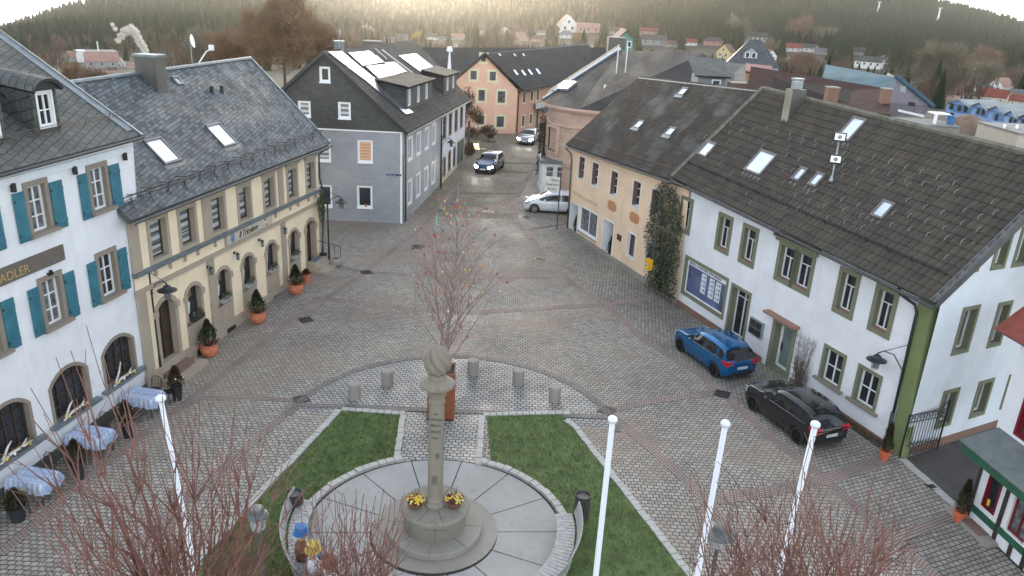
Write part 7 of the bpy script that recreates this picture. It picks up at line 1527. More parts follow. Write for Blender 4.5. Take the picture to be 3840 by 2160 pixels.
# ================================================================ middle-distance buildings
def house(name, label, c, yaw, L, Wd, he, hr, wallm, roofm, wins=(), hip=0.0, group=None, over=.35, chim=None, cat='house', roofth=.2, zb=0.0, dorm=None):
    # c: centre of the front eave wall base; local x along ridge, y towards the back
    c = Vector(c); t = thing(name, label, cat, c, yaw, group); mb = MB(); B = -8+zb
    x0, x1 = -L/2, L/2
    mb.face([(x0, 0, B), (x1, 0, B), (x1, 0, he), (x0, 0, he)]); mb.face([(x1, Wd, B), (x0, Wd, B), (x0, Wd, he), (x1, Wd, he)])
    if hip <= 0: mb.face([(x1, 0, B), (x1, Wd, B), (x1, Wd, he), (x1, Wd/2, hr-.1), (x1, 0, he)]); mb.face([(x0, Wd, B), (x0, 0, B), (x0, 0, he), (x0, Wd/2, hr-.1), (x0, Wd, he)])
    else: mb.face([(x1, 0, B), (x1, Wd, B), (x1, Wd, he), (x1, 0, he)]); mb.face([(x0, Wd, B), (x0, 0, B), (x0, 0, he), (x0, Wd, he)])
    mb.build('wall', wallm, t, local=True); mb = MB(); o = over; s_ = (hr-he)/(Wd/2); ze = he-o*s_
    r0, r1 = (x0-o, x1+o) if hip <= 0 else (x0+hip, x1-hip)
    mb.slab((x0-o, -o, ze), (x1+o, -o, ze), (r1, Wd/2, hr), (r0, Wd/2, hr), roofth, 0, 0); mb.slab((x1+o, Wd+o, ze), (x0-o, Wd+o, ze), (r0, Wd/2+.01, hr), (r1, Wd/2+.01, hr), roofth, 0, 0)
    if hip > 0:
        mb.face([(x1+o, -o, ze), (x1+o, Wd+o, ze), (r1, Wd/2, hr)], 0, [(0, 0), (Wd, 0), (Wd/2, Wd/2)]); mb.face([(x0-o, Wd+o, ze), (x0-o, -o, ze), (r0, Wd/2, hr)], 0, [(0, 0), (Wd, 0), (Wd/2, Wd/2)])
    rf = mb.build('roof', roofm, t, local=True)
    for (f, a, z_, ww, hh) in wins:
        mb = MB(); m2 = MB()
        if f == 'f': mb.box(a-ww/2-.09, a+ww/2+.09, -.05, .02, z_-hh/2-.09, z_+hh/2+.09); m2.box(a-ww/2, a+ww/2, -.07, -.04, z_-hh/2, z_+hh/2)
        elif f == 'r': mb.box(x1-.02, x1+.05, a-ww/2-.09, a+ww/2+.09, z_-hh/2-.09, z_+hh/2+.09); m2.box(x1+.04, x1+.07, a-ww/2, a+ww/2, z_-hh/2, z_+hh/2)
        else: mb.box(x0-.05, x0+.02, a-ww/2-.09, a+ww/2+.09, z_-hh/2-.09, z_+hh/2+.09); m2.box(x0-.07, x0-.04, a-ww/2, a+ww/2, z_-hh/2, z_+hh/2)
        w_ = mb.build('window', m_wpaint, t, local=True); m2.build('pane', m_glass, w_, local=True)
    if chim:
        for (cx_, cy_, w_, h_, mt) in chim: mb = MB(); z0 = hr-abs(cy_-Wd/2)*s_-.6; mb.box(cx_-w_/2, cx_+w_/2, cy_-w_/2, cy_+w_/2, z0, hr+h_); k_ = mb.build('chimney', mt, rf, local=True); mb = MB(); mb.box(cx_-w_/2-.05, cx_+w_/2+.05, cy_-w_/2-.05, cy_+w_/2+.05, hr+h_, hr+h_+.1); mb.build('chimney_cap', m_zinc, k_, local=True)
    if dorm:
        for (a, y_, dw, dh) in dorm:
            zf = he+y_*s_; mb = MB(); mb.face([(a-dw/2, y_, zf-.1), (a+dw/2, y_, zf-.1), (a+dw/2, y_, zf+dh*.55), (a, y_, zf+dh), (a-dw/2, y_, zf+dh*.55)]); q = dh/s_
            mb.face([(a-dw/2, y_, zf-.1), (a-dw/2, y_, zf+dh*.55), (a-dw/2, y_+q*.55, zf+dh*.55)]); mb.face([(a+dw/2, y_, zf-.1), (a+dw/2, y_, zf+dh*.55), (a+dw/2, y_+q*.55, zf+dh*.55)]); d_ = mb.build('dormer', wallm, t, local=True)
            mb = MB(); mb.slab((a-dw/2-.15, y_-.15, zf+dh*.5), (a-dw/2-.15, y_+q*.6, zf+dh*.5), (a, y_+q, zf+dh+.05), (a, y_-.15, zf+dh+.05), .08); mb.slab((a+dw/2+.15, y_+q*.6, zf+dh*.5), (a+dw/2+.15, y_-.15, zf+dh*.5), (a, y_-.15, zf+dh+.05), (a, y_+q, zf+dh+.05), .08); mb.build('dormer_roof', roofm, d_, local=True)
            for sx in (-.22, .22): mb = MB(); mb.box(a+sx*dw-.16*dw, a+sx*dw+.16*dw, y_-.05, y_, zf+.15, zf+dh*.55); w_ = mb.build('window', m_wpaint, d_, local=True); mb = MB(); mb.box(a+sx*dw-.11*dw, a+sx*dw+.11*dw, y_-.07, y_-.03, zf+.22, zf+dh*.5); mb.build('pane', m_glass, w_, local=True)
    return t
def roofslope(name, label, tl, tr, br, bl, rt, rb, roofm, wallm, cat='house', wallh=5.5, extra=None, group=None):
    # building known by its visible slope: ridge tl->tr at distance rt, eave bl->br at rb (pairs for left/right)
    a, b, c, d = AT(*bl, rb[0]), AT(*br, rb[1]), AT(*tr, rt[1]), AT(*tl, rt[0]); base = V((a.x+b.x)/2, (a.y+b.y)/2, (a.z+b.z)/2-wallh); t = thing(name, label, cat, base, 0, group)
    bk_ = [c+(c-b)*1.0, d+(d-a)*1.0]; bk_[0].z = b.z; bk_[1].z = a.z; mb = MB(); mb.slab(a, b, c, d, .2); mb.slab(bk_[0], bk_[1], d+V(0, .01, 0), c+V(0, .01, 0), .2); rf = mb.build('roof', roofm, t)
    mb = MB(); f = lambda p, z: V(p.x, p.y, z); zb = base.z-3; ins = lambda p, q: p.lerp(q, .03)
    A_, B_, C_, D_ = ins(a, c), ins(b, d), ins(bk_[0], a), ins(bk_[1], b); mb.face([f(A_, zb), f(B_, zb), B_-Z*.15, A_-Z*.15]); mb.face([f(C_, zb), f(D_, zb), D_-Z*.2, C_-Z*.2]); mb.face([f(B_, zb), f(C_, zb), C_-Z*.2, ins(c, d)-Z*.2, B_-Z*.2]); mb.face([f(D_, zb), f(A_, zb), A_-Z*.2, ins(d, c)-Z*.2, D_-Z*.2]); mb.build('wall', wallm, t)
    P = roof_fn(a, b, c, d); 
    if extra: extra(t, P, rf)
    return t
def chim_at(par, px_, r, w_, h_, mt, name='chimney', down=2.2):
    q = AT(*px_, r); mb = MB(); mb.box(q.x-w_/2, q.x+w_/2, q.y-w_/2, q.y+w_/2, q.z-down, q.z+h_); k_ = mb.build(name, mt, par); mb = MB(); mb.box(q.x-w_/2-.04, q.x+w_/2+.04, q.y-w_/2-.04, q.y+w_/2+.04, q.z+h_, q.z+h_+.07); mb.build('chimney_cap', m_conc, k_); return k_
m_brick = plaster('brick_chimney', (.22, .125, .09), amt=.3); m_hz = plaster('harsh_plaster', (.55, .50, .42), amt=.2)
def x1(t, P, rf): chim_at(rf, z27(935, 850), 51, .62, .72, m_brick); chim_at(rf, z27(1405, 800), 53, .5, .3, m_brick, down=.8); 
roofslope('long_house', 'long low house with a plain red brown tile roof behind the white house', z27(262, 562), z27(1435, 752), z27(1445, 975), z27(215, 790), (60, 57), (55, 50), m_redroof, m_hz, extra=x1)
def x2(t, P, rf):
    chim_at(rf, z27(150, 745), 63, 1.3, .35, m_brick); mb = MB()
roofslope('slate_house', 'dark slate roofed house with a grey dormer behind the apricot roof', z27(-50, 505), z27(210, 545), z27(225, 760), z27(-60, 770), (72, 70), (64, 62), m_slate2, m_hz, extra=x2)
mb = MB(); q = AT(2665, 305, 64); t2 = [o for o in COL.objects if o.name.startswith('slate_house')][0]; mb.box(q.x-1.2, q.x+.9, q.y-1, q.y+1.5, q.z-1.5, q.z+.45); dm_ = mb.build('dormer', plain('grey_dormer', (.22, .23, .24), .7), t2)
mb = MB(); mb.box(q.x-.15, q.x+.55, q.y-1.06, q.y-.98, q.z-.6, q.z+.25); wn = mb.build('window', m_wpaint, dm_); mb = MB(); mb.box(q.x-.05, q.x+.42, q.y-1.1, q.y-1.04, q.z-.5, q.z+.15); mb.build('pane', m_glass, wn); mb = MB(); mb.slab(q+V(-1.5, -1.3, .5), q+V(1.2, -1.3, .5), q+V(1.2, 2.5, 1.6), q+V(-1.5, 2.5, 1.6), .12); mb.build('dormer_roof', m_slate2, dm_)
roofslope('red_roof_house', 'narrow red roofed house between slate and brown roofs', z27(215, 535), z27(445, 560), z27(430, 640), z27(215, 600), (78, 76), (75, 73), plain('red_sheet_roof', (.20, .05, .04), .6, .15), plaster('ochre_plaster', (.60, .42, .18)))
def x3(t, P, rf):
    pass
m_teals = bricky('blue_green_metal_roof', (.07, .135, .165), (.09, .16, .19), (.05, .09, .12), .55, 40, .03, 'UV', rough=(.6, .8), spec=.25, bmp=.5, off=0)
ha = roofslope('metal_roof_hall', 'large hall with a blue green ribbed metal roof and dark boarded gable', z27(895, 545), z27(1500, 655), z27(1430, 870), z27(868, 655), (104, 96), (97, 88), m_teals, plain('purple_grey_boards', (.12, .105, .12), .8, .15), cat='hall', wallh=4)
q = [AT(*z27(1500, 655), 95.8), AT(*z27(1800, 900), 92), AT(*z27(1720, 990), 90), AT(*z27(1430, 990), 88), AT(*z27(1430, 865), 88)]; mb = MB(); mb.face(q); ex = [p+V(2, 7, 0) for p in q]
for k in range(5): mb.face([q[k], q[(k+1) % 5], ex[(k+1) % 5], ex[k]])
mb.build('gable_wall', plain('gable_boards', (.125, .11, .125), .8, .2, 2), ha); mb = MB(); mb.tube([AT(*z27(1495, 645), 95.5), AT(*z27(1810, 905), 91.5)], .28, 5); mb.build('verge', m_teals, ha)
def quadpatch(par, pts, rr, mat, name, off=.15):
    mb = MB(); T = [AT(*p, rr) for p in pts]; mb.face(T); B_ = [p+(p-CAM).normalized()*.12 for p in T]
    for k in range(len(T)): mb.face([T[k], T[(k+1) % len(T)], B_[(k+1) % len(T)], B_[k]])
    return mb.build(name, mat, par)
quadpatch(ha, [z27(1528, 725), z27(1575, 732), z27(1575, 785), z27(1528, 778)], 88, plain('grey_vent_panel', (.3, .31, .32), .6), 'vent_panel'); quadpatch(ha, [z27(1595, 860), z27(1655, 870), z27(1655, 905), z27(1595, 895)], 87, m_glass, 'window'); quadpatch(ha, [z27(1510, 925), z27(1730, 975), z27(1730, 995), z27(1510, 945)], 87, m_wpaint, 'loading_canopy')
# row of blue houses
def bluehouse(xa, xb, yb, yt, r, label, wins, rnd_=None):
    a = AT(*z27(xa, yb), r); b = AT(*z27(xb, yb+(xb-xa)*.22), r-4); top = AT(*z27((xa+xb)/2, yt), r-2); h = top.z-a.z; t = thing('blue_house', label, 'house', a, 0, 'blue row houses'); b.z = a.z; U_ = (b-a); Lb = U_.length; U_.normalize(); Nb = V(U_.y, -U_.x, 0); Nb = Nb if (CAM-a).dot(Nb) > 0 else -Nb
    mb = MB(); bk2 = -Nb*9
    for (p, q) in ((a, b), (b, b+bk2), (b+bk2, a+bk2), (a+bk2, a)): mb.face([p-Z*6, q-Z*6, q+Z*h, p+Z*h])
    mb.build('wall', m_rblue, t); mb = MB(); mb.par(a+Z*h*.5+Nb*.0+U_*Lb*.28, U_*Lb*.72, Nb*.06, Z*h*.5); mb.build('upper_boards', m_rblue2, t)
    mb = MB(); mid = a+U_*Lb*.45; mb.slab(a-U_*.2+Z*(h+.1)+Nb*.4, mid+Z*(h+1.0)+Nb*.4, mid+Z*(h+1.0)+bk2, a-U_*.2+Z*(h+.1)+bk2, .15); mb.slab(mid+Z*(h+1.0)+Nb*.4, b+Z*(h-.2)+Nb*.4, b+Z*(h-.2)+bk2, mid+Z*(h+1.0)+bk2, .15); mb.build('roof', plain('pale_flat_roof', (.28, .30, .30), .6, .2, .6), t)
    mb = MB(); mb.face([a+Z*h, mid+Z*(h+1.0), b+Z*h, b+Z*(h-.3), a+Z*(h-.3)]); mb.build('gable_infill', m_rblue, t)
    for (f, z_) in wins: mb = MB(); mb.par(a+U_*Lb*f+Nb*.07+Z*h*z_, U_*.85, Nb*.05, Z*1.1); mb.build('window', m_glass, t)
bluehouse(1900, 2105, 1000, 885, 172, 'blue row house at the left end beside the tree', ((.12, .62), (.45, .62), (.7, .62), (.2, .05))); bluehouse(2105, 2245, 1035, 910, 168, 'second blue row house from the left', ((.35, .6), (.65, .6), (.3, .08))); bluehouse(2245, 2390, 1075, 940, 164, 'third blue row house with a round window', ((.45, .5), (.1, .0))); bluehouse(2385, 2500, 1110, 980, 160, 'fourth blue row house, lower right', ((.4, .55), (.7, .55))); bluehouse(2500, 2640, 1135, 1010, 156, 'blue row house at the right picture edge', ((.2, .55), (.5, .55)))
q = AT(*z27(2090, 1080), 120); t = tagset(MB().lathe([(5.5, -3), (4.2, -.8), (2.4, .6), (.9, 1.5), (.1, 1.7)], 22, (0, 0, 0), 0, lambda a, z: 1+.2*math.sin(3*a+z)+.1*math.sin(7*a)).build('earth_mound', plain('bare_earth', (.20, .14, .10), .95, .3, .5), loc=tuple(q), local=True, smooth=True), 'heap of bare brown earth in front of the blue houses', 'earth heap')
q = AT(*z27(2500, 1085), 105); t = thing('flat_roof_annex', 'flat grey roof with white roof lights at the right edge', 'building', q); mb = MB(); mb.box(q.x-2.5, q.x+10, q.y-5, q.y+3, q.z-6, q.z); mb.build('wall', m_hz, t); mb = MB(); mb.box(q.x-2.6, q.x+10.2, q.y-5.2, q.y+3.2, q.z, q.z+.15); rf = mb.build('roof', plain('flat_roof_felt', (.22, .22, .21), .8, .2, .4), t)
for k in range(4): mb = MB(); mb.par(q+V(-2.5+k*1.5, -2+k*.2, .15), (.25, 0, 0), (.9, 1.6, 0), (0, 0, .25)); mb.build('roof_light', m_wpaint, rf)
q = AT(*z27(1790, 1000), 78); t = thing('garage_block', 'grey garages with a white canopy and blue tarpaulin behind the ridge', 'garage', q); mb = MB(); mb.box(q.x-3, q.x+1.6, q.y-2, q.y+2, q.z-5, q.z-.5); mb.build('wall', m_conc, t); mb = MB(); mb.box(q.x-3.1, q.x+1.7, q.y-2.1, q.y+2.1, q.z-.5, q.z-.35); mb.build('roof', plain('grey_felt', (.16, .165, .17), .8), t); mb = MB(); mb.box(q.x-.3, q.x+1.0, q.y-1.2, q.y+.3, q.z+.45, q.z+.53); mb.box(q.x-.3, q.x-.1, q.y-1.2, q.y-1.0, q.z-.35, q.z+.45); mb.build('canopy', m_wpaint, t); mb = MB(); mb.box(q.x+1.05, q.x+1.4, q.y-1.2, q.y-.6, q.z-.35, q.z+.4); mb.build('tarpaulin', m_blueh, t)
# dark roofs behind the grey house and above the street
def x4(t, P, rf): chim_at(rf, (1400, 195), 96, 2.0, 1.2, m_chm); chim_at(rf, (1512, 200), 100, 1.5, .6, m_chm)
roofslope('dark_roof_house', 'broad dark roofed building with two big chimneys behind the solar panels', (1330, 205), (1800, 180), (1830, 330), (1250, 330), (106, 112), (96, 100), m_darkroof, m_gslate, extra=x4)
def x5(t, P, rf): chim_at(rf, (2310, 165), 108, 2.2, .8, m_chm)
roofslope('dark_roof_house', 'long dark roofed building behind the peach house', (1560, 178), (2330, 178), (2330, 300), (1560, 300), (128, 122), (118, 112), m_darkroof, m_gslate, extra=x5)

# ================================================================ terrain
def HZ(c): return 15.6+(c-1734)*.0528        # horizon row for a column
def interp(x, xs, ys): return float(np.interp(x, xs, ys))
SKYC = [-1500, -300, 0, 130, 260, 480, 900, 1250, 1400, 1450, 1560, 1700, 1850, 2100, 2500, 3000, 3250, 3400, 3600, 3840, 4300, 5200]
SKYR = [330, 210, 140, 90, 42, 0, -25, -8, 12, 18, 14, 4, -20, -60, -90, -75, -30, 0, 45, 112, 230, 480]
RAD = [3, 30, 60, 95, 125, 160, 200, 260, 330, 400, 480, 560, 650, 760, 880, 1000, 1150, 1300, 1500]
def trow(c, r):   # picture row of the ground at distance r in column c
    h = HZ(c); left = interp(c, [0, 1300], [105, 0]); base = {}
    z = interp(r, [0, 90, 125, 180, 260, 400, 560], [-.25, -.4, -1.5, -5, -11, -18, -20]); row0 = h+FOC*(15-z)/max(r, 1)+left*interp(r, [60, 300], [0, 1]); sk = interp(c, SKYC, SKYR)
    if r <= 560: return row0
    zr_ = h+FOC*35/560+left; f = (r-560)/(1500-560); return zr_+(sk-zr_)*(f**.8)
cols_ = list(range(-2200, 6300, 110)); TV = []; TF = []
for c in cols_:
    for r in RAD:
        p = AT(c, trow(c, r), r) if r > 60 else None
        if p is None: d = ray(c, HZ(c)); dl = math.hypot(d.x, d.y); p = V(d.x/dl*r, d.y/dl*r, -.3)
        TV.append(tuple(p))
nR = len(RAD)
for i in range(len(cols_)-1):
    for j in range(nR-1): a = i*nR+j; TF.append((a, a+nR, a+nR+1, a+1))
m_ter, nt_, b_ = nodes('valley_and_hill'); v_ = tex(nt_); c1_ = ramp(nt_, noise(nt_, v_, .02, 6), [(.3, (.012, .02, .009)), (.5, (.05, .042, .025)), (.7, (.03, .042, .016))]); lk(nt_, c1_, b_.inputs['Base Color']); b_.inputs['Roughness'].default_value = 1
me = bpy.data.meshes.new('terrain'); me.from_pydata(TV, [], TF); me.materials.append(m_ter); o = bpy.data.objects.new('terrain', me); COL.objects.link(o); tagset(o, 'valley floor and wooded hill slopes', kind='structure'); me.polygons.foreach_set('use_smooth', [True]*len(me.polygons))
# ground apron behind and beside the square
mb = MB(); mb.box(-600, 600, -300, 2.9, -.6, -.3); o = mb.build('ground', m_field); tagset(o, 'ground around the square', kind='structure')
def solve_r(c, row):      # distance at which the valley floor shows at this picture row
    lo, hi = 110.0, 1490.0
    for k in range(40):
        m_ = (lo+hi)/2
        if trow(c, m_) > row: lo = m_
        else: hi = m_
    return lo
def fp(c): return plaster('house_%d' % int(c[0]*1000+c[1]*100), c, amt=.1, bmp=0)
hw = fp((.78, .76, .72)); hc = fp((.72, .62, .45)); hy = fp((.60, .48, .25)); hp_ = fp((.55, .28, .25)); hgn = fp((.16, .30, .25)); hgr = fp((.36, .36, .36)); hpk = fp((.60, .40, .33))
rdk = plain('far_dark_roof', (.05, .05, .055), .8, .2, .3); rrd = plain('far_red_roof', (.22, .05, .035), .8, .2, .3); rbr = plain('far_brown_roof', (.13, .06, .045), .8, .2, .3); rgy = plain('far_grey_roof', (.13, .135, .14), .7, .2, .3); rtl = plain('far_teal_roof', (.05, .09, .095), .7, .2, .3); rpk = plain('far_pinkish_roof', (.35, .20, .16), .8, .2, .3)
D = [(1621, 150, 42, 540, 'white house with a dark roof, left of the middle distance', hw, rdk, .1), (1661, 152, 26, 560, 'small grey house right beside the dark roofed white one', hgr, rgy, 0), (1719, 152, 44, 560, 'pale house with a greyish pink roof above the peach gable', hgr, rpk, .2),
 (1805, 132, 20, 600, 'tiny white gable above the peach gable ridge', hw, rpk, 0, 0, True), (1894, 132, 30, 620, 'tall narrow white gabled house in the golden haze', hw, rpk, .2, 0, True), (1950, 140, 34, 620, 'pale house with a pink roof in the golden haze', hpk, rpk, -.2), (1964, 154, 32, 560, 'pale yellow low house in the golden haze', hy, rpk, 0),
 (2027, 132, 34, 600, 'white house behind the dark hipped one', hw, rgy, .1), (2013, 158, 44, 520, 'house with a dark brown hipped roof in the golden haze', hpk, rbr, 0, .3), (2125, 120, 62, 600, 'large white gabled house high in the golden haze', hw, rpk, .15, 0, True), (2124, 144, 50, 520, 'white house under a broad grey roof', hw, rgy, 0, .25), (2205, 125, 78, 600, 'long pink house in the haze above the street', hpk, rpk, .1),
 (2306, 128, 46, 580, 'white house with a dark roof left of the green gable', hw, rbr, .3), (2430, 135, 62, 560, 'low red roofed house above the green gable', hpk, rrd, -.1), (2450, 172, 82, 330, 'dark roofed house with two roof lights', hgr, rdk, 0), (2520, 178, 42, 320, 'dark gabled house with a white fringe', hgr, rbr, .5), (1510, 155, 46, 420, 'orange tinted gable beside the big chimney', hpk, rgy, .3), (1462, 165, 44, 380, 'pinkish flat topped house between the chimneys', hpk, rgy, 0),
 (1710, 178, 16, 300, 'tiny white triangular gable on the skyline of the dark roof', hw, rdk, 0, 0, True), (2217, 190, 26, 260, 'small cream triangular gable on the ridge of the long dark roof', hc, rdk, 0, 0, True),
 (2830, 158, 74, 470, 'long white house with a grey roof high on the slope', hw, rdk, -.05, 0, False, .4, 5), (2720, 218, 50, 300, 'yellow gabled house behind the dark roofs', hy, rbr, -.3, 0, True), (2674, 172, 64, 400, 'bright pink house with a dark hipped roof', hp_, rdk, .05, .2), (2590, 172, 44, 420, 'white house with a faded red roof left of the pink one', hw, rrd, .3), (2884, 225, 36, 270, 'small white gable at the right of the big dark roof', hw, rbr, .3, 0, True),
 (2972, 195, 52, 420, 'house with a bright red roof below the wood', hw, rrd, .0), (3025, 195, 50, 400, 'white house with a dark saddle roof beside the red roof', hw, rdk, -.4), (2978, 228, 46, 320, 'cream gabled house with a brown roof', hc, rbr, -.5), (3076, 205, 40, 400, 'grey house half hidden by trees', hgr, rgy, 0),
 (3250, 255, 82, 235, 'white house with a slate roof right behind the metal hall', hw, rdk, -.25, 0, False, .42, 4), (3311, 238, 28, 330, 'tall narrow white gable above the metal hall', hw, rgy, .3, 0, True), (3213, 208, 48, 420, 'house with white eaves under dark trees', hgr, rdk, .1), (3408, 255, 24, 360, 'small white cottage in the trees', hw, rdk, 0), (3461, 335, 40, 230, 'white and red house behind the big bare tree', hw, rrd, .2), (3420, 310, 44, 240, 'reddish roofed house left of the big bare tree', hgr, rbr, -.2),
 (3552, 345, 70, 235, 'long pale house with a grey roof right of the big bare tree', hc, rgy, -.3, 0, False, .45, 4), (3570, 375, 74, 200, 'low house with a brown hipped roof above the blue houses', hpk, rbr, 0, .3), (3655, 282, 60, 380, 'house with a red roof and round window in the trees', hgr, rrd, -.3), (3669, 342, 52, 260, 'teal roofed house behind a white fence', hw, rtl, -.3), (3706, 400, 82, 205, 'cream house with a red brown roof above the blue houses', hc, rrd, -.15, 0, False, .62, 3), (3748, 345, 46, 270, 'white gabled house in the right distance', hw, rpk, -.5, 0, True), (3822, 410, 66, 200, 'cream house with a dark red roof at the right picture edge', hc, rrd, -.2, 0, False, .6, 3), (3812, 362, 40, 250, 'pale flat house at the right picture edge', hc, rgy, 0),
 (343, 278, 20, 420, 'tiny white gabled house near the factory', hw, rpk, .3, 0, True), (385, 258, 92, 520, 'long low pale roofed shed below the factory', hgr, rpk, 0), (502, 256, 34, 460, 'pale house beside the clad chimney', hpk, rpk, .1), (425, 272, 30, 420, 'small pinkish house below the factory', hpk, rbr, .4), (300, 268, 26, 470, 'pale little house at the left of the factory sheds', hw, rgy, -.2), (455, 250, 26, 500, 'white gabled shed near the smoke', hw, rgy, 0, 0, True), (300, 232, 60, 700, 'pale hall left of the ribbed factory', hgr, rpk, 0)]
HB = [(d[0], d[1], d[2], solve_r(d[0], d[1])) for d in D]+[(372, 232, 125, solve_r(372, 232))]
def blocked(c, r):        # keep the view of each distant house open
    return any(abs(c-h[0]) < h[2]*.62+6 and h[3]-170 < r < h[3]+12 for h in HB)
# ---------------------------------------------------------------- forest as one mass
def forest(name, label, seed, n, crange, frange, kinds, mats, hscale=1.0):
    r_ = np.random.RandomState(seed); vs = []; fs = []; ms = []
    for k in range(n):
        c = r_.uniform(*crange); f = r_.uniform(*frange)**.85; r = 560+940*f if frange[0] >= 0 else r_.uniform(300, 640)
        if blocked(c, r) or (c < 680 and r < 640 and r_.rand() < .6): continue
        row = trow(c, r); p = AT(c, row, r); kind = r_.choice(len(kinds), p=kinds)
        s = (1.0 if r > 600 else .75)*r_.uniform(.75, 1.25)*hscale
        if kind == 0:   # conifer: two stacked ragged cones
            h = 15*s; w_ = 3.9*s
            for (z0, z1, ww) in ((.08, .62, 1.0), (.34, 1.0, .68)):
                i0 = len(vs); m_ = 6; a0 = r_.uniform(0, 6.28)
                for q in range(m_): a = a0+6.283*q/m_; rr = w_*ww*r_.uniform(.7, 1.15); vs.append((p.x+rr*math.cos(a), p.y+rr*math.sin(a), p.z+h*(z0+r_.uniform(-.03, .03))))
                vs.append((p.x, p.y, p.z+h*z1))
                for q in range(m_): fs.append((i0+q, i0+(q+1) % m_, i0+m_)); ms.append(r_.choice(2))
        else:           # bare broadleaf: fan of upright twig faces
            h = 11*s; w_ = 3.4*s
            for q in range(11):
                a = r_.uniform(0, 6.28); rr = w_*math.sqrt(r_.uniform(0, 1)); x, y = p.x+rr*math.cos(a), p.y+rr*math.sin(a); z0 = p.z+h*r_.uniform(.1, .5); i0 = len(vs); z1 = min(p.z+h*(1.05-.35*(rr/w_)**2), z0+h*.5); dw = w_*.3
                b = r_.uniform(0, 6.28); vs += [(x-dw*math.cos(b), y-dw*math.sin(b), z0+.2*h*r_.rand()), (x+dw*math.cos(b), y+dw*math.sin(b), z0), (x+r_.uniform(-.4, .4), y, z1)]; fs.append((i0, i0+1, i0+2)); ms.append(2+r_.choice(2))
    me = bpy.data.meshes.new(name); me.from_pydata(vs, [], fs); [me.materials.append(m) for m in mats]; me.polygons.foreach_set('material_index', ms); o = bpy.data.objects.new(name, me); COL.objects.link(o); tagset(o, label, 'forest', kind='stuff'); return o
fm = [plain('spruce_dark', (.005, .018, .008), 1, .5, .01, spec=.1), plain('spruce_green', (.010, .027, .011), 1, .5, .013, spec=.1), plain('bare_beech', (.085, .062, .042), 1, .4, .01, spec=.1), plain('bare_birch_reddish', (.12, .078, .060), 1, .4, .01, spec=.1)]
forest('spruce_forest', 'dark spruce forest covering the right hill', 3, 15000, (2250, 4100), (.03, 1.0), (.93, .07), fm, 1.0)
forest('mixed_forest', 'mixed bare and evergreen forest on the middle hill', 4, 9000, (900, 2500), (.0, 1.0), (.35, .65), fm, 1.0)
forest('far_forest', 'hazy forest on the left hill', 5, 6000, (-400, 1200), (.0, 1.0), (.6, .4), fm, 1.15)
forest('valley_trees', 'bare trees and bushes scattered between the valley houses', 6, 2600, (-200, 4100), (-1, -.5), (.12, .88), fm, .62) if False else None
def scatter(label, seed, n, c0, c1, r0, r1, kinds, hs):
    global trow
    r_ = np.random.RandomState(seed); vs = []; fs = []; ms = []
    for k in range(n):
        c = r_.uniform(c0, c1); r = r_.uniform(r0, r1)
        if blocked(c, r) or (c < 680 and r_.rand() < .6): continue
        p = AT(c, trow(c, r), r); s = r_.uniform(.6, 1.3)*hs
        if r_.rand() < kinds:
            h = 9*s; w_ = 1.8*s; i0 = len(vs); a0 = r_.uniform(0, 6.28)
            for q in range(6): a = a0+1.047*q; rr = w_*r_.uniform(.7, 1.15); vs.append((p.x+rr*math.cos(a), p.y+rr*math.sin(a), p.z+.5))
            vs.append((p.x, p.y, p.z+h)); [(fs.append((i0+q, i0+(q+1) % 6, i0+6)), ms.append(r_.choice(2))) for q in range(6)]
        else:
            h = 7.5*s; w_ = 2.6*s
            for q in range(60):
                a = r_.uniform(0, 6.28); rr = w_*math.sqrt(r_.rand()); x, y = p.x+rr*math.cos(a), p.y+rr*math.sin(a); t_ = r_.rand(); z0 = p.z+h*(.15+.6*t_); b = r_.uniform(0, 6.28); dw = .16*s; i0 = len(vs)
                if z0-p.z > h*(1-.5*(rr/w_)**2): continue
                vs += [(x-dw*math.cos(b), y-dw*math.sin(b), z0), (x+dw*math.cos(b), y+dw*math.sin(b), z0), (x+(x-p.x)*.15+r_.uniform(-.3, .3), y+(y-p.y)*.15, z0+h*.28)]; fs.append((i0, i0+1, i0+2)); ms.append(2+r_.choice(2))
    me = bpy.data.meshes.new('valley_trees'); me.from_pydata(vs, [], fs); [me.materials.append(m) for m in fm]; me.polygons.foreach_set('material_index', ms); o = bpy.data.objects.new('valley_trees', me); COL.objects.link(o); tagset(o, label, 'trees', kind='stuff')
scatter('bare trees and bushes between the distant houses of the middle and left', 8, 1150, -100, 2350, 300, 640, .12, 1.25)
scatter('bare trees and bushes between the distant houses on the right', 9, 1000, 2350, 4000, 215, 640, .22, 1.1)
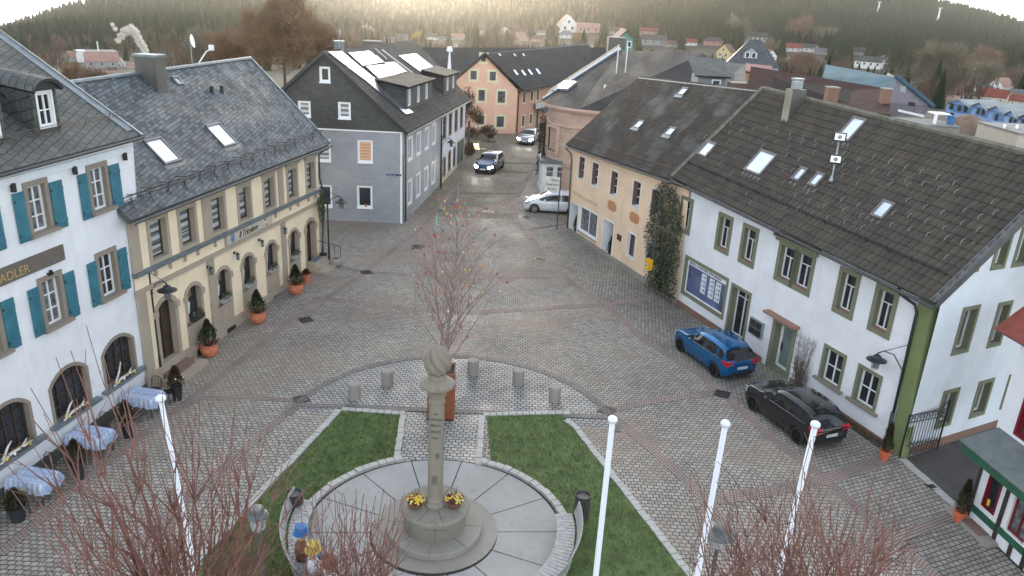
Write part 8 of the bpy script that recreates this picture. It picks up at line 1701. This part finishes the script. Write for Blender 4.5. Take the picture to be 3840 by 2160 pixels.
# ---------------------------------------------------------------- distant houses
def dh(px_, py_, wpx, r, label, wm, rm, yaw=0.0, hip=0, gable=False, hf=.42, nwin=3, dorm=None):
    """distant house: base centre at picture point, long side wpx wide"""
    r = solve_r(px_, py_); base = AT(px_, py_, r); Lm = wpx*r/FOC*1.03; az = math.atan2(base.x, base.y); yw = -az+yaw
    if gable: Wd = Lm; L = Lm*1.25; he = Lm*.42; hr = Lm*.42+Lm*.5; c = base; yw += math.pi/2; dx = V(math.cos(yw), math.sin(yw), 0); dy = V(-dx.y, dx.x, 0); c = base-dy*Wd/2*1.0+dx*0; wins = [('r' if False else 'l', Wd*.3, he*.55, Lm*.12, Lm*.16), ('l', Wd*.7, he*.55, Lm*.12, Lm*.16), ('l', Wd*.5, he+Lm*.14, Lm*.11, Lm*.14)]
    else: L = Lm; Wd = Lm*.62 if Lm < 14 else Lm*.42; he = Lm*hf*.62; hr = he+Wd*.42; c = base; wins = [('f', -L/2+L*(k+.5)/nwin, he*.6, L*.07, he*.3) for k in range(nwin)]
    house('distant_house', label, c, yw, L, Wd, he, hr, wm, rm, wins, hip=hip*L, group='houses of the valley behind the square', over=Lm*.03, roofth=.15, dorm=dorm)
for d in D: dh(*d)
# dark hipped house with a grey dormer gable
base = AT(2820, 262, 210); house('slate_hip_house', 'big house with a dark slate hipped roof and a grey gabled dormer', base, -math.atan2(base.x, base.y)+.05, 12.5, 9, 1.4, 7.0, hgr, m_slate, hip=4.8, dorm=[(-.8, 1.0, 3.4, 2.6)])
# green gable behind the hipped corner roof
base = AT(2343, 195, 135); t = thing('green_house', 'green gabled house front with two white framed windows', 'house', base); mb = MB(); W_ = 55*135/FOC/2*1.0; mb.face([base+V(-W_, 0, -3), base+V(W_, 0, -3), base+V(W_, 0, 2.1), base+V(0, 0, 3.3), base+V(-W_, 0, 2.1)]); mb.face([base+V(W_, 0, -3), base+V(W_, 8, -3), base+V(W_, 8, 2.1), base+V(W_, 0, 2.1)]); mb.face([base+V(-W_, 0, -3), base+V(-W_, 8, -3), base+V(-W_, 8, 2.1), base+V(-W_, 0, 2.1)]); mb.build('wall', hgn, t)
mb = MB(); mb.slab(base+V(-W_-.3, -.3, 1.95), base+V(-W_-.3, 8, 1.95), base+V(0, 8, 3.5), base+V(0, -.3, 3.5), .15); mb.slab(base+V(W_+.3, 8, 1.95), base+V(W_+.3, -.3, 1.95), base+V(0, -.3, 3.5), base+V(0, 8, 3.5), .15); mb.build('roof', rbr, t)
for sx in (-.65, .6): mb = MB(); mb.box(base.x+sx-.35, base.x+sx+.35, base.y-.06, base.y, base.z+.7, base.z+1.75); w_ = mb.build('window', m_wpaint, t); mb = MB(); mb.box(base.x+sx-.22, base.x+sx+.22, base.y-.09, base.y-.05, base.z+.83, base.z+1.62); mb.build('pane', m_glass, w_)
# factory
base = AT(372, 232, solve_r(372, 232)); yw = -math.atan2(base.x, base.y); t = thing('factory', 'white ribbed factory hall with a slim chimney in the left distance', 'factory', base, yw+.15); t.scale = (.62, .62, .62); mb = MB(); mb.box(-14, 15, 0, 20, -10, 7.5); mb.box(-15, -9, -1, 10, -10, 9); mb.build('wall', hw, t, local=True); mb = MB()
for k in range(15): mb.box(-14+k*2, -13.2+k*2, -.8, 0, -1, 7.6)
mb.build('ribs', hw, t, local=True); mb = MB(); mb.lathe([(.7, 0), (.5, 16)], 8, (1, 4, 0)); mb.build('chimney', hw, t, local=True); mb = MB(); mb.box(-15.5, 15.5, -.5, 20.5, 7.5, 8.1); mb.build('roof', rgy, t, local=True)
# wind/lift masts on the hill
for (x, y, lab) in ((3292, 22, 'slim white mast on the wooded hill, left one'), (3518, 46, 'slim white mast on the wooded hill, right one')):
    p = AT(x, y+22, 1100); t = thing('hill_mast', lab, 'mast', p, 0, 'white masts on the hill'); mb = MB(); mb.lathe([(1.2, -3), (.8, 11)], 8, p); mb.build('pole', m_wpaint, t); mb = MB(); mb.box(p.x-2.2, p.x+2.2, p.y-1, p.y+1, p.z+10.5, p.z+12); mb.build('head', hgr, t)
# ---------------------------------------------------------------- big bare trees
def bigtree(label, px_, rows_, wpx, r, seed, mats, n=5200, trunkm=None, sz=.9):
    top, bot = rows_; r0_ = r; r = solve_r(px_, bot) if r > 175 else r; sz *= r/r0_; p = AT(px_, bot, r); q = AT(px_, top, r); h = q.z-p.z; w_ = wpx*r/FOC/2; t = thing('bare_tree', label, 'tree', p, 0, 'large bare trees beyond the roofs'); r_ = random.Random(seed); mb = MB(); mb.tube([p-Z*2, p+Z*h*.25, p+Z*h*.55], [w_*.055, w_*.045, w_*.025], 6, cap=False); tips = []
    mc = MB(); 
    for k in range(15):
        a_ = k*2.4+r_.uniform(-.5, .5); zz = .14+.5*(k/15); b_ = p+Z*h*zz; out = w_*(1.05-.45*abs(zz-.3))*.62
        grow(mc, b_, V(math.cos(a_)*out*1.25, math.sin(a_)*out*1.25, h*.30).normalized(), h*.34*r_.uniform(.75, 1.1), w_*.022, 3, r_, tips, .10, .55, 3, (3, 4), 4, .6, .12, .62, w_*.0022)
    mb.build('trunk', trunkm or m_limb, t); per = max(3, int(n/max(1, len(tips)))); c = p+Z*h*.6
    for (tp, dd) in tips:
        for k in range(per):
            d = (dd+Z*.35+V(r_.gauss(0, .45), r_.gauss(0, .45), r_.gauss(0, .3))).normalized()*sz*r_.uniform(.4, 1.1); qq = tp+V(r_.gauss(0, .3), r_.gauss(0, .3), r_.gauss(0, .3))*sz*.6; b_ = d.orthogonal().normalized(); b_.rotate(Matrix.Rotation(r_.uniform(0, 6.28), 3, d.normalized())); b_ *= sz*.028; mc.face([qq-b_, qq+b_, qq+d], r_.randrange(2))
    mb = mc
    mb.build('crown', mats, t)
mo_ = [plain('orange_brown_twigs', (.27, .155, .08), .95, .3, .1), plain('brown_twigs', (.20, .125, .075), .95, .3, .1)]; mg_ = [plain('grey_brown_twigs', (.24, .19, .14), .95, .3, .1), plain('olive_twigs', (.19, .165, .11), .95, .3, .1)]; mr_ = [plain('reddish_twigs', (.25, .15, .12), .95, .3, .1), mo_[1]]; my_t = [plain('yellow_willow', (.40, .28, .06), .95, .2, .1)]*2
for a in (('huge orange brown bare tree left of the slate gable', 1070, (8, 330), 240, 150, 1, mo_, 8500, None, 2.0), ('broad bare tree behind the restaurant ridge', 900, (110, 330), 200, 170, 2, mo_, 6000, None, 2.0), ('bare tree with a thin crown right of the dish', 780, (120, 300), 160, 190, 3, mg_, 6000, None, 1.9), ('bare tree behind the slate gable top', 1180, (90, 300), 150, 160, 4, mo_, 7000, None, 1.9), ('bare bush beside the inn roof hip', 300, (255, 350), 130, 150, 5, mo_, 4500, None, 1.5), ('rusty bare thicket between the inn and the restaurant', 360, (270, 345), 160, 140, 6, mr_, 5000, None, 1.4),
          ('great round bare tree above the blue houses', 3490, (178, 385), 165, 185, 7, mg_, 8000, None, 2.2), ('bare tree at the right of the great round one', 3690, (235, 330), 80, 250, 8, mg_, 4500, None, 2.0), ('reddish bare tree near the right picture edge', 3680, (185, 300), 60, 330, 9, mr_, 3500, None, 2.4), ('low spreading bare tree behind the metal hall', 3000, (195, 290), 240, 200, 10, mr_, 9000, None, 1.6), ('olive bare tree on the slope above the yellow house', 2890, (148, 215), 110, 380, 11, mg_, 5000, None, 2.4),
          ('pinkish bare birch group on the slope', 2990, (75, 180), 110, 480, 12, mr_, 5000, None, 3.2), ('tall pale bare tree on the slope', 3080, (110, 190), 55, 460, 13, mg_, 3000, None, 3.2), ('grey bare tree high on the left of the slope', 2760, (70, 160), 90, 480, 14, mg_, 4000, None, 3.2), ('yellow willow behind the dark ridge', 1570, (130, 178), 55, 220, 15, my_t, 2600, None, 1.4), ('orange bushy tree in the golden haze', 1900, (120, 178), 120, 260, 16, mo_, 5000, None, 1.6), ('broad bare tree right of the golden haze', 2170, (130, 182), 110, 260, 17, mo_, 5000, None, 1.6)): bigtree(*a)
# ---------------------------------------------------------------- smoke plume
def smoke(px_, r, scale, label, seed, blobs, dens):
    m = bpy.data.materials.new('smoke_vapour'); m.use_nodes = True; nt = m.node_tree; nt.nodes.clear(); o_ = nt.nodes.new('ShaderNodeOutputMaterial'); v = nt.nodes.new('ShaderNodeVolumePrincipled'); v.inputs['Color'].default_value = (1, .98, .94, 1); v.inputs['Density'].default_value = dens; v.inputs['Anisotropy'].default_value = .3; v.inputs['Emission Strength'].default_value = 0; nt.links.new(v.outputs[0], o_.inputs['Volume'])
    r_ = random.Random(seed); mb = MB(); b0 = AT(*px_, r)
    for (x, y, rad) in blobs:
        c = AT(x, y, r); n1, n2 = 14, 9
        for i in range(n2):
            for j in range(n1):
                def pt(i, j): ph_ = math.pi*i/n2; a_ = 2*math.pi*j/n1; rr = rad*r/FOC*(1+.18*math.sin(3*a_+i)+.15*math.sin(5*ph_+j)); return c+V(rr*math.sin(ph_)*math.cos(a_), rr*math.sin(ph_)*math.sin(a_), rr*math.cos(ph_))
                mb.face([pt(i, j), pt(i+1, j), pt(i+1, (j+1) % n1), pt(i, (j+1) % n1)])
    o = mb.build('smoke_plume', m, loc=tuple(b0)); tagset(o, label, 'smoke')
smoke((553, 212), 330, 1, 'white smoke plume rising behind the clad chimney', 1, [(552, 205, 9), (545, 190, 12), (537, 175, 14), (526, 160, 15), (518, 142, 14), (507, 122, 15), (492, 112, 17), (470, 118, 14), (455, 135, 12), (443, 152, 10), (432, 108, 8), (422, 92, 7)], .8)
smoke((1398, 118), 300, 1, 'small warm smoke wisp above the big chimney', 2, [(1398, 112, 6), (1388, 104, 7), (1375, 98, 7), (1362, 100, 6)], .12)
# ---------------------------------------------------------------- haze
HAZE = True
if HAZE:
    m = bpy.data.materials.new('morning_haze'); m.use_nodes = True; nt = m.node_tree; nt.nodes.clear(); o_ = nt.nodes.new('ShaderNodeOutputMaterial'); v = nt.nodes.new('ShaderNodeVolumePrincipled')
    v.inputs['Color'].default_value = (.97, .93, .84, 1); v.inputs['Density'].default_value = .00011; v.inputs['Anisotropy'].default_value = .9; nt.links.new(v.outputs[0], o_.inputs['Volume'])
    zs_ = [v_[2] for v_ in TV]; mb = MB(); mb.box(-3400, 3400, -400, 1700, min(zs_)-2, max(max(zs_)+40, 60)); o = mb.build('haze', m); tagset(o, 'thin golden morning haze over the valley', kind='stuff')
